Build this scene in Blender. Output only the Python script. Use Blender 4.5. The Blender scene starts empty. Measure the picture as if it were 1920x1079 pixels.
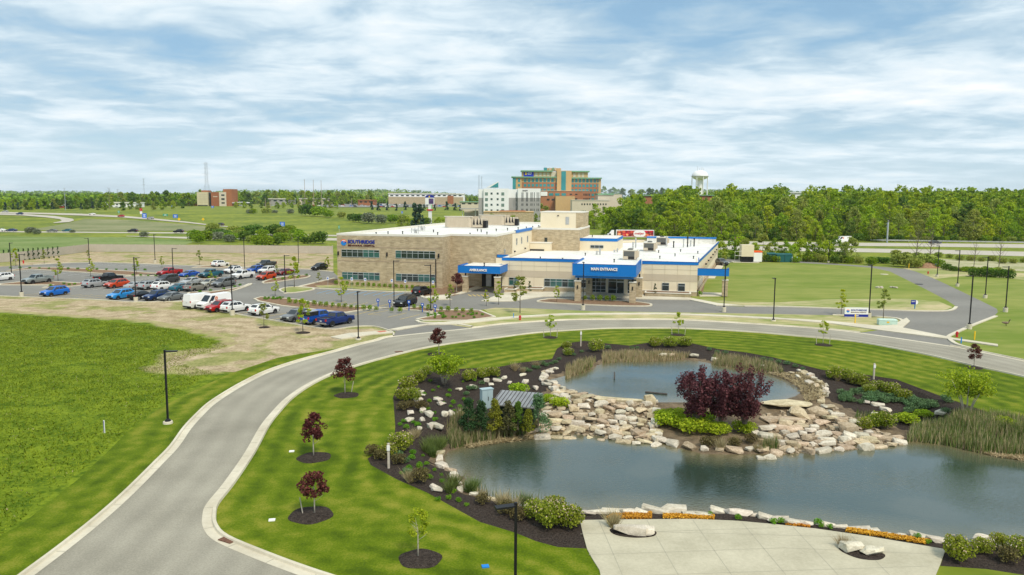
import bpy, bmesh, random
import numpy as np
from math import *
from mathutils import Vector, Matrix
from mathutils.geometry import delaunay_2d_cdt
R = random.Random(11)
NR = np.random.default_rng(5)
SC = bpy.context.scene
COL = SC.collection
# ------------------------------------------------------------------ camera
F = 1450.0; PT = atan(170 / 1450.0); RO = .006; H = 18.0
cd = bpy.data.cameras.new('camera'); cam = bpy.data.objects.new('camera', cd); COL.objects.link(cam)
cd.sensor_width = 36; cd.lens = F / 1920 * 36; cd.clip_end = 30000; cd.clip_start = .5
cam.matrix_world = Matrix.Translation((0, 0, H)) @ Matrix.Rotation(pi / 2 - PT, 4, 'X') @ Matrix.Rotation(RO, 4, 'Z')
SC.camera = cam

def ray(px, py):
    a = px - 960; b = 540 - py
    u = (a * cos(RO) - b * sin(RO)) / F; v = (a * sin(RO) + b * cos(RO)) / F
    return (u, cos(PT) + v * sin(PT), -sin(PT) + v * cos(PT))

def G(px, py, z=0.0):
    d = ray(px, py); t = (z - H) / d[2]
    return (d[0] * t, d[1] * t)

def GL(pts, z=0.0):
    return [G(x, y, z) for x, y in pts]

def ss(t):
    t = min(1, max(0, t)); return t * t * (3 - 2 * t)

def h(x, y):
    if y < 330: return 0.0
    a = x / y; z = 0.0
    z += 11 * ss((y - 335) / 330) * ss((a - .12) / .12)
    z += 4 * ss((y - 430) / 250) * ss((.02 - a) / .1)
    rid = .5 + .5 * sin(a * 17 + 1.3) * cos(a * 7.1) + .25 * sin(a * 43)
    z += ss((y - 900) / 700) * (3 + 10 * rid) * (.25 + .75 * ss((a - .05) / .25))
    z += ss((y - 2300) / 1500) * (10 + 24 * (.5 + .5 * sin(a * 11 + 4)) + 5 * sin(a * 31))
    return z

def GT(px, py):
    d = ray(px, py); t = 15.0
    for i in range(900):
        t2 = t * 1.008
        if H + d[2] * t2 < h(d[0] * t2, d[1] * t2):
            a, b = t, t2
            for k in range(20):
                m = (a + b) / 2
                if H + d[2] * m < h(d[0] * m, d[1] * m): b = m
                else: a = m
            return (d[0] * b, d[1] * b, h(d[0] * b, d[1] * b))
        t = t2
    return (d[0] * t, d[1] * t, h(d[0] * t, d[1] * t))

# ------------------------------------------------------------------ tagging
def tag(o, label=None, cat=None, group=None, kind=None):
    if label: o['label'] = label
    if cat: o['category'] = cat
    if group: o['group'] = group
    if kind: o['kind'] = kind
    return o

def thing(name, label, cat, loc=(0, 0, 0), rz=0.0, group=None, sc=None):
    o = bpy.data.objects.new(name, None); COL.objects.link(o)
    o.empty_display_size = .3
    o.location = loc; o.rotation_euler = (0, 0, rz)
    if sc: o.scale = sc if hasattr(sc, '__len__') else (sc, sc, sc)
    return tag(o, label, cat, group)

def kids(o): return [c for c in KIDS.get(o.name, [])]
KIDS = {}
def adopt(c, p):
    c.parent = p; KIDS.setdefault(p.name, []).append(c)

def copy_tree(o, parent=None, paint=None, slots=('body',)):
    c = o.copy(); COL.objects.link(c)
    if parent: adopt(c, parent)
    for ch in kids(o): copy_tree(ch, c)
    return c

def inst(proto, loc, rz, label, group=None, sc=1.0, cat=None):
    c = copy_tree(proto) if proto.get('used') else proto
    proto['used'] = 1
    c.location = loc; c.rotation_euler = (0, 0, rz)
    c.scale = sc if hasattr(sc, '__len__') else (sc, sc, sc)
    c['label'] = label
    if group: c['group'] = group
    if cat: c['category'] = cat
    return c

# ------------------------------------------------------------------ mesh builder
class MB:
    def __init__(s): s.v = []; s.f = []; s.m = []
    def add(s, vs, fs, mi=0):
        n = len(s.v); s.v += [tuple(v) for v in vs]
        s.f += [tuple(i + n for i in f) for f in fs]; s.m += [mi] * len(fs)
        return s
    def box(s, x0, y0, z0, x1, y1, z1, mi=0):
        v = [(x, y, z) for z in (z0, z1) for y in (y0, y1) for x in (x0, x1)]
        return s.add(v, [(0, 2, 3, 1), (4, 5, 7, 6), (0, 1, 5, 4), (2, 6, 7, 3), (0, 4, 6, 2), (1, 3, 7, 5)], mi)
    def cbox(s, c, d, rz=0, mi=0, tilt=0):
        cx, cy, cz = c; dx, dy, dz = d[0] / 2, d[1] / 2, d[2] / 2
        M = Matrix.Translation(c) @ Matrix.Rotation(rz, 4, 'Z') @ Matrix.Rotation(tilt, 4, 'X')
        v = [M @ Vector((x, y, z)) for z in (-dz, dz) for y in (-dy, dy) for x in (-dx, dx)]
        return s.add(v, [(0, 2, 3, 1), (4, 5, 7, 6), (0, 1, 5, 4), (2, 6, 7, 3), (0, 4, 6, 2), (1, 3, 7, 5)], mi)
    def prism(s, poly, z0, z1, mi=0, top=True, bot=True):
        n = len(poly)
        A = sum(poly[i][0] * poly[(i + 1) % n][1] - poly[(i + 1) % n][0] * poly[i][1] for i in range(n))
        if A < 0: poly = poly[::-1]
        v = [(x, y, z0) for x, y in poly] + [(x, y, z1) for x, y in poly]
        f = [(i, (i + 1) % n, n + (i + 1) % n, n + i) for i in range(n)]
        if top: f.append(tuple(range(n, 2 * n)))
        if bot: f.append(tuple(range(n - 1, -1, -1)))
        return s.add(v, f, mi)
    def tube(s, pts, rad, n=8, mi=0, cap=True):
        pts = [Vector(p) for p in pts]; rings = []; base = len(s.v)
        if not hasattr(rad, '__len__'): rad = [rad] * len(pts)
        for i, p in enumerate(pts):
            d = (pts[min(i + 1, len(pts) - 1)] - pts[max(i - 1, 0)]).normalized()
            a = d.cross(Vector((.13, .99, .05)) if abs(d.z) > .9 else Vector((0, 0, 1))).normalized(); b = d.cross(a)
            for k in range(n):
                t = 2 * pi * k / n
                s.v.append(tuple(p + (a * cos(t) + b * sin(t)) * rad[i]))
        for i in range(len(pts) - 1):
            for k in range(n):
                k2 = (k + 1) % n
                s.f.append((base + i * n + k, base + i * n + k2, base + (i + 1) * n + k2, base + (i + 1) * n + k)); s.m.append(mi)
        if cap:
            s.f.append(tuple(base + k for k in range(n - 1, -1, -1))); s.m.append(mi)
            e = base + (len(pts) - 1) * n
            s.f.append(tuple(e + k for k in range(n))); s.m.append(mi)
        return s
    def lathe(s, c, prof, n=16, mi=0):
        base = len(s.v)
        for r, z in prof:
            for k in range(n):
                t = 2 * pi * k / n; s.v.append((c[0] + r * cos(t), c[1] + r * sin(t), c[2] + z))
        for i in range(len(prof) - 1):
            for k in range(n):
                k2 = (k + 1) % n
                s.f.append((base + i * n + k, base + i * n + k2, base + (i + 1) * n + k2, base + (i + 1) * n + k)); s.m.append(mi)
        s.f.append(tuple(base + k for k in range(n - 1, -1, -1))); s.m.append(mi)
        e = base + (len(prof) - 1) * n
        s.f.append(tuple(e + k for k in range(n))); s.m.append(mi)
        return s
    def build(s, name, mats, parent=None, smooth=False, loc=None, rz=0):
        me = bpy.data.meshes.new(name); me.from_pydata(s.v, [], s.f)
        if not isinstance(mats, (list, tuple)): mats = [mats]
        for m in mats: me.materials.append(m)
        if len(mats) > 1: me.polygons.foreach_set('material_index', s.m)
        if smooth: me.polygons.foreach_set('use_smooth', [True] * len(s.f))
        me.update()
        o = bpy.data.objects.new(name, me); COL.objects.link(o)
        if parent: adopt(o, parent)
        if loc is not None: o.location = loc
        if rz: o.rotation_euler = (0, 0, rz)
        return o

def npmesh(name, V, k, mats, parent=None, smooth=False, mi=None):
    """V: (n*k,3) array, faces of k corners each"""
    n = len(V) // k
    me = bpy.data.meshes.new(name)
    me.vertices.add(n * k); me.vertices.foreach_set('co', np.asarray(V, 'f').ravel())
    me.loops.add(n * k); me.loops.foreach_set('vertex_index', np.arange(n * k, dtype='i'))
    me.polygons.add(n); me.polygons.foreach_set('loop_start', np.arange(0, n * k, k, dtype='i'))
    me.polygons.foreach_set('loop_total', np.full(n, k, 'i'))
    if not isinstance(mats, (list, tuple)): mats = [mats]
    for m in mats: me.materials.append(m)
    if mi is not None: me.polygons.foreach_set('material_index', np.asarray(mi, 'i'))
    me.update(); me.validate()
    o = bpy.data.objects.new(name, me); COL.objects.link(o)
    if parent: adopt(o, parent)
    return o

def quads(C, size, flat=0.0, asp=1.0):
    """random oriented quads at centres C"""
    n = len(C)
    a = NR.normal(size=(n, 3)); a[:, 2] *= (1 - flat * .6)
    a /= np.linalg.norm(a, axis=1)[:, None]
    b = NR.normal(size=(n, 3)); b[:, 2] *= (1 - flat)
    b -= a * (a * b).sum(1)[:, None]; b /= np.linalg.norm(b, axis=1)[:, None] + 1e-9
    s = size * NR.uniform(.6, 1.25, size=(n, 1)) / 2
    a = a * s; b = b * s * asp
    V = np.stack([C - a * .3 - b, C + a - b * .2, C + a * .2 + b, C - a + b * .3], 1)
    return V.reshape(-1, 3)

def blades(C, hgt, w, lean=.25, n=None):
    """upright tapering triangles"""
    n = len(C); ang = NR.uniform(0, 2 * pi, n); hh = hgt * NR.uniform(.6, 1.15, n)
    d = np.stack([np.cos(ang), np.sin(ang), np.zeros(n)], 1) * (w / 2)
    L = NR.normal(size=(n, 3)) * lean * hh[:, None]; L[:, 2] = hh
    return np.stack([C - d, C + d, C + L], 1).reshape(-1, 3)

# ------------------------------------------------------------------ materials
def M(name, c1, c2=None, s=1.0, s2=None, w2=.4, rough=.85, bump=0, bs=None, rnd=0, isl=0, spec=.25, metal=0, con=(.3, .7), trans=0, stretch=None, emit=0, c3=None):
    m = bpy.data.materials.new(name); m.use_nodes = True; nt = m.node_tree; N = nt.nodes; L = nt.links
    b = N['Principled BSDF']; b.inputs['Roughness'].default_value = rough
    b.inputs['Specular IOR Level'].default_value = spec; b.inputs['Metallic'].default_value = metal
    c1 = tuple(c1) + (1,)
    if c2 is None and not rnd and not isl:
        b.inputs['Base Color'].default_value = c1
        if emit:
            b.inputs['Emission Color'].default_value = c1; b.inputs['Emission Strength'].default_value = emit
        return m
    c2 = tuple(c2) + (1,) if c2 else c1
    tc = N.new('ShaderNodeTexCoord'); mp = N.new('ShaderNodeMapping'); L.new(tc.outputs['Object'], mp.inputs[0])
    if stretch: mp.inputs['Scale'].default_value = stretch
    nz = N.new('ShaderNodeTexNoise'); nz.inputs['Scale'].default_value = s; nz.inputs['Detail'].default_value = 5
    L.new(mp.outputs[0], nz.inputs['Vector']); fac = nz.outputs['Fac']
    if s2:
        n2 = N.new('ShaderNodeTexNoise'); n2.inputs['Scale'].default_value = s2; n2.inputs['Detail'].default_value = 4
        L.new(mp.outputs[0], n2.inputs['Vector'])
        mx = N.new('ShaderNodeMix'); mx.inputs[0].default_value = w2
        L.new(fac, mx.inputs[2]); L.new(n2.outputs['Fac'], mx.inputs[3]); fac = mx.outputs[0]
    if isl:
        ge = N.new('ShaderNodeNewGeometry'); mx = N.new('ShaderNodeMix'); mx.inputs[0].default_value = isl
        L.new(fac, mx.inputs[2]); L.new(ge.outputs['Random Per Island'], mx.inputs[3]); fac = mx.outputs[0]
    rp = N.new('ShaderNodeValToRGB'); L.new(fac, rp.inputs[0])
    rp.color_ramp.elements[0].position = con[0]; rp.color_ramp.elements[0].color = c1
    rp.color_ramp.elements[1].position = con[1]; rp.color_ramp.elements[1].color = c2
    if c3:
        e = rp.color_ramp.elements.new((con[0] + con[1]) / 2); e.color = tuple(c3) + (1,)
    col = rp.outputs[0]
    if rnd:
        oi = N.new('ShaderNodeObjectInfo'); hs = N.new('ShaderNodeHueSaturation')
        mr = N.new('ShaderNodeMapRange'); L.new(oi.outputs['Random'], mr.inputs[0])
        mr.inputs[3].default_value = 1 - rnd; mr.inputs[4].default_value = 1 + rnd
        L.new(mr.outputs[0], hs.inputs['Value']); L.new(col, hs.inputs['Color'])
        m2 = N.new('ShaderNodeMath'); m2.operation = 'MULTIPLY'; m2.inputs[1].default_value = 7.31
        m3 = N.new('ShaderNodeMath'); m3.operation = 'FRACT'; L.new(oi.outputs['Random'], m2.inputs[0]); L.new(m2.outputs[0], m3.inputs[0])
        m4 = N.new('ShaderNodeMapRange'); L.new(m3.outputs[0], m4.inputs[0]); m4.inputs[3].default_value = .5 - rnd * .09; m4.inputs[4].default_value = .5 + rnd * .09
        L.new(m4.outputs[0], hs.inputs['Hue']); col = hs.outputs[0]
    L.new(col, b.inputs['Base Color'])
    if bump:
        bp = N.new('ShaderNodeBump'); bp.inputs['Strength'].default_value = bump; bp.inputs['Distance'].default_value = .05
        if bs:
            n3 = N.new('ShaderNodeTexNoise'); n3.inputs['Scale'].default_value = bs; n3.inputs['Detail'].default_value = 3
            L.new(mp.outputs[0], n3.inputs['Vector']); L.new(n3.outputs['Fac'], bp.inputs['Height'])
        else: L.new(fac, bp.inputs['Height'])
        L.new(bp.outputs[0], b.inputs['Normal'])
    if trans:
        tr = N.new('ShaderNodeBsdfTranslucent'); L.new(col, tr.inputs[0])
        ms = N.new('ShaderNodeMixShader'); ms.inputs[0].default_value = trans
        L.new(b.outputs[0], ms.inputs[1]); L.new(tr.outputs[0], ms.inputs[2]); L.new(ms.outputs[0], N['Material Output'].inputs[0])
    return m

def brickmat(name, c1, c2, mortar, bw, bh, ms=.012, rough=.9):
    m = bpy.data.materials.new(name); m.use_nodes = True; nt = m.node_tree; N = nt.nodes; L = nt.links
    b = N['Principled BSDF']; b.inputs['Roughness'].default_value = rough; b.inputs['Specular IOR Level'].default_value = .15
    tc = N.new('ShaderNodeTexCoord'); sp = N.new('ShaderNodeSeparateXYZ'); L.new(tc.outputs['Object'], sp.inputs[0])
    ad = N.new('ShaderNodeMath'); L.new(sp.outputs[0], ad.inputs[0]); L.new(sp.outputs[1], ad.inputs[1])
    cb = N.new('ShaderNodeCombineXYZ'); L.new(ad.outputs[0], cb.inputs[0]); L.new(sp.outputs[2], cb.inputs[1])
    br = N.new('ShaderNodeTexBrick'); L.new(cb.outputs[0], br.inputs['Vector'])
    br.inputs['Scale'].default_value = 1; br.inputs['Brick Width'].default_value = bw; br.inputs['Row Height'].default_value = bh
    br.inputs['Mortar Size'].default_value = ms; br.inputs['Bias'].default_value = 0
    br.inputs['Color1'].default_value = c1 + (1,); br.inputs['Color2'].default_value = c2 + (1,); br.inputs['Mortar'].default_value = mortar + (1,)
    nz = N.new('ShaderNodeTexNoise'); nz.inputs['Scale'].default_value = .9; nz.inputs['Detail'].default_value = 6; L.new(cb.outputs[0], nz.inputs['Vector'])
    mr = N.new('ShaderNodeMapRange'); L.new(nz.outputs['Fac'], mr.inputs[0]); mr.inputs[1].default_value = .3; mr.inputs[2].default_value = .7; mr.inputs[3].default_value = .84; mr.inputs[4].default_value = 1.12
    vm = N.new('ShaderNodeVectorMath'); vm.operation = 'SCALE'; L.new(br.outputs[0], vm.inputs[0]); L.new(mr.outputs[0], vm.inputs['Scale'])
    L.new(vm.outputs[0], b.inputs['Base Color'])
    bp = N.new('ShaderNodeBump'); bp.inputs['Strength'].default_value = .5; bp.inputs['Distance'].default_value = .02; L.new(br.outputs[0], bp.inputs['Height']); L.new(bp.outputs[0], b.inputs['Normal'])
    return m

def glassmat(name, c, rough=.08, spec=.7):
    return M(name, c, rough=rough, spec=spec)

# ------------------------------------------------------------------ patches
def densify(P, step, closed=True):
    out = []; n = len(P)
    for i in range(n if closed else n - 1):
        a = P[i]; b = P[(i + 1) % n]; d = dist(a, b); k = max(1, int(ceil(d / step)))
        for j in range(k): out.append((a[0] + (b[0] - a[0]) * j / k, a[1] + (b[1] - a[1]) * j / k))
    if not closed: out.append(tuple(P[-1]))
    return out

def smooth(P, k=4, closed=False):
    """Catmull-Rom"""
    out = []; n = len(P)
    for i in range(n if closed else n - 1):
        if closed: p = [P[(i + j - 1) % n] for j in range(4)]
        else: p = [P[max(0, i - 1)], P[i], P[i + 1], P[min(n - 1, i + 2)]]
        for j in range(k):
            t = j / k
            out.append(tuple(.5 * ((2 * p[1][c]) + (-p[0][c] + p[2][c]) * t + (2 * p[0][c] - 5 * p[1][c] + 4 * p[2][c] - p[3][c]) * t * t + (-p[0][c] + 3 * p[1][c] - 3 * p[2][c] + p[3][c]) * t ** 3) for c in range(2)))
    if not closed: out.append(tuple(P[-1]))
    return out

def inpoly(pts, poly):
    pts = np.asarray(pts, float); P = np.asarray(poly, float); x, y = pts[:, 0], pts[:, 1]
    c = np.zeros(len(pts), bool); j = len(P) - 1
    for i in range(len(P)):
        xi, yi = P[i]; xj, yj = P[j]
        if yi != yj:
            k = ((yi > y) != (yj > y)) & (x < (xj - xi) * (y - yi) / (yj - yi) + xi); c ^= k
        j = i
    return c

def sdist(pts, poly):
    pts = np.asarray(pts, float); P = np.asarray(poly, float); d = np.full(len(pts), 1e9); j = len(P) - 1
    for i in range(len(P)):
        a = P[j]; b = P[i]; ab = b - a; l = (ab * ab).sum()
        if l > 0:
            t = np.clip(((pts - a) @ ab) / l, 0, 1); q = a + t[:, None] * ab
            d = np.minimum(d, np.hypot(*(pts - q).T))
        j = i
    return np.where(inpoly(pts, poly), -d, d)

def patch(name, poly, z, mat, grid=None, hf=None, holes=(), kind='structure', thick=0, parent=None):
    poly = [tuple(p) for p in poly]
    if grid: poly = densify(poly, grid * 1.5)
    vs = [Vector(p) for p in poly]; n = len(vs); ed = [(i, (i + 1) % n) for i in range(n)]
    for hl in holes:
        k = len(vs); vs += [Vector(p) for p in hl]; ed += [(k + i, k + (i + 1) % len(hl)) for i in range(len(hl))]
    if grid:
        xs = [p[0] for p in poly]; ys = [p[1] for p in poly]
        gx = np.arange(min(xs), max(xs), grid); gy = np.arange(min(ys), max(ys), grid)
        X, Y = np.meshgrid(gx, gy); Q = np.stack([X.ravel(), Y.ravel()], 1) + NR.uniform(-.12, .12, (X.size, 2)) * grid
        sd = sdist(Q, poly); Q = Q[sd < -grid * .3]
        for hl in holes:
            if len(Q): Q = Q[sdist(Q, hl) > grid * .3]
        vs += [Vector(q) for q in Q]
    V, E_, Fc, *_ = delaunay_2d_cdt(vs, ed, [], 1 if not holes else 0, 1e-6)
    V = [tuple(v) for v in V]
    if holes or True:
        C = np.array([[sum(V[i][0] for i in f) / 3, sum(V[i][1] for i in f) / 3] for f in Fc])
        ok = inpoly(C, poly)
        for hl in holes: ok &= ~inpoly(C, hl)
        Fc = [f for f, o in zip(Fc, ok) if o]
    A = [f if (V[f[1]][0] - V[f[0]][0]) * (V[f[2]][1] - V[f[0]][1]) - (V[f[2]][0] - V[f[0]][0]) * (V[f[1]][1] - V[f[0]][1]) > 0 else f[::-1] for f in Fc]
    mb = MB()
    zs = [z + (hf(x, y) if hf else 0) for x, y in V]
    mb.add([(x, y, zz) for (x, y), zz in zip(V, zs)], A)
    if thick:
        for ring in [poly] + list(holes):
            k = len(ring)
            mb.add([(x, y, z) for x, y in ring] + [(x, y, z - thick) for x, y in ring], [(i, (i + 1) % k, k + (i + 1) % k, k + i) for i in range(k)])
    o = mb.build(name, mat, parent)
    if kind: o['kind'] = kind
    return o

def strip(name, line, prof, mat, closed=False, kind='structure', parent=None, mb=None):
    """ribbon: prof = [(offset to the left, z), ...]"""
    P = [Vector(p) for p in line]; n = len(P); own = mb is None
    if own: mb = MB()
    vs = []
    for i, p in enumerate(P):
        a = P[(i - 1) % n] if closed else P[max(0, i - 1)]; b = P[(i + 1) % n] if closed else P[min(n - 1, i + 1)]
        d = (b - a).normalized(); nn = Vector((-d.y, d.x))
        vs += [(p.x + nn.x * o, p.y + nn.y * o, z) for o, z in prof]
    k = len(prof); fs = []
    for i in range(n if closed else n - 1):
        j = (i + 1) % n
        for q in range(k - 1): fs.append((i * k + q + 1, i * k + q, j * k + q, j * k + q + 1))
    mb.add(vs, fs)
    if own:
        o = mb.build(name, mat, parent)
        if kind: o['kind'] = kind
        return o

CURB = [(0, .028), (.42, .024), (.46, .15), (.62, .15), (.66, -.02)]
CURBS = [(0, -.01), (.03, .15), (.2, .15), (.23, -.02)]
# ------------------------------------------------------------------ world and light
SUN_EL = radians(52); SUN_AZ = radians(150)          # azimuth measured clockwise from +Y
w = bpy.data.worlds.new('World'); SC.world = w; w.use_nodes = True
nt = w.node_tree; N = nt.nodes; L = nt.links; bg = N['Background']
sky = N.new('ShaderNodeTexSky'); sky.sky_type = 'NISHITA'; sky.sun_disc = False
sky.sun_elevation = SUN_EL; sky.sun_rotation = SUN_AZ; sky.ozone_density = 1.6; sky.air_density = 1.0; sky.dust_density = .4
tc = N.new('ShaderNodeTexCoord'); sp = N.new('ShaderNodeSeparateXYZ'); L.new(tc.outputs['Generated'], sp.inputs[0])
def mth(op, a, b=None):
    n = N.new('ShaderNodeMath'); n.operation = op
    for i, q in enumerate((a, b)):
        if q is None: continue
        if isinstance(q, (int, float)): n.inputs[i].default_value = q
        else: L.new(q, n.inputs[i])
    return n.outputs[0]
zz_ = mth('ADD', mth('MAXIMUM', sp.outputs[2], 0.0), .11)
cb = N.new('ShaderNodeCombineXYZ'); L.new(mth('DIVIDE', sp.outputs[0], zz_), cb.inputs[0]); L.new(mth('DIVIDE', sp.outputs[1], zz_), cb.inputs[1])
mp = N.new('ShaderNodeMapping'); L.new(cb.outputs[0], mp.inputs[0]); mp.inputs['Location'].default_value = (3.1, 1.7, 0); mp.inputs['Rotation'].default_value = (0, 0, .12)
mp.inputs['Scale'].default_value = (1.0, 1.2, 1)
n1 = N.new('ShaderNodeTexNoise'); n1.inputs['Scale'].default_value = .7; n1.inputs['Detail'].default_value = 6; n1.inputs['Roughness'].default_value = .5; n1.inputs['Distortion'].default_value = .2
n2 = N.new('ShaderNodeTexNoise'); n2.inputs['Scale'].default_value = 2.6; n2.inputs['Detail'].default_value = 8; n2.inputs['Roughness'].default_value = .58; n2.inputs['Distortion'].default_value = .35
L.new(mp.outputs[0], n1.inputs['Vector']); L.new(mp.outputs[0], n2.inputs['Vector'])
cov = mth('ADD', mth('MULTIPLY', n1.outputs['Fac'], .62), mth('MULTIPLY', n2.outputs['Fac'], .38))
rp = N.new('ShaderNodeValToRGB'); L.new(cov, rp.inputs[0])     # how much cloud hides the blue
rp.color_ramp.elements[0].position = .33; rp.color_ramp.elements[0].color = (.6, .6, .6, 1)
rp.color_ramp.elements[1].position = .52; rp.color_ramp.elements[1].color = (1, 1, 1, 1)
cc = N.new('ShaderNodeValToRGB'); L.new(cov, cc.inputs[0])     # cloud body: thin edges grey blue, thick white
E0 = cc.color_ramp.elements; E0[0].position = .37; E0[0].color = (2.9, 4.9, 6.7, 1); E0[1].position = .66; E0[1].color = (9.2, 9.4, 9.4, 1)
e = cc.color_ramp.elements.new(.46); e.color = (4.6, 6.1, 7.2, 1)
e = cc.color_ramp.elements.new(.54); e.color = (6.7, 7.8, 8.5, 1)
mx = N.new('ShaderNodeMix'); mx.data_type = 'RGBA'; L.new(rp.outputs[0], mx.inputs[0]); L.new(sky.outputs[0], mx.inputs[6]); L.new(cc.outputs[0], mx.inputs[7])
hz = N.new('ShaderNodeMapRange'); L.new(sp.outputs[2], hz.inputs[0]); hz.inputs[1].default_value = 0; hz.inputs[2].default_value = .10; hz.inputs[3].default_value = .6; hz.inputs[4].default_value = 0
m2 = N.new('ShaderNodeMix'); m2.data_type = 'RGBA'; L.new(hz.outputs[0], m2.inputs[0]); L.new(mx.outputs[2], m2.inputs[6]); m2.inputs[7].default_value = (7.0, 8.3, 8.9, 1)
L.new(m2.outputs[2], bg.inputs[0]); bg.inputs[1].default_value = .09
sl = bpy.data.lights.new('sun', 'SUN'); sl.energy = 2.6; sl.angle = radians(12); sl.color = (1, .91, .77)
so = bpy.data.objects.new('sun', sl); COL.objects.link(so)
sd_ = Vector((sin(SUN_AZ) * cos(SUN_EL), cos(SUN_AZ) * cos(SUN_EL), sin(SUN_EL)))
so.rotation_euler = (-sd_).to_track_quat('-Z', 'Y').to_euler()
SC.view_settings.view_transform = 'Standard'; SC.view_settings.look = 'None'; SC.view_settings.exposure = 0.35; SC.view_settings.gamma = 1
SC.render.engine = 'CYCLES'
SC.cycles.max_bounces = 6; SC.cycles.transparent_max_bounces = 8

# ------------------------------------------------------------------ ground materials
GRASS_FAR = M('far grass', (.085, .135, .004), (.25, .275, .02), s=.03, s2=.3, w2=.55, con=(.38, .62))
FIELD = M('rough grass', (.06, .125, .008), (.155, .245, .02), s=.14, s2=2.2, w2=.5, con=(.36, .66), bump=.8, bs=5)
STRAW = M('straw', (.30, .26, .13), (.55, .45, .29), s=.16, s2=1.3, w2=.4, con=(.36, .56), bump=.4, bs=3, stretch=(.5, 1, 1))
STRAWG = M('thin turf', (.22, .26, .06), (.50, .42, .23), s=.1, s2=.9, w2=.4, con=(.42, .62), stretch=(.45, 1, 1))
TURF = M('new turf', (.14, .20, .014), (.30, .30, .075), s=.06, s2=.5, w2=.4, con=(.4, .68), stretch=(.4, 1, 1))
ASPH = M('drive asphalt', (.18, .17, .15), (.26, .26, .25), s=.12, s2=9, w2=.35, bump=.15, bs=40, con=(.3, .7), stretch=(.5, 1, 1))
LOT = M('lot asphalt', (.17, .162, .142), (.26, .25, .22), s=.08, s2=2, w2=.35, con=(.3, .7), stretch=(.6, 1, 1))
ROAD = M('road asphalt', (.24, .222, .172), (.36, .335, .265), s=.16, s2=11, w2=.45, bump=.2, bs=30, con=(.36, .62))
CONC = M('concrete', (.48, .43, .32), (.68, .63, .50), s=.25, s2=3, w2=.3, bump=.08, bs=14)
PATIO = M('patio concrete', (.38, .35, .25), (.54, .50, .37), s=.5, s2=6, w2=.35, bump=.06, bs=20)
HWY = M('highway concrete', (.42, .38, .31), (.52, .48, .40), s=.02, s2=.3)
MULCH = M('mulch', (.018, .014, .012), (.10, .08, .066), s=7, s2=24, w2=.6, bump=1, bs=16, con=(.38, .72), rough=1, spec=.05)
MULCHR = M('brown mulch', (.16, .10, .06), (.30, .20, .13), s=2, s2=9, w2=.5, bump=.7, bs=8, rough=1, spec=.05)
WHITE = M('road paint', (.7, .7, .68)); YEL = M('yellow paint', (.62, .45, .12)); BLUEP = M('blue paint', (.12, .36, .62))
PAVER = M('brick red tactile', (.52, .15, .09))
# mown lawn with faint stripes that follow the kerb
LAWN = bpy.data.materials.new('mown lawn'); LAWN.use_nodes = True
def _lawn():
    nt = LAWN.node_tree; N = nt.nodes; L = nt.links; b = N['Principled BSDF']; b.inputs['Roughness'].default_value = .9; b.inputs['Specular IOR Level'].default_value = .1
    at = N.new('ShaderNodeAttribute'); at.attribute_name = 'edge'
    tc = N.new('ShaderNodeTexCoord')
    def nz(s, d=4):
        n = N.new('ShaderNodeTexNoise'); n.inputs['Scale'].default_value = s; n.inputs['Detail'].default_value = d; L.new(tc.outputs['Object'], n.inputs['Vector']); return n.outputs['Fac']
    def mt(op, a, b_=None):
        n = N.new('ShaderNodeMath'); n.operation = op
        for i, q in enumerate((a, b_)):
            if q is None: continue
            if isinstance(q, (int, float)): n.inputs[i].default_value = q
            else: L.new(q, n.inputs[i])
        return n.outputs[0]
    d = mt('ADD', at.outputs['Fac'], mt('MULTIPLY', nz(.16), 2.6))
    st = mt('MULTIPLY', mt('SINE', mt('MULTIPLY', d, 3.3)), mt('MULTIPLY', mt('SUBTRACT', nz(.11), .25), .2))
    big = nz(.09); mid = nz(.8, 6); fin = nz(9, 6)
    v = mt('ADD', mt('ADD', mt('MULTIPLY', big, .34), mt('MULTIPLY', mid, .40)), mt('ADD', mt('MULTIPLY', fin, .30), st))
    r = N.new('ShaderNodeValToRGB'); L.new(v, r.inputs[0]); e = r.color_ramp.elements
    e[0].position = .40; e[0].color = (.055, .094, .002, 1); e[1].position = .68; e[1].color = (.235, .235, .028, 1)
    m = e.new(.52); m.color = (.106, .158, .004, 1)
    L.new(r.outputs[0], b.inputs['Base Color'])
    bp = N.new('ShaderNodeBump'); bp.inputs['Strength'].default_value = .5; bp.inputs['Distance'].default_value = .04; L.new(nz(14, 3), bp.inputs['Height']); L.new(bp.outputs[0], b.inputs['Normal'])
_lawn()

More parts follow.
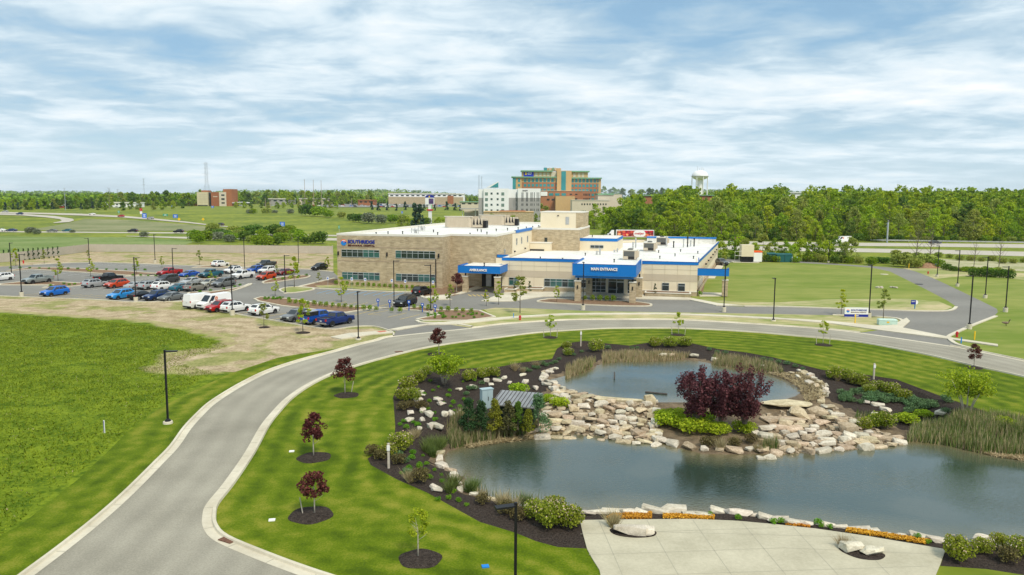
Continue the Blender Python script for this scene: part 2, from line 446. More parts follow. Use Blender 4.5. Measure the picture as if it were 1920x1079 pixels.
def blend(name, ca, cb, cg, cg2, wd=5.0, base=0.0, s=.14, amp=9.0):
    """ground cover ca..cb that thins out into cg..cg2 near its outline ('edge' = metres to it) and in scattered patches"""
    m = bpy.data.materials.new(name); m.use_nodes = True; nt = m.node_tree; N = nt.nodes; L = nt.links; b = N['Principled BSDF']; b.inputs['Roughness'].default_value = .95; b.inputs['Specular IOR Level'].default_value = .1
    at = N.new('ShaderNodeAttribute'); at.attribute_name = 'edge'; tc = N.new('ShaderNodeTexCoord')
    def nz(sc, d=5):
        n = N.new('ShaderNodeTexNoise'); n.inputs['Scale'].default_value = sc; n.inputs['Detail'].default_value = d; n.inputs['Roughness'].default_value = .6; L.new(tc.outputs['Object'], n.inputs['Vector']); return n.outputs['Fac']
    def ramp(f, a, b_, p0=.35, p1=.65):
        r = N.new('ShaderNodeValToRGB'); L.new(f, r.inputs[0]); r.color_ramp.elements[0].position = p0; r.color_ramp.elements[1].position = p1
        r.color_ramp.elements[0].color = tuple(a) + (1,); r.color_ramp.elements[1].color = tuple(b_) + (1,); return r.outputs[0]
    mxn = N.new('ShaderNodeMix'); mxn.inputs[0].default_value = .5; L.new(nz(.5), mxn.inputs[2]); L.new(nz(3.0, 8), mxn.inputs[3])
    A = ramp(mxn.outputs[0], ca, cb, .40, .60); B = ramp(mxn.outputs[0], cg, cg2, .38, .62)
    q = N.new('ShaderNodeMath'); q.operation = 'MULTIPLY_ADD'; L.new(nz(s, 7), q.inputs[0]); q.inputs[1].default_value = amp; L.new(at.outputs['Fac'], q.inputs[2])
    mr = N.new('ShaderNodeMapRange'); L.new(q.outputs[0], mr.inputs[0]); mr.inputs[1].default_value = amp * .5 + wd * .35 - base; mr.inputs[2].default_value = amp * .5 + wd * .35 + 1.2 - base
    mx = N.new('ShaderNodeMix'); mx.data_type = 'RGBA'; L.new(mr.outputs[0], mx.inputs[0]); L.new(B, mx.inputs[6]); L.new(A, mx.inputs[7]); L.new(mx.outputs[2], b.inputs['Base Color'])
    bp = N.new('ShaderNodeBump'); bp.inputs['Strength'].default_value = .5; bp.inputs['Distance'].default_value = .05; L.new(nz(6, 4), bp.inputs['Height']); L.new(bp.outputs[0], b.inputs['Normal'])
    return m
def edged(o, line, cap=99):
    me = o.data; n = len(me.vertices); co = np.empty(n * 3, 'f'); me.vertices.foreach_get('co', co); co = co.reshape(-1, 3)[:, :2]
    P = np.array(line); d = np.full(n, 1e9)
    for a, b in zip(P[:-1], P[1:]):
        ab = b - a; t = np.clip(((co - a) @ ab) / ((ab * ab).sum() + 1e-9), 0, 1); d = np.minimum(d, np.hypot(*(co - a - t[:, None] * ab).T))
    at = me.attributes.new('edge', 'FLOAT', 'POINT'); at.data.foreach_set('value', np.minimum(d, cap).astype('f'))
FG1, FG2 = (.055, .105, .003), (.19, .25, .014); ST1, ST2 = (.28, .215, .12), (.52, .42, .275)
FIELDM = blend('rough field grass', FG1, FG2, ST1, (.40, .38, .16), 3, 0, .2, 6)
STRAWM = blend('straw mulch', ST1, ST2, (.17, .19, .05), (.36, .33, .14), 2, -.9, .11, 18)
# ------------------------------------------------------------------ outlines (photo pixels -> ground points)
LOWZ = -1.2; UPZ = -.25
lowP = smooth(GL([(831, 852), (829, 875), (850, 884), (866, 893), (864, 912), (880, 928), (900, 932), (940, 942), (978, 951), (1030, 956), (1080, 963), (1135, 964), (1180, 960), (1300, 963), (1380, 966), (1450, 977), (1530, 987), (1620, 1000), (1700, 1011), (1780, 1022), (1860, 1024), (1920, 1024), (2060, 1030), (2190, 1000), (2190, 900), (2030, 868), (1920, 856), (1834, 849), (1793, 838), (1765, 832), (1709, 827), (1682, 830), (1637, 833), (1571, 838), (1515, 843), (1477, 849), (1437, 851), (1352, 852), (1307, 848), (1260, 837), (1229, 829), (1198, 825), (1112, 814), (1026, 814), (989, 820), (930, 824), (874, 832), (850, 843)], LOWZ), 3, True)
upP = smooth(GL([(1034, 712), (1065, 704), (1104, 694), (1130, 681), (1167, 677), (1234, 677), (1281, 675), (1333, 682), (1380, 691), (1422, 696), (1450, 704), (1469, 712), (1495, 727), (1500, 738), (1482, 748), (1443, 757), (1370, 757), (1273, 755), (1229, 757), (1203, 759), (1125, 752), (1109, 746), (1078, 736), (1042, 722)], UPZ), 3, True)
bedP = GL([(1087, 977), (1093, 1003), (1100, 1030), (1046, 1027), (1005, 1016), (966, 1000), (900, 980), (853, 954), (801, 925), (744, 900), (695, 873), (689, 861), (713, 844), (740, 820), (741, 800), (737, 745), (748, 720), (765, 706), (800, 698), (850, 693), (930, 690), (975, 681), (1035, 674), (1044, 655), (1060, 645), (1095, 640), (1140, 645), (1180, 649), (1225, 642), (1290, 643), (1345, 655), (1400, 662), (1450, 671), (1500, 684), (1545, 695), (1600, 700), (1680, 712), (1760, 742), (1820, 763), (1880, 783), (1960, 802), (2100, 830), (2350, 900), (2350, 1090), (2100, 1110), (1920, 1079), (1850, 1068), (1763, 1062), (1773, 1032), (1709, 1021), (1626, 1007), (1529, 993), (1460, 985.6), (1384, 978.6), (1303, 975), (1200, 975.7)])
patioP = GL([(1087, 977.3), (1093, 1003), (1101, 1032), (1109, 1047), (1124, 1071), (1130, 1100), (1150, 1300), (1700, 1300), (1730, 1160), (1755, 1079), (1763, 1060), (1773, 1032.3), (1709, 1021.3), (1626, 1007.3), (1529, 993.3), (1460, 985.9), (1384, 978.9), (1303, 975.3), (1200, 976)])
bedD = densify(bedP, .9)

def hbed(x, y):
    q = np.array([[x, y]]); return float(hbedv(q)[0])
def smv(t): t = np.clip(t, 0, 1); return t * t * (3 - 2 * t)
def hbedv(Q):
    dL = sdist(Q, lowP); dU = sdist(Q, upP)
    w = smv(1 - (dU - 9) / 5.0); tot = np.maximum(dL, 0) + np.maximum(dU, 0)
    Rr = 3.2 + np.maximum(tot - 3.2, 0) * w
    t = np.clip(dL / np.maximum(Rr, .5), 0, 1)
    z = -(1.12) * (1 - smv(t ** (1 + 1.3 * w)))
    z = np.where(dL < 0, LOWZ + .08 - .9 * smv(-dL / 4) - .1, z)
    nearU = np.clip(1 - dU / 1.6, 0, 1); z = np.where(dL >= 0, np.minimum(z, 0 - .2 * nearU), z)
    z = np.where(dU < 0, UPZ - .05 - .5 * smv(-dU / 3), z)
    # stay flat at the border of the bed
    e = np.clip(-sdist(Q, bedP) / 1.2, 0, 1)
    return z * np.where((dL < 0), 1, e)

# pond bed sheet
def _bed():
    P = densify(bedP, .9)
    xs = [p[0] for p in P]; ys = [p[1] for p in P]; g = .62
    X, Y = np.meshgrid(np.arange(min(xs), max(xs), g), np.arange(min(ys), max(ys), g))
    Q = np.stack([X.ravel(), Y.ravel()], 1) + NR.uniform(-.1, .1, (X.size, 2))
    Q = Q[sdist(Q, P) < -.25]
    vs = [Vector(p) for p in P] + [Vector(q) for q in Q]; n = len(P)
    V, _, Fc, *_r = delaunay_2d_cdt(vs, [(i, (i + 1) % n) for i in range(n)], [], 1, 1e-6)
    VV = np.array([tuple(v) for v in V]); Z = hbedv(VV) + NR.uniform(-.03, .03, len(VV))
    Z[:n] = 0
    C = np.array([VV[list(f)].mean(0) for f in Fc]); ok = inpoly(C, P)
    dl = sdist(C, lowP); du = sdist(C, upP)
    mb = MB(); mb.v = [(x, y, z) for (x, y), z in zip(VV, Z)]
    for f, o, a, b in zip(Fc, ok, dl, du):
        if not o: continue
        f = tuple(f)
        ar = (VV[f[1]][0] - VV[f[0]][0]) * (VV[f[2]][1] - VV[f[0]][1]) - (VV[f[2]][0] - VV[f[0]][0]) * (VV[f[1]][1] - VV[f[0]][1])
        mb.f.append(f if ar > 0 else f[::-1]); mb.m.append(1 if (a < .7 or b < .7 or (a + b < 12.5 and a + b > 0 and a < 13 and b < 11)) else 0)
    SILT = M('pond gravel', (.06, .042, .025), (.24, .18, .11), s=1.2, s2=8, bump=.5, bs=9)
    o = mb.build('ground', [MULCH, SILT]); tag(o, kind='structure')
_bed()

# base ground reaching the horizon, with the bed cut out of it
def _ground():
    vs = [Vector(p) for p in bedD]; n = len(vs); ed = [(i, (i + 1) % n) for i in range(n)]
    Q = []
    for r in [12, 20, 32, 45, 60, 80, 110, 150, 200, 260, 300, 335, 365, 395, 425, 460, 500, 545, 590, 640, 690, 750, 820, 900, 990, 1090, 1200, 1320, 1450, 1600, 1800, 2000, 2300, 2600, 3000, 3400, 3800, 4500, 6000, 9000]:
        for k in range(240):
            a = 2 * pi * k / 240
            inside = abs(a) < 2 * pi
            b = a if a <= pi else a - 2 * pi
            if abs(b) > .8 and k % 8: continue
            if abs(b) <= .8 or k % 8 == 0: Q.append((r * sin(b), r * cos(b)))
    for k in range(90):
        b = -.75 + 1.5 * k / 89
        for r in (700, 900, 1200, 1600, 2400, 3200, 3800): Q.append((r * sin(b + .006), r * cos(b + .006)))
    Q = np.array(Q); Q = Q[~inpoly(Q, bedP)]
    vs += [Vector(q) for q in Q]
    V, _, Fc, *_r = delaunay_2d_cdt(vs, ed, [], 0, 1e-6)
    VV = np.array([tuple(v) for v in V]); C = np.array([VV[list(f)].mean(0) for f in Fc]); ok = ~inpoly(C, bedP)
    mb = MB(); mb.v = [(x, y, h(x, y)) for x, y in VV]
    for f, o in zip(Fc, ok):
        if o:
            ar = (VV[f[1]][0] - VV[f[0]][0]) * (VV[f[2]][1] - VV[f[0]][1]) - (VV[f[2]][0] - VV[f[0]][0]) * (VV[f[1]][1] - VV[f[0]][1])
            mb.f.append(tuple(f) if ar > 0 else tuple(f)[::-1]); mb.m.append(0)
    tag(mb.build('ground', GRASS_FAR), kind='structure')
_ground()

# ------------------------------------------------------------------ roads
outL = [(-60, 1155), (41.6, 1079), (105, 1032), (166, 984), (210.6, 946), (249, 910), (288, 871), (318.6, 839.6), (343.6, 805), (368, 779), (391, 758), (427, 734.5), (458, 717), (500, 697), (560, 677), (620, 661), (664, 648.5), (700, 640), (736, 631.5), (883, 616), (929, 610), (977, 606), (1062, 601), (1151, 600), (1240, 600), (1306, 602), (1431, 609.6), (1535, 617), (1613, 625), (1782, 649.6), (1816, 655.7), (1920, 677), (2060, 708), (2300, 765)]
inR = [(2330, 815), (2060, 741), (1920, 706), (1837, 688), (1741, 665.5), (1620.5, 643), (1556, 636), (1500, 631), (1410, 623), (1285, 616.5), (1160, 616), (1100, 618), (1001, 624.5), (929, 633.7), (857, 642.5), (785, 654.5), (712, 672.5), (663, 686.5), (622, 700), (577, 721), (538, 747), (510, 775.5), (489, 802), (461, 851), (422, 907), (390.5, 946), (383, 967), (385, 991.5), (408, 1016), (485, 1049.5), (563, 1079), (640, 1105), (820, 1170)]
oG = smooth(GL(outL), 4); iG = smooth(GL(inR), 4)
roadP = oG + iG + GL([(820, 1400), (0, 1500), (-300, 1400)])
RD = patch('road', roadP, .02, ROAD, grid=1.6); edged(RD, oG)
def _tracks():     # faint darker wheel paths along the road
    nt = ROAD.node_tree; N = nt.nodes; L = nt.links; b = N['Principled BSDF']; src = b.inputs['Base Color'].links[0].from_socket
    at = N.new('ShaderNodeAttribute'); at.attribute_name = 'edge'; tc = N.new('ShaderNodeTexCoord'); nz = N.new('ShaderNodeTexNoise'); nz.inputs['Scale'].default_value = .09; nz.inputs['Detail'].default_value = 4; L.new(tc.outputs['Object'], nz.inputs['Vector'])
    a = N.new('ShaderNodeMath'); a.operation = 'MULTIPLY_ADD'; L.new(nz.outputs['Fac'], a.inputs[0]); a.inputs[1].default_value = 1.5; L.new(at.outputs['Fac'], a.inputs[2])
    m = N.new('ShaderNodeMath'); m.operation = 'MULTIPLY'; L.new(a.outputs[0], m.inputs[0]); m.inputs[1].default_value = 3.6
    s = N.new('ShaderNodeMath'); s.operation = 'SINE'; L.new(m.outputs[0], s.inputs[0])
    r = N.new('ShaderNodeMapRange'); L.new(s.outputs[0], r.inputs[0]); r.inputs[1].default_value = -1; r.inputs[2].default_value = 1; r.inputs[3].default_value = .91; r.inputs[4].default_value = 1.03
    v = N.new('ShaderNodeVectorMath'); v.operation = 'SCALE'; L.new(src, v.inputs[0]); L.new(r.outputs[0], v.inputs['Scale']); L.new(v.outputs[0], b.inputs['Base Color'])
_tracks()
def seg(P, a, b):
    return [p for p in P if a(p) and b(p)]
# kerbs: left/outer side (offset to the left of travel direction)
cut1 = G(736, 631.5)[0]; cut2 = G(883, 616)[0]; cut3 = G(1613, 625)[0]; cut4 = G(1790, 651)[0]
far = [p for p in oG if True]
i1 = min(range(len(oG)), key=lambda i: abs(oG[i][0] - cut1) + abs(oG[i][1] - G(736, 631.5)[1]))
i2 = min(range(len(oG)), key=lambda i: dist(oG[i], G(883, 616)))
i3 = min(range(len(oG)), key=lambda i: dist(oG[i], G(1613, 625)))
i4 = min(range(len(oG)), key=lambda i: dist(oG[i], G(1790, 651)))
LC = [(-.45, .032), (0, .03), (.04, .16), (.2, .16), (.24, -.02)]
LC = [(-.25, .03), (.32, .03), (.36, .16), (.52, .16), (.56, -.02)]
LCbig = [(-.62, .03), (-.16, .03), (-.12, .16), (.04, .16), (.08, -.02)]
strip('kerb', oG[:i1 + 1], LCbig, CONC); strip('kerb', oG[i2:i3 + 1], LCbig, CONC); strip('kerb', oG[i4:], LCbig, CONC)
strip('kerb', oG[i1:i2 + 1], [(-.62, .03), (.0, .031)], CONC); strip('kerb', oG[i3:i4 + 1], [(-.62, .03), (.0, .031)], CONC)
strip('kerb', iG, [(-.1, .03), (.4, .03), (.44, .16), (.62, .16), (.66, -.02)], CONC)

# ------------------------------------------------------------------ lawns
lawnP = iG[::-1]
i0 = len(lawnP)
lawnP = [p for p in iG] + GL([(820, 1200), (1150, 1300), (1130, 1100), (1124, 1071), (1109, 1047), (1101, 1032)]) + bedP[2::1]
def lawn(name, poly, mat, edge_line, g=1.2, z=.012):
    o = patch(name, poly, z, mat, grid=g)
    me = o.data; n = len(me.vertices); co = np.empty(n * 3, 'f'); me.vertices.foreach_get('co', co); co = co.reshape(-1, 3)[:, :2]
    P = np.array(edge_line); d = np.full(n, 1e9)
    for a, b in zip(P[:-1], P[1:]):
        ab = b - a; t = np.clip(((co - a) @ ab) / ((ab * ab).sum() + 1e-9), 0, 1); d = np.minimum(d, np.hypot(*(co - a - t[:, None] * ab).T))
    at = me.attributes.new('edge', 'FLOAT', 'POINT'); at.data.foreach_set('value', d.astype('f'))
    return o
# lawn between the road and the pond bed
bi = bedP
la = iG + GL([(820, 1250)]) + GL([(1150, 1300), (1130, 1100), (1124, 1071), (1109, 1047), (1100.5, 1031)]) + bedP[2:46]
lawn('lawn', la, LAWN, iG, 1.3)
# strip of mown lawn along the outer side of the road
edgeF = GL([(-400, 1079 + 120), (-150, 1079), (40, 985), (150, 897), (205, 845), (238, 812), (300, 765), (360, 735), (430, 702), (520, 672), (560, 665)])
lawn('lawn', edgeF[::-1] + GL([(-300, 1300)]) + oG[:i1 - 8], LAWN, oG, 1.5)
# rough field
edged(patch('field', GL([(-700, 600), (-300, 585), (0, 581), (60, 586), (120, 590), (180, 595), (250, 598), (300, 604), (345, 613), (400, 624), (430, 633), (448, 645), (420, 655), (330, 668), (300, 690), (400, 695), (430, 702), (360, 735), (300, 765), (238, 812), (205, 845), (150, 897), (40, 985), (-150, 1079), (-400, 1199), (-1500, 1000)]), .01, FIELDM, grid=1.6), GL([(-300, 585), (0, 581), (60, 586), (120, 590), (180, 595), (250, 598), (300, 604), (345, 613), (400, 624), (430, 633), (448, 645), (420, 655), (330, 668), (300, 690), (400, 695)]))
# straw verge
SVL = oG[8:i1]
edged(patch('straw_verge', GL([(-700, 560), (-300, 553), (0, 556.5), (100, 560.5), (200, 565), (250, 568), (345, 567), (348, 578), (396, 583), (467, 595), (537, 607), (587, 615), (623, 619), (645, 616.5), (700, 612), (726, 620), (737, 630), (700, 640), (620, 661), (560, 677), (520, 690), (470, 700), (400, 697), (300, 691), (330, 668), (420, 655), (448, 645), (430, 633), (400, 624), (345, 613), (300, 604), (250, 598), (180, 595), (120, 590), (60, 586), (0, 581), (-300, 585), (-700, 600)]), .006, STRAWM, grid=1.6), GL([(-300, 552), (0, 556), (345, 567), (348, 578), (623, 619), (700, 612), (726, 620), (737, 630), (700, 640), (620, 661), (560, 677), (500, 697)]), 3)
edged(patch('straw_verge', GL([(-700, 505), (-200, 505), (0, 501), (62, 497.5), (135, 494), (182, 493), (350, 499), (456, 502), (583, 506.7), (625, 511), (625, 474), (165, 472), (40, 488), (-60, 500), (-400, 520)]), .006, STRAWM, grid=4), GL([(625, 474), (165, 472), (40, 488), (-60, 500), (-400, 520)]), 3)
# verge between drive and street, right part
vergeP = GL([(800, 606.5), (831, 606.5), (876, 603), (929, 596), (907, 581), (929, 577.5), (996, 579), (1096, 583.5), (1240, 586), (1347, 587.7), (1500, 590.6), (1632, 593.5), (1681, 598), (1695, 604), (1690, 610), (1678, 618), (1640, 618), (1613, 624), (1535, 616.5), (1431, 609), (1306, 601.5), (1240, 599.5), (1151, 599.5), (1062, 600.5), (977, 605.5), (929, 609), (883, 615.5), (831, 608)])
patch('verge', vergeP, .01, STRAWG, grid=2.5)
# lawn inside the ring drive
ringP = smooth(GL([(1293, 564), (1343, 574), (1396, 576), (1480, 577), (1560, 580), (1630, 582), (1700, 584.6), (1765, 585), (1785, 582), (1792, 577), (1777, 565), (1741, 546), (1707, 529), (1668.7, 510), (1635, 503), (1572, 497.5), (1500, 494), (1430, 490), (1380, 492), (1346, 495), (1330, 515)]), 2, True)
patch('lawn', ringP, .012, TURF, grid=3)
patch('verge', GL([(1300, 563), (1343, 572.5), (1396, 575.5), (1480, 576.5), (1560, 579), (1700, 584), (1765, 584.5), (1786, 577), (1760, 566), (1700, 561), (1560, 562), (1460, 568), (1370, 566), (1330, 560)]), .016, STRAWG, grid=3)
patch('lawn', GL([(1820, 655), (1780, 636), (1779, 631), (1820.5, 611), (1864, 594), (1871, 586), (1869, 580), (1837, 564), (1789, 541), (1753, 524), (1717, 510), (1697.6, 505), (1760, 507), (1920, 520), (2300, 560), (2700, 640), (2300, 760), (2060, 705), (1920, 675)]), .012, TURF, grid=4)
patch('straw_verge', GL([(1690, 503), (1717, 510), (1753, 524), (1800, 519), (1850, 519), (1935, 527), (2100, 530), (2000, 515), (1920, 512), (1860, 511), (1760, 503)]), .02, STRAWG, grid=4)

# ------------------------------------------------------------------ asphalt of lots and drives
lotP = GL([(-700, 520), (-200, 508), (0, 501), (62, 497.5), (135, 494), (182.5, 493), (350, 499), (456, 502), (583, 506.7), (625, 511.5), (640, 524), (658, 542), (724.6, 548), (778, 549), (900, 538), (960, 545), (1205, 549), (1293, 564), (1343, 574), (1396, 576), (1480, 577), (1560, 580), (1630, 582), (1700, 584.6), (1765, 585), (1789, 582), (1795, 577), (1777, 565), (1741, 546), (1707, 529), (1668.7, 510), (1635, 503), (1572, 498), (1500, 494), (1430, 490.5), (1352, 494), (1346, 488), (1400, 484), (1500, 491), (1584, 496.6), (1656.6, 501.4), (1697.6, 505), (1717, 510), (1753, 524), (1789, 541), (1837, 564), (1869, 580), (1871, 586), (1864, 594), (1820.5, 611), (1779, 631), (1790, 640), (1800, 650), (1782, 649.2), (1613, 624.6), (1650, 620), (1678, 618), (1693, 608), (1695, 603), (1681, 598), (1632, 593.8), (1500, 590.8), (1347, 588), (1240, 586.3), (1096, 584), (996, 579.3), (929, 578), (907, 581.3), (880, 584), (822, 592), (778, 602), (783, 606), (800, 607), (820, 608), (852, 611), (883, 616), (736, 631.3), (742, 623), (724, 619), (700, 613), (666, 613), (645, 616), (623, 618.5), (587, 614.5), (537, 606), (467.6, 594), (396, 582), (348, 577), (345, 566), (250, 567.5), (200, 564), (100, 560), (37, 557.5), (0, 556), (-300, 552), (-700, 560)])
patch('parking_lot', lotP, .014, LOT, grid=6)

def kerb_line(pts, closed=False, k=3, prof=CURBS, sm=True):
    P = GL(pts)
    if sm: P = smooth(P, k, closed)
    strip('kerb', P, prof, CONC, closed)
def island(pts, mat, kerbs=True, k=3, name='planting_bed', sm=True):
    P = GL(pts)
    A = sum(P[i][0] * P[(i + 1) % len(P)][1] - P[(i + 1) % len(P)][0] * P[i][1] for i in range(len(P)))
    if A > 0: P = P[::-1]
    if sm: P = smooth(P, k, True)
    patch(name, P, .10, mat, grid=2)
    strip('kerb', P, [(.1, -.01), (.1, .16), (-.3, .16), (-.32, .09)], CONC, True)
kerb_line([(0, 556.3), (37, 557.8), (100, 560.3), (200, 564.3), (250, 567.8), (345, 566.3)], prof=[(-.2, -.01), (-.2, .15), (0, .15), (.03, -.02)])
kerb_line([(348, 577.5), (396, 582.5), (467.6, 594.5), (537, 606.5), (587, 615), (623, 619), (645, 616.5), (666, 613.8), (700, 613.3), (724, 619), (738, 625), (739, 631)], prof=[(-.2, -.01), (-.2, .15), (0, .15), (.03, -.02)])
kerb_line([(62, 497.5), (135, 494), (182.5, 493), (350, 499), (456, 502), (583, 506.7), (625, 511.5)], prof=[(-.1, -.01), (-.1, .15), (.35, .15), (.38, -.02)], sm=False)
# beds in the far lot
island([(0, 512), (20, 508), (57, 503), (110, 503), (170, 506), (240, 510), (300, 514), (296, 519), (235, 517.5), (170, 513), (57, 506)], MULCHR, sm=False)
island([(235, 519.5), (283, 515.3), (345, 518), (430, 523), (425, 527), (350, 523.5), (285, 518)], MULCHR, sm=False)
island([(0, 534), (60, 528), (110, 530), (160, 533), (158, 536), (105, 541), (80, 541), (100, 536), (0, 536)], MULCHR, sm=False)
island([(355, 550), (400, 548), (450, 540), (467, 533.5), (471, 535), (440, 546), (400, 553), (360, 556)], MULCHR)
island([(493, 530), (520, 522), (560, 518), (581, 518.5), (575, 522), (540, 527), (500, 532.5)], MULCHR)
island([(360, 503.5), (395, 500), (456, 504), (450, 505.5), (400, 503)], MULCHR)
island([(524, 544.5), (540, 540), (570, 539.5), (590, 543.5), (575, 547.5), (545, 551), (530, 549.5)], STRAWG)
island([(476, 562), (489, 558.5), (520, 560), (561, 563.5), (600, 571), (655, 576), (733, 579.5), (700, 579.5), (671, 584.5), (647, 588), (599, 583.5), (527, 575), (484, 566.5)], MULCHR, sm=False)
island([(745, 581), (790, 577), (822, 583), (885, 583), (900, 584), (929, 596), (876, 603), (793, 603), (780, 600), (822, 592), (824, 590), (780, 584)], MULCHR, sm=False)
# bed in front of the building
patch('planting_bed', GL([(562, 539), (624, 524), (660, 526), (833, 534), (905, 535), (900, 541), (850, 556), (795, 556), (780, 547), (724, 545.5), (656, 541.5), (623, 541)]), .03, MULCHR, grid=2)
patch('verge', GL([(600, 540.5), (623, 541), (656, 541.8), (724, 546), (776, 548), (776, 543), (724, 540), (656, 536), (630, 535), (590, 537)]), .036, STRAWG, grid=3)
kerb_line([(625, 523), (562, 538), (559, 540.2), (623, 544), (655.6, 545), (724.6, 548.4), (778, 549.4), (793, 560)], prof=[(-.1, -.01), (-.1, .15), (.5, .15), (.53, -.02)], sm=False)
# plazas and walks (raised slabs)
def slab(name, pts, mat=CONC, z=.14, th=.16, sm=0):
    P = GL(pts)
    if sm: P = smooth(P, sm, True)
    return patch(name, P, z, mat, grid=4, thick=th)
slab('plaza', [(793.5, 560), (800, 557), (865, 552.5), (905, 541), (900, 539), (893, 538), (835, 560), (848, 563.3), (822.5, 563.7)])
slab('plaza', [(902, 566), (945, 551), (945, 544), (1018, 549), (1205, 550), (1208, 557), (1293, 560), (1343, 570), (1396, 575), (1343, 574.5), (1293, 564), (1205, 562.4), (1160, 560), (1076, 558), (1018, 558), (990, 562), (962, 566.5), (910, 567)])
slab('pavement', [(620, 634), (655, 627), (724, 622), (740, 626), (700, 629), (640, 638)], th=.15)
slab('pavement', [(729, 620), (760, 614), (840, 605.5), (973, 594.5), (1062, 589.5), (1240, 588.5), (1347, 592.5), (1472, 598.7), (1560, 604.5), (1645, 613), (1672, 612), (1700, 598), (1706, 604), (1692, 616.5), (1767, 631.5), (1790, 636.5), (1871, 648), (1871, 651.5), (1779.5, 638), (1644.6, 620.5), (1560, 608.5), (1472, 601.3), (1347, 595), (1240, 591), (1062, 592.3), (973, 597.5), (860, 610), (800, 611), (745, 621)], th=.13)
island([(1008, 566), (1022, 563), (1040, 561.8), (1105, 564), (1170, 566), (1212, 570), (1222, 573), (1210, 576), (1130, 574.5), (1020, 569)], MULCHR)
kerb_line([(1396, 576), (1480, 577), (1560, 580), (1630, 582), (1700, 584.6), (1765, 585.5), (1789, 582.5), (1796, 577)], prof=[(0, -.01), (0, .15), (.5, .15), (.5, -.02)])
kerb_line([(1560, 591.5), (1632, 594), (1681, 598), (1696, 604), (1690, 611), (1676, 618)], prof=[(0, -.01), (0, .15), (-.5, .15), (-.5, -.02)])
kerb_line([(1864, 594), (1820.5, 611), (1778, 630), (1776, 637), (1790, 647), (1818, 655)], prof=[(0, -.01), (0, .15), (.5, .15), (.5, -.02)])
kerb_line([(778, 602.5), (784, 606), (800, 607.5), (840, 608), (883, 614)], prof=[(0, -.01), (0, .15), (.5, .15), (.5, -.02)])
slab('walk', [(1318, 523), (1340, 523.3), (1358, 498), (1350, 495), (1343, 500), (1330, 519)], th=.14, z=.1)
slab('walk', [(1308, 549), (1358, 551), (1358, 557), (1312, 557)], th=.14, z=.1)
patch('planting_bed', GL([(1300, 550), (1318, 549), (1322, 530), (1333, 519), (1352, 492), (1345, 493), (1320, 525), (1305, 547)]), .03, MULCHR)
for q in ((742, 621.5), (800, 609), (846, 606)):
    pass
slab('ramp_paving', [(706, 624.2), (722, 622.6), (726, 624.2), (712, 626)], PAVER, .146, .01)
slab('ramp_paving', [(829, 606.3), (840, 605.4), (846, 607.5), (834, 608.6)], PAVER, .135, .01)
# stall lines: one object per lot row, painted on the asphalt
def lines(name, rows, mat, wd=.12, z=.03):
    mb = MB()
    for a, b in rows:
        A = Vector(a); B = Vector(b); d = (B - A).normalized(); n = Vector((-d.y, d.x)) * wd / 2
        mb.add([(A.x - n.x, A.y - n.y, z), (A.x + n.x, A.y + n.y, z), (B.x + n.x, B.y + n.y, z), (B.x - n.x, B.y - n.y, z)], [(0, 3, 2, 1)])
    tag(mb.build(name, mat), kind='structure')
def stalls(p0, p1, n, dirdeg, ln):
    a = G(*p0); b = G(*p1); r = []
    for i in range(n + 1):
        x = a[0] + (b[0] - a[0]) * i / n; y = a[1] + (b[1] - a[1]) * i / n
        r.append(((x, y), (x + cos(radians(dirdeg)) * ln, y + sin(radians(dirdeg)) * ln)))
    return r
lines('stall_lines', stalls((20, 557.5), (340, 565.5), 15, 68, 5.3) + stalls((385, 580.5), (580, 612), 9, 60, 5.3), YEL)
lines('stall_lines', stalls((100, 536), (345, 549), 13, 248, 0.01)[:1] + stalls((160, 536), (350, 547), 10, 250, 5) + stalls((250, 526), (420, 533), 8, 250, 5) + stalls((70, 507.5), (290, 521), 9, 255, 5.5) + stalls((190, 494.5), (350, 500), 8, 255, 5) + stalls((350, 525), (480, 532), 6, 250, 5), WHITE)
lines('stall_lines', stalls((640, 590), (735, 582), 5, 243, 5.0)[:0] + [(G(665, 592), G(703, 582)), (G(690, 590.5), G(728, 583)), (G(690, 590.5), G(715, 592)), (G(727, 596), G(762, 588)), (G(750, 600), G(787, 591))] + stalls((600, 573), (725, 579), 6, 72, 5), YEL)
lines('accessible_bay_lines', stalls((620, 545), (775, 550.5), 9, 256, 5.5), BLUEP, .16)
lines('crosswalk_lines', [(G(877, 556 - i * .0), G(877, 556)) for i in range(0)] + [(G(878 + i * 8, 553.5), G(884 + i * 8, 556.5)) for i in range(5)], YEL, .25)
# highways
def band(name, up, dn, mat, z=.05, grid=12):
    P = [GT(*p)[:2] for p in up] + [GT(*p)[:2] for p in dn[::-1]]
    patch(name, P, z, mat, grid=grid, hf=lambda x, y: h(x, y))
band('highway', [(-300, 434), (0, 434.3), (100, 435), (357, 437), (480, 439.3), (624, 441.5), (1000, 447), (1350, 452.5), (1500, 455.3), (1700, 457), (1920, 459), (2300, 466)], [(-300, 436.5), (0, 436.3), (100, 437.2), (357, 439), (480, 441.6), (624, 444), (1000, 450.3), (1350, 458), (1500, 461.3), (1700, 463), (1920, 466), (2300, 474)], HWY)
band('highway', [(237, 443.3), (357, 445.3), (480, 446), (624, 447.5), (1000, 454), (1350, 461), (1500, 465), (1590, 466.5), (1750, 469), (1920, 473), (2300, 482)], [(237, 444), (357, 448.8), (480, 450), (624, 452), (1000, 461), (1350, 468.5), (1500, 472), (1590, 473.5), (1750, 476.5), (1920, 481.5), (2300, 492)], HWY)
band('ramp_road', [(-200, 397), (0, 399), (60, 400), (150, 402), (230, 406), (290, 411), (350, 417), (432, 426.5)], [(-200, 401), (0, 401.5), (60, 402.5), (150, 405.5), (230, 409.3), (290, 414), (350, 419.5), (432, 427.8)], HWY, z=.25, grid=14)
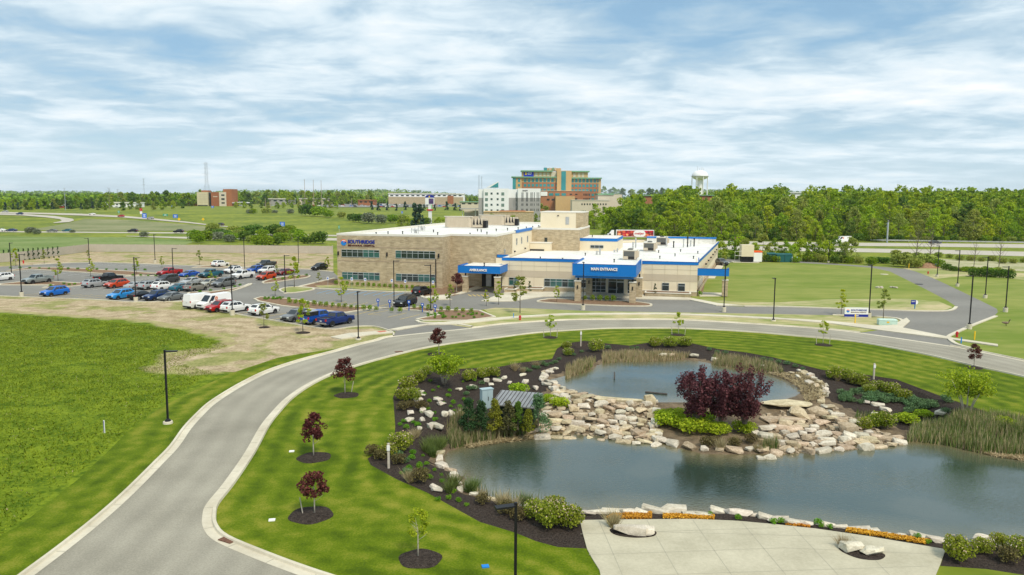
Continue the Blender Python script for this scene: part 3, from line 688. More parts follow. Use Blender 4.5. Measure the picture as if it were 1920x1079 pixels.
band('ramp_road', [(-200, 401.8), (0, 402), (50, 403), (105, 407), (137, 412), (139, 415), (130, 418), (101, 420)], [(-200, 404.6), (0, 404.4), (40, 405.5), (85, 409), (112, 412.5), (116, 415), (112, 417), (100, 419)], HWY, z=.3, grid=12)
# water
WAT = bpy.data.materials.new('pond water'); WAT.use_nodes = True
def _wat():
    nt = WAT.node_tree; N = nt.nodes; L = nt.links; b = N['Principled BSDF']
    b.inputs['Roughness'].default_value = .03; b.inputs['IOR'].default_value = 1.6; b.inputs['Specular IOR Level'].default_value = .95
    at = N.new('ShaderNodeAttribute'); at.attribute_name = 'depth'; tc = N.new('ShaderNodeTexCoord')
    nz = N.new('ShaderNodeTexNoise'); nz.inputs['Scale'].default_value = .35; nz.inputs['Detail'].default_value = 4; L.new(tc.outputs['Object'], nz.inputs['Vector'])
    ad = N.new('ShaderNodeMath'); ad.operation = 'MULTIPLY_ADD'; L.new(nz.outputs['Fac'], ad.inputs[0]); ad.inputs[1].default_value = 1.2; L.new(at.outputs['Fac'], ad.inputs[2])
    mr = N.new('ShaderNodeMapRange'); L.new(ad.outputs[0], mr.inputs[0]); mr.inputs[1].default_value = .5; mr.inputs[2].default_value = 4.2
    r = N.new('ShaderNodeValToRGB'); L.new(mr.outputs[0], r.inputs[0]); e = r.color_ramp.elements
    e[0].position = 0; e[0].color = (.18, .14, .07, 1); e[1].position = 1; e[1].color = (.030, .052, .036, 1); m = e.new(.4); m.color = (.095, .10, .058, 1)
    L.new(r.outputs[0], b.inputs['Base Color'])
    mp = N.new('ShaderNodeMapping'); mp.inputs['Rotation'].default_value = (0, 0, .5); mp.inputs['Scale'].default_value = (1, 2.2, 1); L.new(tc.outputs['Object'], mp.inputs[0])
    w1 = N.new('ShaderNodeTexNoise'); w1.inputs['Scale'].default_value = 3.4; w1.inputs['Detail'].default_value = 4; w1.inputs['Distortion'].default_value = .6; L.new(mp.outputs[0], w1.inputs['Vector'])
    w2 = N.new('ShaderNodeTexNoise'); w2.inputs['Scale'].default_value = .12; L.new(tc.outputs['Object'], w2.inputs['Vector'])
    sm_ = N.new('ShaderNodeMapRange'); L.new(w2.outputs['Fac'], sm_.inputs[0]); sm_.inputs[1].default_value = .35; sm_.inputs[2].default_value = .65; sm_.inputs[3].default_value = .08; sm_.inputs[4].default_value = .7
    bp = N.new('ShaderNodeBump'); bp.inputs['Distance'].default_value = .06; L.new(sm_.outputs[0], bp.inputs['Strength']); L.new(w1.outputs['Fac'], bp.inputs['Height']); L.new(bp.outputs[0], b.inputs['Normal'])
_wat()
def water(name, P, z):
    o = patch(name, P, z, WAT, grid=.9); me = o.data; n = len(me.vertices)
    co = np.empty(n * 3, 'f'); me.vertices.foreach_get('co', co); co = co.reshape(-1, 3)[:, :2]
    at = me.attributes.new('depth', 'FLOAT', 'POINT'); at.data.foreach_set('value', (-sdist(co, P)).astype('f'))
def outw(P, d):
    n = len(P); o = []
    A = sum(P[i][0] * P[(i + 1) % n][1] - P[(i + 1) % n][0] * P[i][1] for i in range(n)); s = 1 if A > 0 else -1
    for i in range(n):
        a = Vector(P[i - 1]); b = Vector(P[(i + 1) % n]); t = (b - a).normalized(); o.append((P[i][0] + t.y * d * s, P[i][1] - t.x * d * s))
    return o
water('water', outw(lowP, .25), LOWZ); water('water', outw(upP, .2), UPZ)
# patio slab with joints
patch('patio', patioP, .05, PATIO, grid=2, thick=.2)
def _joints():
    mb = MB(); g = GL([(1124, 977), (1170, 1079)]); rows = []
    for (a, b) in [((1123, 977), (1167, 1079)), ((1213, 976), (1272, 1079)), ((1299, 976), (1372, 1079)), ((1391, 980), (1474, 1079)), ((1487, 989), (1572, 1079)), ((1594, 1003), (1668, 1079)), ((1088, 1002), (1460, 990)), ((1104, 1041), (1472, 1028)), ((1232, 998), (1610, 1008)), ((1472, 1028), (1760, 1040)), ((1130, 1082), (1745, 1062))]:
        A = Vector(G(*a, .055)); B = Vector(G(*b, .055)); rows.append((A, B))
    return rows
JM = M('joint', (.35, .33, .25)); lines('patio_joints', _joints(), JM, .035, .054)

def kjoints(P, o0, o1, step, a=0, b=None):
    mb = MB(); acc = 0; b = b or len(P) - 1
    for i in range(a, b):
        p_ = Vector(P[i]); q_ = Vector(P[i + 1]); d = (q_ - p_); l = d.length; d.normalize(); n = Vector((-d.y, d.x)); s = step - acc
        while s < l:
            c = p_ + d * s; A = c + n * o0; B = c + n * o1; w_ = d * .02
            mb.add([(A.x - w_.x, A.y - w_.y, .036), (A.x + w_.x, A.y + w_.y, .036), (B.x + w_.x, B.y + w_.y, .036), (B.x - w_.x, B.y - w_.y, .036)], [(0, 1, 2, 3)]); s += step
        acc = l - (s - step) if l > 0 else acc
    tag(mb.build('kerb_joints', JM), kind='structure')
kjoints(oG, -.6, -.17, 3.0); kjoints(iG, -.08, .39, 3.0)
# ------------------------------------------------------------------ hospital
BR = brickmat('tan brick', (.52, .425, .28), (.37, .29, .18), (.46, .39, .27), .8, .2, .012)
BRI = brickmat('orange brick', (.40, .16, .07), (.30, .11, .05), (.35, .2, .12), .8, .25)
CREAM = M('cream panel', (.70, .61, .44), (.76, .67, .50), s=.5, s2=6, rough=.8)
BAND = M('taupe panel', (.52, .44, .325), (.56, .48, .36), s=.5, rough=.8)
SEAM = M('panel seam', (.45, .39, .29))
ROOFW = M('white roof membrane', (.58, .56, .49), (.79, .78, .73), s=.14, s2=1.3, w2=.5, rough=.6, con=(.34, .54))
COPE = M('stone coping', (.68, .65, .57), (.74, .71, .63), s=1)
BLUE = M('blue metal panel', (.0, .16, .52), rough=.45, spec=.4)
BLUED = M('blue edge trim', (.01, .07, .33), rough=.4)
ALU = M('aluminium', (.48, .52, .54), rough=.4, metal=.3)
GL1 = M('dark glass', (.012, .02, .022), (.03, .045, .045), s=.5, rough=.06, spec=.8)
GL2 = M('teal glass', (.02, .075, .072), (.05, .15, .135), s=.4, rough=.08, spec=.8)
BLACK = M('black metal', (.012, .012, .014), rough=.45)
DARK = M('opening shade', (.03, .03, .03))  # near-black: the shade inside openings put into the colour
METAL = M('galvanised metal', (.40, .41, .41), (.55, .55, .53), s=2, rough=.45, metal=.4)
TAN = M('tan metal', (.50, .43, .32), (.56, .48, .37), s=1, rough=.6)
WHT = M('white paint', (.8, .8, .78), rough=.5)
th = radians(-13); OX, OY = -13.42, 152.29
def BW(u, v): return (OX + u * cos(th) - v * sin(th), OY + u * sin(th) + v * cos(th))
HB = thing('hospital_building', 'long tan brick and cream hospital with bright blue roof trim and white flat roofs', 'building', (OX, OY, 0), th)

def txt(s, name, mat, parent, x, y, z, wid, hgt, ext=.05, rx=pi / 2, rz=0.0, bold=0.02):
    c = bpy.data.curves.new(name, 'FONT'); c.body = s; c.extrude = .04; c.size = 1; c.offset = bold
    o = bpy.data.objects.new(name, c); COL.objects.link(o)
    dg = bpy.context.evaluated_depsgraph_get(); me = bpy.data.meshes.new_from_object(o.evaluated_get(dg))
    bpy.data.objects.remove(o)
    co = np.empty(len(me.vertices) * 3, 'f'); me.vertices.foreach_get('co', co); co = co.reshape(-1, 3)
    mn = co.min(0); mx_ = co.max(0); co = (co - mn) / (mx_ - mn) * np.array([wid, hgt, ext * 2]) ; me.vertices.foreach_set('co', co.ravel()); me.update()
    me.materials.clear(); me.materials.append(mat)
    o = bpy.data.objects.new(name, me); COL.objects.link(o); o.location = (x, y, z); o.rotation_euler = (rx, 0, rz)
    if parent: adopt(o, parent)
    return o

def win(parent, u0, z0, u1, z1, v, nx, ny=1, tr=None, teal=(), nm='window', rz=0, side=False, fr=.07):
    """window in a wall facing -v: frame bars + panes; side: wall facing +u at u=v"""
    W = u1 - u0; Hh = z1 - z0
    e = MB(); q = MB()
    q.box(0, -.03, 0, W, .01, Hh)
    f = MB(); t = fr
    f.box(0, -.09, 0, W, -.001, t); f.box(0, -.09, Hh - t, W, -.001, Hh)
    xs = [W * i / nx for i in range(nx + 1)]
    for x in xs: f.box(max(0, x - t / 2), -.087, t, min(W, x + t / 2), -.002, Hh - t)
    for zt in (tr or []): f.box(.001, -.082, Hh * zt - t / 2, W - .001, -.003, Hh * zt + t / 2)
    fo = f.build(nm, ALU, parent)
    pane = MB(); hs = [0] + list(tr or []) + [1]
    for i in range(nx):
        for j in range(len(hs) - 1):
            mi = 1 if (i in teal) else 0
            if j > 0 and len(hs) == 3 and (i * 7 + int(u0)) % 4 == 1: mi = 0
            pane.add([(xs[i] + .01, -.035, Hh * hs[j]), (xs[i + 1] - .01, -.035, Hh * hs[j]), (xs[i + 1] - .01, -.035, Hh * hs[j + 1]), (xs[i] + .01, -.035, Hh * hs[j + 1])], [(0, 1, 2, 3)], mi)
    po = pane.build('pane', [GL1, GL2], fo)
    if side: fo.location = (v, u0, z0); fo.rotation_euler = (0, 0, pi / 2)
    else: fo.location = (u0, v, z0)
    return fo

# ---- two storey brick block
A = [(-22.3, -1.2), (0, -1.2), (0, 4.5), (9.4, 4.5), (9.4, 19), (-22.3, 19)]
mb = MB().prism([(-22.3, -1.2), (0, -1.2), (0, 4.5), (9.4, 4.5), (9.4, 19), (9.2, 19), (9.2, 84), (-20, 84), (-22.3, 60)], 0, 10.25, top=False)
mb.build('brick_wall', BR, HB)
MB().prism([(-22.0, -.9), (-.3, -.9), (-.3, 4.8), (9.1, 4.8), (9.1, 18.9), (9.0, 83.7), (-19.8, 83.7), (-22, 60)], 9.6, 10.0).build('roof', ROOFW, HB)
def parapet(parent, line, z0, z1, wd, mat, name='coping', closed=True):
    """band outside + cap, line clockwise seen from above -> offsets inward"""
    strip(name, line, [(-.06, z0), (-.06, z1), (wd, z1), (wd, z0 - .35)], mat, closed, kind=None, parent=parent)
SEAMR = M('membrane seam', (.60, .59, .54))
for k in range(9): MB().box(-21.5, 6 + k * 8.6, 10.004, 8.9, 6.06 + k * 8.6, 10.012).build('roof_seam', SEAMR, HB)
for k in range(8): MB().box(12.2 if k < 4 else 31, 5 + k * 9.3, 5.104, 48.2, 5.06 + k * 9.3, 5.112).build('roof_seam', SEAMR, HB)
capl = [(-22.3, 60), (-20, 84), (9.4, 84), (9.4, 18.9), (9.4, 4.5), (0, 4.5), (0, -1.2), (-22.3, -1.2)]
strip('coping', capl[::-1], [(-.05, 10.1), (-.05, 10.5), (.4, 10.5), (.42, 9.95)], COPE, True, kind=None, parent=HB)
strip('roof_trim', [(9.46, 22), (9.46, 40)], [(-.1, 10.0), (-.1, 10.62), (.3, 10.62), (.3, 10.4)], BLUE, kind=None, parent=HB)
# cream upper wall on the east side (19..40)
MB().box(9.38, 19, 4.5, 9.44, 40, 10.02).build('cream_wall', CREAM, HB)
MB().box(9.40, 19, 4.0, 9.47, 40, 5.6).build('taupe_band', BAND, HB)
for v0 in (22.5, 27.6, 34.2): win(HB, v0, 7.35, v0 + .9, 8.85, 9.47, 1, side=True)
win(HB, 11.2, 5.9, 12.2, 7.1, 9.43, 1, side=True)
for v0 in (20.5, 31.5):
    MB().box(9.45, v0, 5.9, 9.75, v0 + .5, 6.2).build('wall_light', BLACK, HB)
# back block and stair tower
MB().prism([(9.3, 40), (21, 40), (21, 60), (9.3, 60)], 0, 10.3, top=False).build('brick_wall', BR, HB)
MB().box(9.4, 40.1, 9.9, 20.9, 59.9, 10.05).build('roof', ROOFW, HB)
strip('coping', [(9.4, 40), (21, 40), (21, 60)], [(-.05, 10.15), (-.05, 10.6), (.4, 10.6), (.4, 10)], COPE, kind=None, parent=HB)
MB().box(10.2, 47, 10.02, 19.2, 57, 14.2).build('cream_wall', CREAM, HB)
MB().box(19.2, 46.98, 9, 21.03, 57, 14.2).build('brick_wall', BR, HB)
MB().box(10.1, 46.9, 14.15, 21.1, 57.1, 14.4).build('coping', COPE, HB)
d_ = MB().box(16.6, 46.93, 11.2, 17.5, 47.01, 13.1).build('door', METAL, HB)
MB().box(14.5, 46.8, 13.3, 14.9, 47.0, 13.5).build('wall_light', BLACK, HB)
MB().box(12.6, 39.9, 6.2, 13.3, 40.02, 8.2).build('window', GL1, HB)
# ribbon windows on the brick front
for (u0, z0, u1, z1, teal) in [(-21.3, 5.78, -13.15, 7.3, (4, 5, 6)), (-9.69, 5.78, -1.43, 7.3, (0,)), (-21.28, 1.2, -13.14, 2.72, (0, 1, 2, 4, 5, 6)), (-9.68, 1.2, -1.46, 2.7, (0, 4, 5, 6))]:
    win(HB, u0, z0, u1, z1, -1.2, 7, tr=[.68], teal=teal)
for u0 in (-22.0, -11.5, -.7): 
    MB().box(u0 - .12, -1.45, 6.1, u0 + .12, -1.19, 6.85).build('wall_light', BLACK, HB)
MB().box(-1.38, -1.34, .2, -1.24, -1.2, 5.8).build('downspout', BLACK, HB)
for z_ in (4.95, 7.75): MB().box(-22.32, -1.235, z_, .03, -1.19, z_ + .12).build('brick_course', M('soldier course', (.37, .28, .20)), HB)
# wall sign
SBLUE = M('sign blue', (.02, .035, .28)); SMAR = M('sign maroon', (.10, .02, .015)); SORG = M('sign orange', (.85, .12, .03)); SLB = M('sign light blue', (.02, .22, .62)); SWH = M('sign white', (.85, .8, .75))
def disc(c, r, y, a0, a1, r0=0, n=20, mi=0, mb=None, th_=.05):
    vs = []; k = n
    for i in range(k + 1):
        a = a0 + (a1 - a0) * i / k
        vs += [(c[0] + r0 * cos(a), y, c[1] + r0 * sin(a)), (c[0] + r * cos(a), y, c[1] + r * sin(a)), (c[0] + r0 * cos(a), y + th_, c[1] + r0 * sin(a)), (c[0] + r * cos(a), y + th_, c[1] + r * sin(a))]
    fs = []
    for i in range(k):
        b = i * 4; fs += [(b, b + 1, b + 5, b + 4), (b + 1, b + 3, b + 7, b + 5)]
    mb.add(vs, fs, mi)
def logo(parent, cx, cz, r, y, s=1):
    mb = MB()
    disc((cx, cz), r, y, 0, pi, r * .78, mb=mb, mi=0)
    disc((cx, cz), r * .78, y - .003, 0, pi, r * .52, mb=mb, mi=1)
    disc((cx, cz), r * .5, y - .001, 0, pi, 0, mb=mb, mi=0)
    disc((cx, cz), r, y - .005, pi * 1.02, 2 * pi, 0, mb=mb, mi=2)
    disc((cx - r * .42, cz), r * .5, y - .009, .1, pi, 0, mb=mb, mi=2)
    disc((cx + r * .5, cz - r * .1), r * .45, y - .012, .2, pi * .8, 0, mb=mb, mi=3)
    return mb.build('logo', [SORG, SWH, SLB, SBLUE], parent)
logo(HB, -20.8, 8.68, .62, -1.27)
txt('SOUTHRIDGE', 'sign_lettering', SBLUE, HB, -19.9, -1.21, 8.52, 5.8, .72, .05, bold=.03)
txt('BEHAVIORAL HOSPITAL', 'sign_lettering', SMAR, HB, -19.85, -1.21, 7.95, 5.75, .34, .05, bold=.02)

# ---- low cream wing
E1 = [(9.5, 5), (11.8, 5), (11.8, 0), (48.7, 0), (48.9, 11), (54.9, 82), (36, 84), (9.5, 60)]
wall = MB().prism(E1, 0, 5.75, top=False); wall.build('cream_wall', CREAM, HB)
MB().prism([(9.8, 5.3), (12.1, 5.3), (12.1, .3), (48.4, .3), (48.6, 11), (54.5, 81.6), (36, 83.6), (9.8, 60)], 4.9, 5.1).build('roof', ROOFW, HB)
# front parapets z 6.3 with blue fascia
def fascia(line, z0, z1, zi=5.0, nm='roof_trim', wd=.3):
    strip(nm, line, [(-.02, z0 - .01), (-.08, z0), (-.08, z1 - .09)], BLUE, kind=None, parent=HB)
    strip('trim_edge', line, [(-.10, z1 - .09), (-.10, z1), (.08, z1), (.08, z1 - .02)], BLUED, kind=None, parent=HB)
    strip('parapet', line, [(.08, z1 - .01), (wd, z1 - .01), (wd, zi)], ROOFW, kind=None, parent=HB)
MB().box(11.8, .01, 5.7, 27.5, .3, 6.28).build('cream_wall', CREAM, HB); MB().box(38.6, .01, 5.7, 48.7, .3, 6.28).build('cream_wall', CREAM, HB)
MB().box(48.41, .31, 5.7, 48.78, 11, 6.28).build('cream_wall', CREAM, HB)
fascia([(11.75, 5), (11.75, 0), (27.4, 0)], 5.75, 6.32); fascia([(38.6, 0), (48.8, 0), (48.95, 11.2)], 5.75, 6.32); fascia([(9.5, 5.02), (11.8, 5.02)], 5.9, 6.5)
fascia([(48.95, 11.2), (55.0, 82)], 5.25, 5.72); fascia([(9.5, 4.9), (9.52, 5.0)], 5.9, 6.5)
MB().prism([(35, 80), (54.2, 80), (54.2, 82), (35, 84)], 5, 6.9).build('parapet_wall', ROOFW, HB)
strip('roof_trim', [(35, 79.9), (54.3, 79.9), (54.3, 82.1)], [(-.05, 6.55), (-.05, 7.0), (.3, 7.0)], BLUE, kind=None, parent=HB)
# taupe band, brick base
for (a, b) in ((11.8, 28.6), (38.7, 48.72)): 
    MB().box(a, -.03, 2.66, b, .0, 3.86).build('taupe_band', BAND, HB)
    MB().box(a, -.12, 0, b, .0, .82).build('brick_base', BR, HB)
    MB().box(a - .01, -.16, .80, b + .01, .01, .9).build('stone_sill', COPE, HB)
for (a, b, us) in ((11.82, 28.6, np.arange(13.2, 28, 2.45)), (38.7, 48.7, np.arange(40.5, 48.6, 2.3))):
    mb = MB()
    for u in us: mb.box(u, -.036, .9, u + .03, -.005, 5.7)
    mb.box(a, -.034, 2.63, b, -.004, 2.66); mb.box(a, -.034, 3.86, b, -.004, 3.89); mb.box(a, -.034, 4.8, b, -.004, 4.83); mb.build('panel_seam', SEAM, HB)
mb = MB().add([(48.72, 0, 2.66), (54.9, 82, 2.66), (54.9, 82, 3.86), (48.72, 0, 3.86)], [(0, 1, 2, 3)]); 
mb.v = [(x + .06, y, z) for x, y, z in mb.v]; mb.build('taupe_band', BAND, HB)
mb = MB().add([(48.72, 0, 0), (54.9, 82, 0), (54.9, 82, .85), (48.72, 0, .85)], [(0, 1, 2, 3)]); mb.v = [(x + .12, y, z) for x, y, z in mb.v]; mb.build('brick_base', BR, HB)
for k, v0 in enumerate((2.5, 5.5, 8.5, 11.5)):
    u_ = 48.75 + (v0) / 82 * 6.2; o = win(HB, v0, .95, v0 + 1.4, 2.55, u_ + .12, 1, tr=[.7], side=True)
for k in range(6):
    v0 = 20 + k * 9.5; u_ = 48.9 + v0 / 82 * 6.1
    MB().box(u_, v0, 4.2, u_ + .35, v0 + .45, 4.5).build('wall_light', BLACK, HB)
win(HB, 13.2, .95, 15.15, 2.5, -.05, 2, tr=[.68], teal=(0, 1)); win(HB, 20.15, .93, 28.2, 2.48, -.05, 7, tr=[.68], teal=(1, 2, 4, 5))
win(HB, 42.4, .77, 43.66, 2.35, -.05, 1, tr=[.7]); win(HB, 45.3, .77, 46.55, 2.32, -.05, 1, tr=[.7])
# entrance wall
MB().box(28.6, -.35, 0, 38.7, .0, 5.0).build('entrance_wall', CREAM, HB)
win(HB, 29.15, .2, 32.0, 2.95, -.36, 3, tr=[.2, .45, .72]); win(HB, 36.1, .15, 38.6, 2.9, -.36, 3, tr=[.2, .45, .72])
ed = win(HB, 32.45, .02, 34.0, 2.85, -.36, 1, tr=[.3, .82], nm='sidelight')
dr = win(HB, 34.02, .02, 35.4, 2.3, -.37, 1, nm='door', fr=.13); MB().cbox((.2, -.12, 1.05), (.05, .05, .6)).build('handle', METAL, dr)
win(HB, 34.02, 2.32, 35.4, 2.85, -.36, 1, nm='window')
# canopies
def canopy(u0, v0, u1, v1, z0, z1, step=True, sides='lrf', cols=()):
    c = MB().box(u0, v0, z0, u1, v1, z1 - .35).build('canopy', BLUE, HB)
    MB().box(u0 + .02, v0 + .02, z0 - .02, u1 - .02, v1, z0 - .002).build('soffit', TAN, c)
    if step: MB().box(u0 + .45, v0 + .45, z0 - .42, u1 - .45, v1, z0 - .03).build('lower_fascia', BLUE, c)
    ln = [(u0, v1), (u0, v0), (u1, v0), (u1, v1)]
    strip('parapet', ln, [(-.01, z1 - .4), (-.01, z1 - .07), (.25, z1 - .07), (.25, z1 - .45)], BLUE, kind=None, parent=c)
    strip('trim_edge', ln, [(-.04, z1 - .07), (-.04, z1), (.1, z1), (.1, z1 - .06)], BLUED, kind=None, parent=c)
    MB().box(u0 + .26, v0 + .26, z1 - .34, u1 - .26, v1, z1 - .28).build('canopy_roof', ROOFW, c)
    for (cu, cv, zt) in cols:
        k = MB().box(cu - .52, cv - .52, .1, cu + .52, cv + .52, 3.55).build('column', BR, HB)
        MB().box(cu - .6, cv - .6, 3.55, cu + .6, cv + .6, 3.72).build('cap', COPE, k)
        MB().box(cu - .14, cv - .14, 3.7, cu + .14, cv + .14, zt).build('steel_post', BLACK, k)
        MB().box(cu - .09, cv - .66, 2.3, cu + .09, cv - .53, 2.9).build('wall_light', BLACK, k)
    return c
canopy(27.6, -13.8, 38.5, -.4, 4.62, 6.68, True, cols=[(28.5, -12.8, 4.3), (37.9, -12.6, 4.3), (29.4, -4.6, 4.3), (38.5, -4.7, 4.3)])
MB().box(27.4, -.38, 5.0, 38.5, .29, 6.3).build('canopy_link', BLUE, HB)
def col2(cu, cv, zt, c2):
    k = MB().box(cu - .5, cv - .5, .1, cu + .5, cv + .5, 3.0).build('column', BR, HB)
    MB().box(cu - .58, cv - .58, 3.0, cu + .58, cv + .58, 3.14).build('cap', COPE, k)
    MB().box(cu - .13, cv - .13, 3.12, cu + .13, cv + .13, zt).build('steel_post', BLACK, k)
canopy(4.7, -6.2, 12.9, -.05, 3.72, 5.12, False); MB().box(4.7, -.04, 3.72, 11.7, 4.45, 4.8).build('canopy_roof', ROOFW, HB)
MB().box(11.7, -.04, 3.72, 12.85, -.005, 4.9).build('canopy_link', BLUE, HB)
col2(6.05, -5.6, 3.72, 0); col2(12.3, -5.7, 3.72, 0)
canopy(48.2, .15, 54.3, 3.2, 3.85, 5.18, False); col2(53.7, 1.1, 3.8, 0)
txt('AMBULANCE', 'sign_lettering', SWH, HB, 7.0, -6.29, 4.12, 3.4, .44, .05, bold=.03)
txt('MAIN ENTRANCE', 'sign_lettering', SWH, HB, 30.85, -13.89, 5.6, 4.5, .5, .05, bold=.03)
# ambulance bay: flat near-black panel, shade of the recess painted as colour
MB().box(6.5, 4.38, .02, 9.3, 4.49, 3.6).build('bay_shade_panel', DARK, HB)
sd = MB().box(7.4, 4.3, .05, 8.5, 4.39, 2.5).build('door', METAL, HB)
MB().box(9.4, 4.4, 0, 11.8, 5.0, 5.8).build('cream_wall', CREAM, HB)
# clerestory box
MB().box(13.4, 42, 5.0, 30, 58, 7.75).build('cream_wall', CREAM, HB)
MB().box(13.5, 42.1, 7.7, 29.9, 57.9, 7.98).build('roof', ROOFW, HB)
fascia([(13.4, 58), (13.4, 42), (30, 42), (30, 58), (13.4, 58)], 7.45, 8.15, 7.8)
win(HB, 23.6, 5.75, 26.75, 6.5, 41.95, 3)
MB().box(9.5, 37.5, 5.0, 14.5, 39.9, 7.0).build('cream_wall', CREAM, HB); MB().box(9.5, 37.4, 6.95, 14.6, 40, 7.15).build('coping', COPE, HB)
MB().box(9.55, 37.38, 5.1, 13.0, 37.49, 5.5).build('gap_shade_strip', DARK, HB)  # near-black strip painted in for the shaded gap under the connector
# planters along the front
for (a, b, v0, v1) in ((13.3, 15.4, -4.2, -2.0), (15.4, 20.2, -2.1, -.2), (39.4, 47.6, -2.2, -.2)):
    k = MB().box(a, v0, 0, b, v1, .62).build('planter', BR, HB); MB().box(a - .08, v0 - .08, .62, b + .08, v1, .75).build('cap', COPE, k); MB().box(a + .25, v0 + .25, .7, b - .25, v1 - .1, .79).build('soil', MULCHR, k)

# ---- things standing on the roofs
def onroof(name, label, cat, u, v, z, group=None, rz=0, sc=None):
    x, y = BW(u, v); return thing(name, label, cat, (x, y, z), th + rz, group, sc)
GRILL = M('louvre dark', (.06, .065, .06), (.16, .16, .15), s=3, stretch=(.3, .3, 30))
def rtu(label, u, v, z, W=2.6, Dp=5.0, Hh=2.1):
    t = onroof('rooftop_unit', label, 'air conditioner', u, v, z, 'rooftop air units')
    MB().box(0, 0, .25, W, Dp, Hh).build('cabinet', TAN, t)
    MB().box(.15, -.03, .9, W - .35, -.001, Hh - .15).build('coil_grille', GRILL, t)
    MB().box(-.02, -.04, .3, W * .35, -.002, .9).build('panel', TAN, t)
    MB().box(W * .4, -.035, .3, W - .35, -.0015, .88).build('vent_opening', DARK, t)
    MB().box(W, .3, .7, W + .5, 2.2, Hh - .2).build('hood', TAN, t)
    MB().box(-.05, -.05, Hh, W + .05, Dp + .05, Hh + .06).build('lid', COPE, t)
    MB().box(.1, .2, -.02, W - .1, Dp - .2, .25).build('kerb_base', METAL, t)
    for k in (.3, .7): MB().lathe((W * .5, Dp * k, Hh + .06), [(.55, 0), (.55, .15), (.45, .18)], 14).build('fan', GRILL, t)
rtu('large tan roof unit with louvred face nearest the main entrance canopy', 33.8, 14.5, 5.1, 2.7)
rtu('tan roof unit in the middle of the diagonal row behind the entrance', 36.2, 43.5, 5.1, 2.8)
rtu('farthest tan roof unit of the row, near the back parapet', 38.2, 68, 5.1, 2.9, 5, 2.2)
for (u, v, lab, rr) in ((-14.5, 45, 'left tan louvred equipment screen on the brick roof', 0), (-10.5, 64, 'right tan louvred equipment screen farther back on the brick roof', 0)):
    t = onroof('equipment_screen', lab, 'roof screen', u, v, 10.0, 'roof equipment screens')
    MB().prism([(0, .3), (.6, 0), (6.6, 0), (7.4, .5), (7.4, 6), (0, 6)], .2, 2.9, top=False, bot=False).build('screen_panel', TAN, t)
    MB().box(7.3, .1, .2, 9.9, 5.5, 2.3).build('cabinet', TAN, t)
    mb = MB(); 
    for q in (0, 1.0, 2.0): mb.prism([(7.55 + q, .02), (8.05 + q, .02), (8.05 + q, .09), (7.55 + q, .09)], .9, 1.0)
    for q in (0, .9, 1.7): mb.add([(7.5 + q, .05, 1.0), (8.1 + q, .05, 1.0), (7.8 + q, .05, 2.7)], [(0, 1, 2)])
    mb.build('fan_opening', DARK, t)
    MB().box(-.1, -.1, 2.88, 7.5, .25, 3.0).build('cap', COPE, t)
    mb = MB()
    for q in np.arange(.8, 6.6, .45): mb.box(q, -.06, .3, q + .06, -.001, 2.85)
    mb.build('rib', TAN, t)
    MB().box(9.85, 1, .1, 10.8, 3, 1.9).build('side_duct', BLACK, t)
for (u, v, lab) in ((-15.5, 28, 'small pipe frame with vents on the brick roof left of the screens'), (-12, 14, 'short grey vent cluster near the front parapet of the brick roof'), (-7.5, 55, 'pipe rack between the two louvred roof screens')):
    t = onroof('pipe_rack', lab, 'roof vent', u, v, 10.0, 'small vents on the brick roof')
    mb = MB()
    for q in (0, .8, 1.6): mb.tube([(q, 0, 0), (q, 0, 1.1)], .09, 6)
    mb.tube([(0, 0, .9), (1.6, 0, .9)], .07, 6); mb.tube([(0, .8, .6), (1.6, .8, .6)], .07, 6); mb.build('pipe', METAL, t)
    MB().cbox((.8, .4, .35), (.5, .5, .7)).build('housing', METAL, t)
for (u, v, hh, lab) in ((27.4, 29, 1.5, 'grey vent box below the clerestory window'), (30.5, 38, 1.0, 'short dark vent beside the clerestory corner'), (33.5, 56, 2.6, 'tall ladder shaped pipe frame in front of the truck'), (37, 62, 1.3, 'dark vent box near the middle roof unit')):
    t = onroof('roof_vent', lab, 'roof vent', u, v, 5.1, 'vents on the low roof')
    MB().cbox((0, 0, hh / 2), (.35, .35, hh)).build('stack', METAL, t); MB().cbox((-.7, 0, hh * .3), (.4, .3, hh * .6)).build('housing', METAL, t)
    MB().tube([(-.7, 0, hh * .5), (0, 0, hh * .5)], .06, 6).build('pipe', METAL, t)
for k, (u, v) in enumerate([(43, 60), (45.5, 62), (46.5, 64), (47.3, 66), (48.2, 67), (41, 64)]):
    t = onroof('roof_vent', 'upright grey pipe on the right half of the low roof', 'roof vent', u, v, 5.1, 'upright pipes on the low roof')
    MB().lathe((0, 0, 0), [(.16, 0), (.14, 1.4 + .5 * (k % 3)), (.22, 1.42 + .5 * (k % 3)), (.2, 1.7 + .5 * (k % 3))], 8).build('pipe', METAL if k % 2 else BLACK, t)
p0 = None
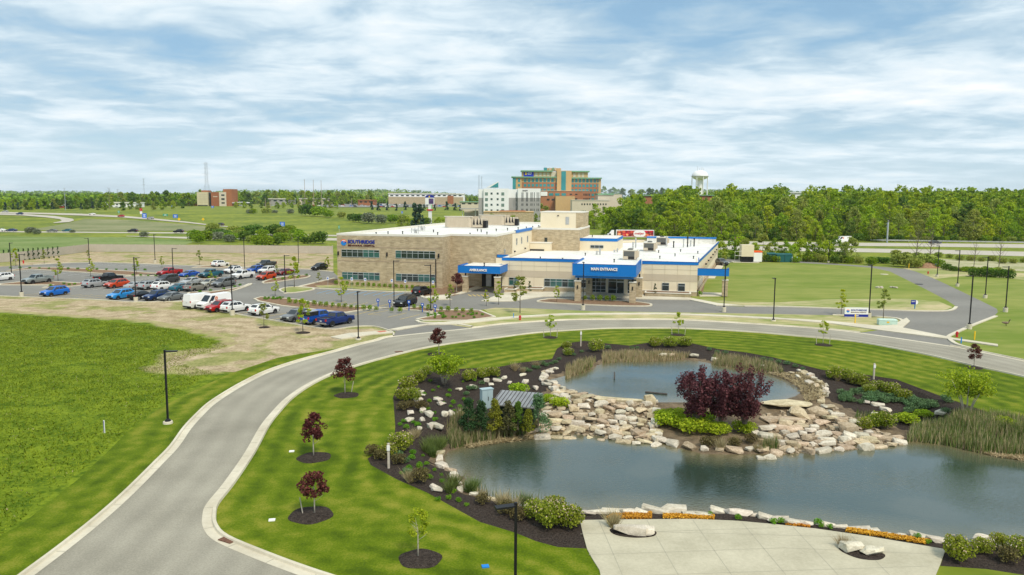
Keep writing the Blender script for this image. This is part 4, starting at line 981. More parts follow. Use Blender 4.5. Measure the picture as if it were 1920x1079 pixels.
for (u, v, z) in [(-15, 8, 10), (-12.5, 10, 10), (-9, 20, 10), (-4, 8, 10), (3, 8, 10), (-1, 28, 10), (5, 14, 10), (1, 24, 10), (3, 30, 10), (4.5, 35, 10), (6, 40, 10), (7, 45, 10), (7.6, 50, 10), (8, 56, 10), (-16, 4, 10),
    (17, 12, 5.1), (22, 10, 5.1), (31, 3, 5.1), (24.5, 26, 5.1), (41, 22, 5.1), (44, 30, 5.1), (40, 40, 5.1), (45, 45, 5.1), (34, -6, 6.4), (9, -3, 4.85), (49, 40, 5.1), (48, 24, 5.1), (16, 50, 7.98), (23, 50, 7.98), (43, 8, 5.1)]:
    x, y = BW(u, v)
    if p0 is None:
        p0 = thing('roof_drain_vent', 'short dark pipe vent on the white roof', 'roof vent', (x, y, z), 0, 'short pipe vents scattered over the white roofs'); MB().lathe((0, 0, 0), [(.18, 0), (.1, .05), (.1, .45), (.17, .47), (.17, .6)], 8).build('pipe', BLACK, p0); p0['used'] = 1
    else: inst(p0, (x, y, z), 0, 'short dark pipe vent on the white roof')
# ------------------------------------------------------------------ foliage materials
def leaf(name, c1, c2, c3=None, rnd=.12, s=.6, trans=.25): return M(name, c1, c2, s=s, isl=.5, con=(.32, .72), rough=.7, rnd=rnd, trans=trans, spec=.15, c3=c3)
LF = [leaf('leaf spring green', (.22, .34, .012), (.47, .58, .035), trans=.35), leaf('leaf mid green', (.15, .26, .014), (.33, .45, .03), trans=.35),
      leaf('leaf dark green', (.06, .13, .016), (.16, .26, .035), trans=.3), leaf('leaf olive', (.21, .27, .04), (.42, .46, .10), trans=.35), leaf('leaf yellow green', (.28, .37, .012), (.52, .58, .04), trans=.35)]
BARK = M('bark', (.10, .08, .06), (.20, .17, .13), s=4, rough=.95); BARKL = M('pale bark', (.42, .37, .30), (.55, .5, .42), s=5, rough=.9)
LRED = leaf('leaf dark red', (.07, .02, .018), (.19, .06, .05), s=1.5); LPLUM = leaf('leaf plum', (.075, .024, .03), (.20, .075, .08), s=1.2, rnd=.05)
LCON = leaf('conifer', (.025, .06, .02), (.06, .12, .04)); LGOLD = leaf('gold conifer', (.13, .15, .015), (.30, .30, .03)); LSPI = leaf('spirea leaf', (.17, .23, .015), (.38, .42, .05), s=1.5, trans=.35)
LBLOS = M('blossom', (.48, .34, .25), (.62, .5, .38), s=3, isl=.5); LSAGE = leaf('catmint leaf', (.08, .16, .06), (.17, .28, .12), s=2); LBRIGHT = leaf('bright mound leaf', (.09, .22, .01), (.20, .42, .02), s=2)
LOCH = leaf('sedum', (.45, .20, .02), (.70, .38, .04), s=3, trans=.1); DRY = leaf('dry grass', (.30, .24, .12), (.55, .46, .27), s=1); REED = leaf('reed green', (.09, .14, .03), (.22, .28, .08), s=1); LBROWN = leaf('brown shrub', (.09, .075, .03), (.2, .17, .06), s=2)

def ell(n, c, r, shell=.5):
    d = NR.normal(size=(n, 3)); d /= np.linalg.norm(d, axis=1)[:, None]
    rr = NR.uniform(0, 1, (n, 1)) ** (1 / 3) * (1 - shell) + shell
    rr = np.minimum(rr, 1) * NR.uniform(.85, 1.0, (n, 1))
    return np.asarray(c) + d * rr * np.asarray(r)

def crown(hgt, wid, z0, nclump=34, per=46, size=.5, lobes=1.0, top=.35, cone=0, cl=.17):
    """clumped crown: leaf faces gathered round clumps spread over the crown volume"""
    C = []
    for i in range(nclump):
        t = NR.uniform(0, 1); z = z0 + (hgt - z0) * t
        prof = (sin(pi * min(1, (t * .92 + .08) ** (.75 if not cone else .3))) ** .6) if not cone else (1 - t) ** .8
        prof = max(prof, .12)
        a = NR.uniform(0, 2 * pi); rr = wid / 2 * prof * NR.uniform(.25, 1.0) ** .6
        c = np.array([cos(a) * rr, sin(a) * rr, z]); r = wid * cl * NR.uniform(.6, 1.25)
        C.append(ell(int(per * NR.uniform(.6, 1.3)), c, (r, r, r * .75), .3))
    return np.concatenate(C)

def trunk_mb(hgt, r, wid, limbs=5, lean=0.0, z0=None, n=6):
    mb = MB(); z0 = z0 or hgt * .25
    top = (lean + R.uniform(-.3, .3), R.uniform(-.3, .3), hgt * .82)
    mb.tube([(0, 0, -.1), (lean * .3, 0, hgt * .3), (lean * .7, 0, hgt * .55), top], [r, r * .8, r * .5, r * .15], n)
    for i in range(limbs):
        a = 2 * pi * i / limbs + R.uniform(-.4, .4); z = z0 + (hgt * .7 - z0) * (i + .5) / limbs
        l = wid * .42 * R.uniform(.6, 1)
        mb.tube([(lean * .3, 0, z), (cos(a) * l * .5, sin(a) * l * .5, z + l * .35), (cos(a) * l, sin(a) * l, z + l * .8)], [r * .4, r * .25, r * .08], 5)
    return mb

def tree_proto(name, cat, hgt, wid, z0, mat, bark, r, cargs={}, size=.5, limbs=5, lean=0.0):
    t = thing(name, 'tree', cat)
    trunk_mb(hgt, r, wid, limbs, lean).build('trunk', bark, t, smooth=True)
    C = crown(hgt, wid, z0, size=size, **cargs)
    npmesh('crown', quads(C, size, .2), 4, mat, t)
    return t

def ztop(px, py, pyt, gz=0):   # height of a thing whose foot is at px,py and whose top is at pyt
    x, y = G(px, py, gz); d = ray(px, pyt); return H + d[2] / d[1] * y - gz

# ---- young lawn maples with dark red leaves
RED = [tree_proto('maple_tree', 'tree', 3.4, 1.95, 1.55, LRED, BARKL, .06, dict(nclump=24, per=85, cl=.2), .15, 5) for _ in range(3)]
mulch_ring = None
def ring(px, py, r, label, grp='mulch rings round the young trees'):
    global mulch_ring
    x, y = G(px, py)
    if mulch_ring is None:
        mb = MB(); k = 26; vs = [(0, 0, .09)]
        for rr, zz in ((.75, .07), (1.0, .0)):
            for i in range(k): a = 2 * pi * i / k; q = rr * (1 + .04 * sin(5 * a)); vs.append((cos(a) * q, sin(a) * q, zz))
        fs = [(0, 1 + i, 1 + (i + 1) % k) for i in range(k)] + [(1 + i, 1 + k + i, 1 + k + (i + 1) % k, 1 + (i + 1) % k) for i in range(k)]
        o = mb.add(vs, fs).build('mulch_ring', MULCH); tag(o, label, 'mulch ring', grp); mulch_ring = o
    else: o = mulch_ring.copy(); COL.objects.link(o); o['label'] = label
    r *= .88; o.location = (x, y, .02); o.scale = (r, r * .97, 1); o.rotation_euler = (0, 0, px * .37)
def stake(px, py, pyt, label, lean=.1):
    x, y = G(px, py); hh = ztop(px, py, pyt)
    o = MB().tube([(0, 0, 0), (lean, 0, hh)], .035, 6).build('tree_stake', BARKL); o.location = (x, y, 0); tag(o, label, 'stake', 'stakes beside the young trees')
reds = [(590, 965, 884, 'dark red maple nearest the concrete kerb inlet, lowest of the column of three', 1.15, (583, 967, 1.45)), (588, 857, 779, 'dark red maple with a small side tuft, second from the bottom of its row', 1.1, (589, 859, 1.35)), (647, 740, 674, 'dark red maple with a leaning stake, beside the road bend', 1.0, (650, 742, 1.3)), (823, 667, 616, 'dark red maple at the top of the lawn, below the parking lot entrance', 1.0, (818, 665, 1.2)), (1826, 690, 648, 'dark red maple by the road at the right edge', .85, (1826, 691, 1.0))]
for i, (px, py, pt, lab, s, (rx, ry, rr)) in enumerate(reds):
    x, y = G(px, py); hh = ztop(px, py, pt)
    inst(RED[i % 3], (x, y, 0), R.uniform(0, 6), lab, 'dark red maples on the lawn', (hh / 3.4 * 1.02,) * 2 + (hh / 3.4,))
    ring(rx, ry, rr, 'mulch ring under the ' + lab.split(',')[0])
stake(568, 966, 934, 'leaning wooden stake beside the lowest dark red maple', -.15); stake(659, 736, 716, 'leaning wooden stake beside the dark red maple at the road bend', .2)
# ---- young green lawn trees
YG = [tree_proto('young_tree', 'tree', 3.6, 1.75, 1.7, LF[4], BARKL, .05, dict(nclump=18, per=55, cl=.17), .14, 6) for _ in range(3)]
greens = [(784, 1047, 955, 'bright yellow green sapling in the foreground lawn', (788, 1049, 1.25)), (1032, 633, 592, 'small green sapling with two stakes beside the street, left of the pond', (1032, 634, 1.1)), (1272, 628, 587, 'small green sapling with two stakes above the flowering shrubs', (1271, 629, 1.1)), (1543, 646, 603, 'small green sapling with two stakes by the street, near the monument sign', (1544, 648, 1.2))]
for i, (px, py, pt, lab, (rx, ry, rr)) in enumerate(greens):
    x, y = G(px, py); hh = ztop(px, py, pt); inst(YG[i % 3], (x, y, 0), R.uniform(0, 6), lab, 'green saplings on the lawn', hh / 3.6)
    ring(rx, ry, rr, 'mulch ring under the ' + lab.split(' in the')[0].split(' with')[0] + ' ' + str(('in the foreground', 'left of the pond', 'above the shrubs', 'near the monument sign')[i]))
    if i:
        for s_ in (-1, 1): stake(px + s_ * 12, py + 1, py - 17, ('left' if s_ < 0 else 'right') + ' wooden stake of the sapling ' + ('', 'left of the pond', 'above the flowering shrubs', 'near the monument sign')[i], s_ * .1)
# ---- birches with many stems
def multistem(label, px, py, pt, wid, mat):
    x, y = G(px, py); hh = ztop(px, py, pt); t = thing('birch_tree', label, 'tree', (x, y, 0), 0, 'multi stem trees in the mulch')
    mb = MB(); C = []
    for k in range(6):
        a = k * 1.05; l = wid * .42 * R.uniform(.5, 1)
        P = [(cos(a) * .12, sin(a) * .12, 0), (cos(a) * l * .35, sin(a) * l * .35, hh * .35), (cos(a) * l * .8, sin(a) * l * .8, hh * R.uniform(.75, .95))]
        mb.tube(P, [.06, .045, .012], 6)
        for q in range(13):
            tt = NR.uniform(.3, 1.05); p = np.array(P[1]) * (1 - tt) + np.array(P[2]) * tt + NR.normal(size=3) * np.array([.3, .3, .15]) * wid * .22
            p[2] = min(max(p[2], hh * .28), hh); C.append(ell(42, p, (wid * .13, wid * .13, wid * .08), .2))
    mb.build('trunk', BARKL, t, smooth=True); npmesh('crown', quads(np.concatenate(C), .16, .2), 4, mat, t)
multistem('airy light green multi stem tree in the mulch left of the pond shed', 833, 721, 664, 4.2, LF[0])
multistem('airy light green multi stem tree at the right bank by the reeds', 1812, 780, 694, 4.6, LF[0])
# ---- plum clump
def plum(label, px, py, pt, wid, gz=-.15):
    x, y = G(px, py, gz); hh = ztop(px, py, pt, gz); t = thing('plum_shrub', label, 'shrub', (x, y, gz), 0, 'dark purple shrubs on the island')
    mb = MB(); C = []
    for k in range(16):
        a = k * 2.4; l = wid * .5 * sqrt((k + .5) / 16) * R.uniform(.8, 1.1); top = np.array([cos(a) * l, sin(a) * l, hh * (1 - .28 * (l / wid * 2) ** 2) * R.uniform(.85, 1.02)])
        base = np.array([cos(a) * .15, sin(a) * .15, 0]); mid = base * .5 + top * .5 * np.array([.7, .7, 1]); mb.tube([tuple(base), tuple(mid), tuple(top)], [.04, .03, .008], 5)
        for q in range(12):
            tt = NR.uniform(.18, 1.0); p = base * (1 - tt) + top * tt * np.array([tt ** -.25, tt ** -.25, 1]) + NR.normal(size=3) * .1; C.append(ell(36, p, (.34, .34, .38), .1))
    mb.build('stem', BARK, t); npmesh('foliage', quads(np.concatenate(C), .15, .1), 4, LPLUM, t)
plum('left one of the three dark purple shrubs above the green groundcover', 1306, 788, 685, 4.0); plum('middle dark purple shrub, set slightly behind its two neighbours', 1352, 790, 692, 3.6); plum('right one of the three dark purple shrubs beside the waterfall boulders', 1396, 795, 684, 4.1)
# ---- shrubs and mounds
def shrub_proto(name, cat, r, hh, n, size, mat, blossoms=0, bl=LBLOS, flat=.2, lumps=9):
    t = thing(name, 'shrub', cat); C = []
    for k in range(lumps):
        a = k * 2.4; rr = r * .62 * sqrt((k + .3) / lumps); C.append(ell(n // lumps, (cos(a) * rr, sin(a) * rr, hh * .45 + hh * .2 * (1 - rr / r)), (r * .42, r * .42, hh * .42), .55))
    C = np.concatenate(C); C[:, 2] = np.maximum(C[:, 2], .02)
    npmesh('foliage', quads(C, size, flat), 4, mat, t)
    if blossoms:
        D = C[(C[:, 2] > hh * .55)]; D = D[NR.integers(0, len(D), blossoms)] + NR.normal(size=(blossoms, 3)) * .03 + np.array([0, 0, .05])
        npmesh('blossoms', quads(D, size * .7, .8), 4, bl, t)
    return t
SPI = [shrub_proto('flowering_shrub', 'shrub', 1.0, 1.25, 1500, .12, LSPI, 130) for _ in range(3)]
GRN = [shrub_proto('green_shrub', 'shrub', 1.0, 1.0, 1300, .12, LF[0]) for _ in range(2)]
BRN = [shrub_proto('brown_shrub', 'shrub', .7, .8, 700, .1, LBROWN)]
MND = [shrub_proto('green_mound', 'plant', .42, .42, 380, .07, LBRIGHT, lumps=5), shrub_proto('catmint_mound', 'plant', .5, .5, 420, .08, LSAGE, lumps=5)]
TUF = []
for m_ in (DRY, REED):
    t = thing('grass_tuft', 'tuft', 'ornamental grass'); a = NR.uniform(0, 2 * pi, 260); rr = NR.uniform(0, .18, 260)
    C = np.stack([np.cos(a) * rr, np.sin(a) * rr, np.zeros(260)], 1); V = blades(C, .75, .03, .42); npmesh('blades', V, 3, m_, t); TUF.append(t)
def zb(x, y): return hbed(x, y) if inpoly(np.array([[x, y]]), bedP)[0] else 0.0
def put(protos, px, py, s, label, group, z=None, hs=1.0):
    x, y = G(px, py)
    for _ in range(4):
        zz = zb(x, y) if z is None else z; x, y = G(px, py, zz)
    zz = zb(x, y) if z is None else z
    return inst(R.choice(protos), (x, y, zz), R.uniform(0, 6.28), label, group, (s, s, s * hs * R.uniform(.9, 1.1)))
G1 = 'pale flowering shrubs in the mulch beds'
for px, py, s, lab in [(1118, 660, 1.5, 'flowering shrub beside the white post at the top left of the upper pond'), (1065, 668, 1.0, 'flowering shrub at the left end of the upper pond bed'), (1062, 655, .9, 'upper one of the flowering shrubs left of the white post'), (1228, 648, 1.25, 'left shrub of the big flowering cluster behind the upper pond'), (1255, 652, 1.4, 'middle shrub of the big flowering cluster behind the upper pond'), (1283, 650, 1.3, 'right shrub of the big flowering cluster behind the upper pond'),
    (1565, 708, 1.35, 'leftmost flowering shrub on the right bank'), (1590, 705, 1.2, 'flowering shrub right of the leftmost one on the right bank'), (1612, 712, 1.4, 'flowering shrub below the tall white post on the right bank'), (1648, 735, 1.2, 'flowering shrub above the catmint mounds on the right bank'), (1672, 728, 1.3, 'upper flowering shrub of the right bank group'), (1695, 735, 1.1, 'rightmost flowering shrub of the right bank group'), (1630, 738, 1.0, 'lower left flowering shrub of the right bank group'),
    (1655, 805, 1.5, 'wide flowering shrub above the stones at the right of the waterfall'), (1622, 806, 1.0, 'small flowering shrub left of the wide one by the waterfall stones'),
    (765, 735, 1.4, 'flowering shrub at the upper left corner of the bed'), (785, 718, 1.2, 'flowering shrub above the corner of the left bed'), (757, 752, 1.2, 'flowering shrub at the left edge of the bed'), (775, 752, 1.1, 'flowering shrub just inside the left edge of the bed'), (800, 706, 1.0, 'small flowering shrub at the top of the left bed'), (880, 706, 1.2, 'flowering shrub right of the airy tree'), (905, 710, 1.2, 'flowering shrub second to the right of the airy tree'), (925, 708, 1.1, 'flowering shrub third to the right of the airy tree'),
    (752, 845, 1.45, 'flowering shrub at the left tip of the lower bed'), (728, 858, 1.0, 'flowering shrub beside the wooden post in the lower bed'), (1004, 972, 1.1, 'flowering shrub nearest the lamp post by the pond'), (1036, 990, 1.35, 'large flowering shrub in the foreground bed'), (1069, 990, 1.2, 'flowering shrub touching the patio corner'), (1040, 962, 1.0, 'flowering shrub behind the foreground cluster'),
    (1796, 1050, 1.15, 'round flowering shrub beside the patio at the lower right'), (1843, 1038, .8, 'small flowering shrub right of the round one'), (1872, 1028, .75, 'small flowering shrub near the lower right shore'), (1912, 1045, 1.0, 'flowering shrub cut off by the lower right corner')]:
    put(SPI, px, py, s * .78, lab, G1)
for px, py, s, lab in [(972, 738, 1.2, 'rounded light green shrub behind the shed'), (1050, 762, 1.1, 'yellow green shrub at the top of the left waterfall'), (1028, 752, .9, 'low green shrub above the left waterfall'), (1255, 800, 1.6, 'broad green groundcover shrub left on the island'), (1300, 812, 1.8, 'broad green groundcover shrub at the front of the island'), (1275, 785, 1.4, 'green shrub under the left purple shrub'), (1245, 772, 1.1, 'low green shrub at the upper left tip of the island'), (1345, 815, 1.4, 'green groundcover shrub at the island middle'), (1395, 812, 1.2, 'green shrub under the right purple shrub'), (1700, 795, 1.2, 'green shrub among the reeds of the right bank'), (1645, 800, 1.3, 'dark green shrub behind the right shore stones'), (1320, 790, 1.2, 'green shrub beneath the middle purple shrub'), (1730, 783, .9, 'small green shrub between the reeds'), (1880, 800, 1.0, 'green shrub at the right edge beside a flat boulder'), (1900, 803, .9, 'small green shrub cut by the right edge')]:
    put(GRN, px, py, s, lab, 'green shrubs round the ponds', hs=.75)
for i, (px, py) in enumerate([(700, 855), (715, 862), (748, 870), (790, 905), (905, 945), (950, 965), (975, 975), (1340, 835), (1375, 838), (1408, 832), (770, 765), (757, 770), (790, 770), (1600, 722), (1325, 838), (1890, 1055)]):
    put(BRN, px, py, .8 + .3 * R.random(), 'low brownish shrub in the dark mulch', 'low brownish shrubs in the mulch')
mn = [(786, 879), (774, 852), (772, 862), (793, 857), (800, 873), (767, 882), (787, 876), (797, 888), (805, 899), (828, 893), (829, 905), (815, 884), (753, 890), (750, 799), (757, 793), (775, 795), (790, 775), (815, 790), (807, 803), (783, 800), (762, 805), (815, 777), (802, 770), (850, 758), (870, 752), (845, 765), (862, 765), (852, 772), (870, 776), (832, 758), (818, 750), (840, 745), (795, 742), (812, 735), (807, 717), (838, 712), (890, 716), (868, 718), (822, 940), (842, 937), (860, 942), (875, 950), (850, 925), (1384, 975), (1332, 968), (1450, 983), (1465, 982), (1534, 985), (1540, 990), (1556, 992), (1720, 1012), (1740, 1020), (880, 765), (885, 755), (805, 755), (822, 728), (843, 735)]
for px, py in mn: put([MND[0]], px, py, .45 + .4 * R.random(), 'small bright green mound in the dark mulch', 'small bright green mounds')
sg = [(745, 858), (762, 868), (762, 890), (903, 722), (888, 732), (879, 732), (935, 715), (875, 742)] + [(985 + 8 * i, 697 - 2.6 * i + 4 * (i % 2)) for i in range(9)] + [(1075, 668), (1090, 662), (1140, 655), (1185, 655), (1195, 652), (1330, 655), (1345, 660), (1360, 665), (1432, 672), (1445, 676), (1460, 680), (1475, 682), (1490, 688), (1505, 692)]
for i in range(52):
    a = R.random(); b = R.random(); sg.append((1575 + 175 * a, 732 + 12 * a + b * (26 - 10 * a)))
for i in range(14): sg.append((1690 + R.uniform(0, 90), 745 + R.uniform(0, 32)))
for px, py in sg: put([MND[1]], px, py, .8 + .5 * R.random() if px > 1560 else .7 + .3 * R.random(), 'rounded grey green catmint mound in the mulch', 'grey green catmint mounds')
for px, py in [(768, 905), (905, 935), (940, 950), (960, 958), (1150, 990), (1580, 1028), (1350, 845), (1380, 830), (780, 820), (770, 828), (965, 695), (980, 700), (1005, 690), (1570, 715), (1420, 848), (1430, 842), (1445, 840)]: put([TUF[0]], px, py, .8 + .5 * R.random(), 'tuft of straw coloured ornamental grass', 'straw coloured grass tufts')
for px, py in [(800, 850), (806, 840), (822, 845), (812, 858), (830, 830), (842, 925), (850, 915), (880, 922), (985, 945), (890, 918)]: put([TUF[1]], px, py, 1 + .5 * R.random(), 'tuft of green sedge near the left shore', 'green sedge tufts')
# sedum carpet beside the patio
def carpet(name, label, pts, n, mat, size, hgt, z=.05):
    P = GL(pts); xs = [p[0] for p in P]; ys = [p[1] for p in P]
    Q = np.stack([NR.uniform(min(xs), max(xs), n * 4), NR.uniform(min(ys), max(ys), n * 4)], 1); Q = Q[inpoly(Q, P)][:n]
    Z = hbedv(Q) + NR.uniform(0, hgt, len(Q)) + z * .3
    o = npmesh(name, quads(np.column_stack([Q, Z]), size, .5), 4, mat); tag(o, label, 'groundcover', kind='stuff')
carpet('sedum_carpet', 'orange sedum carpet along the patio edge, left stretch', [(1135, 973.5), (1150, 966), (1222, 963), (1222, 974.5)], 2600, LOCH, .09, .12)
carpet('sedum_carpet', 'orange sedum carpet along the patio edge behind the two boulders', [(1243, 973.5), (1243, 966), (1340, 969), (1338, 975.5)], 2000, LOCH, .09, .12)
carpet('sedum_carpet', 'orange sedum carpet right of the green mounds', [(1472, 985.5), (1475, 980), (1520, 986), (1518, 991)], 800, LOCH, .09, .12)
carpet('sedum_carpet', 'orange sedum carpet along the right half of the patio edge', [(1585, 998), (1590, 988), (1660, 1000), (1745, 1014), (1735, 1022), (1650, 1008)], 3000, LOCH, .09, .12)

# ---- stones
LIME = M('limestone', (.30, .255, .18), (.66, .60, .49), s=1.4, s2=9, w2=.45, bump=.5, bs=7, rnd=.16, rough=.95, con=(.3, .62), c3=(.52, .47, .37))
LIMET = M('tan limestone', (.28, .21, .12), (.60, .50, .35), s=1.2, s2=8, w2=.45, bump=.5, bs=7, rnd=.2, rough=.95, con=(.32, .62))
def rock_mesh(dx, dy, dz, n=26, mat=LIME):
    bm = bmesh.new()
    for i in range(n):
        p = NR.uniform(-1, 1, 3); m_ = max(abs(p)); p = p / m_ * (.86 + .14 * NR.uniform())
        if NR.uniform() < .3: p *= .9
        bm.verts.new((p[0] * dx / 2, p[1] * dy / 2, p[2] * dz / 2))
    r = bmesh.ops.convex_hull(bm, input=bm.verts)
    bmesh.ops.delete(bm, geom=list({e for e in r['geom_interior'] if isinstance(e, bmesh.types.BMVert)}), context='VERTS')
    for e in [v for v in bm.verts if not v.link_faces]: bm.verts.remove(e)
    me = bpy.data.meshes.new('boulder'); bm.to_mesh(me); bm.free(); me.materials.append(mat); return me
RM = [rock_mesh(1.15, .68, .36) for _ in range(6)] + [rock_mesh(.9, .7, .5) for _ in range(4)] + [rock_mesh(.9, .6, .32) for _ in range(3)]
RT = [rock_mesh(1.35, .75, .34, mat=LIMET) for _ in range(6)] + [rock_mesh(.95, .75, .42, mat=LIMET) for _ in range(4)]
rocks = []
def rock(x, y, z, s, label, group, mesh=None, rz=None, tilt=.12, sc=None):
    o = bpy.data.objects.new('boulder', mesh or R.choice(RM)); COL.objects.link(o)
    o.location = (x, y, z); o.rotation_euler = (R.uniform(-tilt, tilt), R.uniform(-tilt, tilt), R.uniform(0, 6.28) if rz is None else rz)
    o.scale = sc or (s * R.uniform(.85, 1.15), s * R.uniform(.85, 1.15), s * R.uniform(.85, 1.2)); tag(o, label, 'boulder', group); rocks.append(o); return o
def pxrock(px, py, s, label, group, mesh=None, up=.15, **k):
    x, y = G(px, py)
    for _ in range(4): x, y = G(px, py, zb(x, y))
    return rock(x, y, zb(x, y) + up * s, s, label, group, mesh, **k)
# loose boulders in the left bed
for px, py, s in [(786, 737, .9), (778, 742, .7), (793, 743, .7), (861, 732, .8), (886, 728, 1.1), (912, 717, 1.3), (933, 716, 1.0), (945, 711, 1.0), (790, 738, .8), (784, 752, .9), (820, 752, 1.1), (828, 760, 1.3), (770, 778, 1.0), (767, 790, 1.0), (793, 773, 1.0), (805, 781, 1.2), (834, 780, 1.1), (847, 779, 1.1), (862, 776, 1.0), (792, 790, .8), (921, 724, .9), (985, 720, 1.2), (1005, 730, .9), (982, 733, 1.2), (955, 720, .9), (900, 762, 1.2), (815, 916, .7), (820, 922, .9), (787, 805, .6), (806, 802, .9), (980, 705, .8), (820, 800, 1.4), (850, 800, 1.0)]:
    pxrock(px, py, s * .85, 'pale limestone boulder lying loose in the left mulch bed', 'loose pale boulders in the left bed')
for px, py, s in [(1646, 763, 1.0), (1660, 771, .9), (1625, 758, .8), (1765, 778, 1.3), (1896, 797, 1.5), (1640, 780, .9), (1706, 789, .8)]:
    pxrock(px, py, s, 'pale boulder lying in the plants of the right bank', 'loose boulders on the right bank')
# the boulders at the patio edge
for px, py, s in [(1100, 965, 1.0), (1121, 963, 1.2), (1154, 960, 1.7), (1180, 963, 1.3), (1203, 963, 1.0), (1228, 961, 1.6), (1263, 961, 1.9), (1295, 966, 1.0), (1320, 968, 1.0), (1350, 962, 1.5), (1383, 965, 1.7), (1410, 968, 1.2), (1437, 973, 1.2), (1460, 978, 1.2), (1485, 983, 1.2), (1510, 985, 1.1), (1553, 987, 1.0), (1575, 990, 1.0), (1605, 992, 1.9), (1632, 998, 1.3), (1656, 1000, .9), (1675, 1002, 1.2), (1697, 1005, 1.2), (1728, 1012, 1.6), (1765, 1018, 1.5), (1790, 1024, 1.0), (1855, 1018, 2.0), (1885, 1020, 1.2), (1905, 1022, 1.0)]:
    pxrock(px, py, s * .8, 'white limestone block in the row between patio and pond', 'white blocks between patio and lower pond', up=.12, sc=(s * .95, s * .62, s * .55), rz=-.12 + R.uniform(-.2, .2))
BIG = rock_mesh(2.7, 1.0, .85, 34); 
x, y = G(1180, 1001); rock(x, y, .25, 1, 'long white boulder in the oval cutout of the patio', None, BIG, -.12, .03, (.68, .8, .62))
x, y = G(1213, 1002); rock(x, y, .2, 1, 'small round white boulder at the right of the long one in the patio cutout', None, RM[7], 0, .1, (.95, 1.0, .9))
x, y = G(1598, 1033); rock(x, y, .25, 1, 'grey white boulder at the left of the second patio cutout', None, RM[8], .3, .1, (1.4, 1.0, 1.0))
x, y = G(1636, 1040); rock(x, y, .2, 1, 'flat white boulder at the right of the second patio cutout', None, RM[1], -.1, .1, (1.1, 1.0, .9))
for lab, pts in (('oval mulch cutout with the long boulder in the patio', [(1143, 996), (1160, 990), (1195, 993), (1225, 997), (1231, 1003), (1222, 1009), (1190, 1011), (1155, 1006)]), ('oval mulch cutout with two boulders in the patio, right one', [(1573, 1027), (1590, 1024), (1625, 1030), (1655, 1040), (1659, 1047), (1645, 1053), (1610, 1050), (1578, 1037)])):
    o = patch('patio_cutout', smooth(GL(pts), 4, True), .058, MULCH)
# rows of stones along the shores
def along(P, a, b, step, off, s, tan=.3, label='', group='', up=.1, zfix=None):
    n = len(P); tot = 0; acc = 0
    i = a
    while True:
        p = P[i % n]; q = P[(i + 1) % n]; d = dist(p, q); acc += d
        if acc >= step * R.uniform(.85, 1.2):
            acc = 0; t = Vector((q[0] - p[0], q[1] - p[1])).normalized(); o = off + R.uniform(-.25, .25)
            x = q[0] - t.y * o; y = q[1] + t.x * o
            rock(x, y, (zb(x, y) if zfix is None else zfix) + up, s * R.uniform(.75, 1.25), label, group, R.choice(RT if R.random() < tan else RM), atan2(t.y, t.x) + R.uniform(-.3, .3))
        i += 1
        if i % n == b % n: break
def near(P, px, py, z): 
    g = G(px, py, z); return min(range(len(P)), key=lambda i: dist(P[i], g))
def A_(P): return sum(P[i][0] * P[(i + 1) % len(P)][1] - P[(i + 1) % len(P)][0] * P[i][1] for i in range(len(P)))
sL = -1 if A_(lowP) > 0 else 1; sU = -1 if A_(upP) > 0 else 1
nl = lambda a, b: near(lowP, a, b, LOWZ); nu = lambda a, b: near(upP, a, b, UPZ)
along(lowP, nl(833, 846), nl(1020, 955), .95, sL * .35, .85, .2, 'pale stone at the water line of the left shore', 'stones along the left shore', .15, LOWZ + .1)
along(lowP, nl(1709, 827), nl(1437, 850), .95, sL * .4, .95, .6, 'tan stone at the water line below the right waterfall', 'tan stones at the foot of the right waterfall', .1, LOWZ + .12)
along(lowP, nl(1437, 850), nl(1229, 829), .95, sL * .35, .95, .4, 'pale stone edging the island along the lower pond', 'stones edging the island', .1, LOWZ + .12)
along(lowP, nl(1229, 829), nl(1000, 817), .95, sL * .4, 1.0, .8, 'tan slab at the foot of the left waterfall', 'tan slabs at the foot of the left waterfall', .1, LOWZ + .1)
along(upP, nu(1125, 751), nu(1034, 712), .9, sU * .45, .85, .2, 'pale stone on the left rim of the upper pond', 'stones round the upper pond', .12)
along(upP, nu(1240, 677), nu(1325, 681), 1.0, sU * .9, 1.0, .3, 'pale block on the far shore of the upper pond', 'blocks on the far shore of the upper pond', .25)
along(upP, nu(1400, 694), nu(1500, 738), .95, sU * 1.6, .8, .3, 'pale stone on the right rim of the upper pond', 'stones round the upper pond', .12)
def curve_rocks(pts, n, s, tan, label, group, jit=.2):
    P = smooth(GL(pts), 6); L_ = [0]
    for a, b in zip(P[:-1], P[1:]): L_.append(L_[-1] + dist(a, b))
    for k in range(n):
        t = L_[-1] * (k + .5) / n; i = max(j for j in range(len(L_)) if L_[j] <= t); i = min(i, len(P) - 2)
        x = P[i][0] + R.uniform(-jit, jit); y = P[i][1] + R.uniform(-jit, jit)
        rock(x, y, zb(x, y) + .12, s * R.uniform(.7, 1.3), label, group, R.choice(RT if R.random() < tan else RM), atan2(P[i + 1][1] - P[i][1], P[i + 1][0] - P[i][0]) + R.uniform(-.4, .4))
curve_rocks([(1037, 690), (1020, 702), (1022, 720), (1045, 733), (1075, 742)], 20, .8, .2, 'pale stone on the left rim of the upper pond', 'stones round the upper pond', .3)
curve_rocks([(1500, 692), (1530, 708), (1548, 722), (1545, 745), (1560, 762), (1585, 775), (1620, 785)], 24, .85, .2, 'pale stone in the curved row right of the waterfall', 'curved row of stones right of the waterfall', .25)
curve_rocks([(1230, 762), (1228, 780), (1234, 800), (1228, 820)], 9, .9, .2, 'pale stone on the left rim of the island', 'stones edging the island', .2)
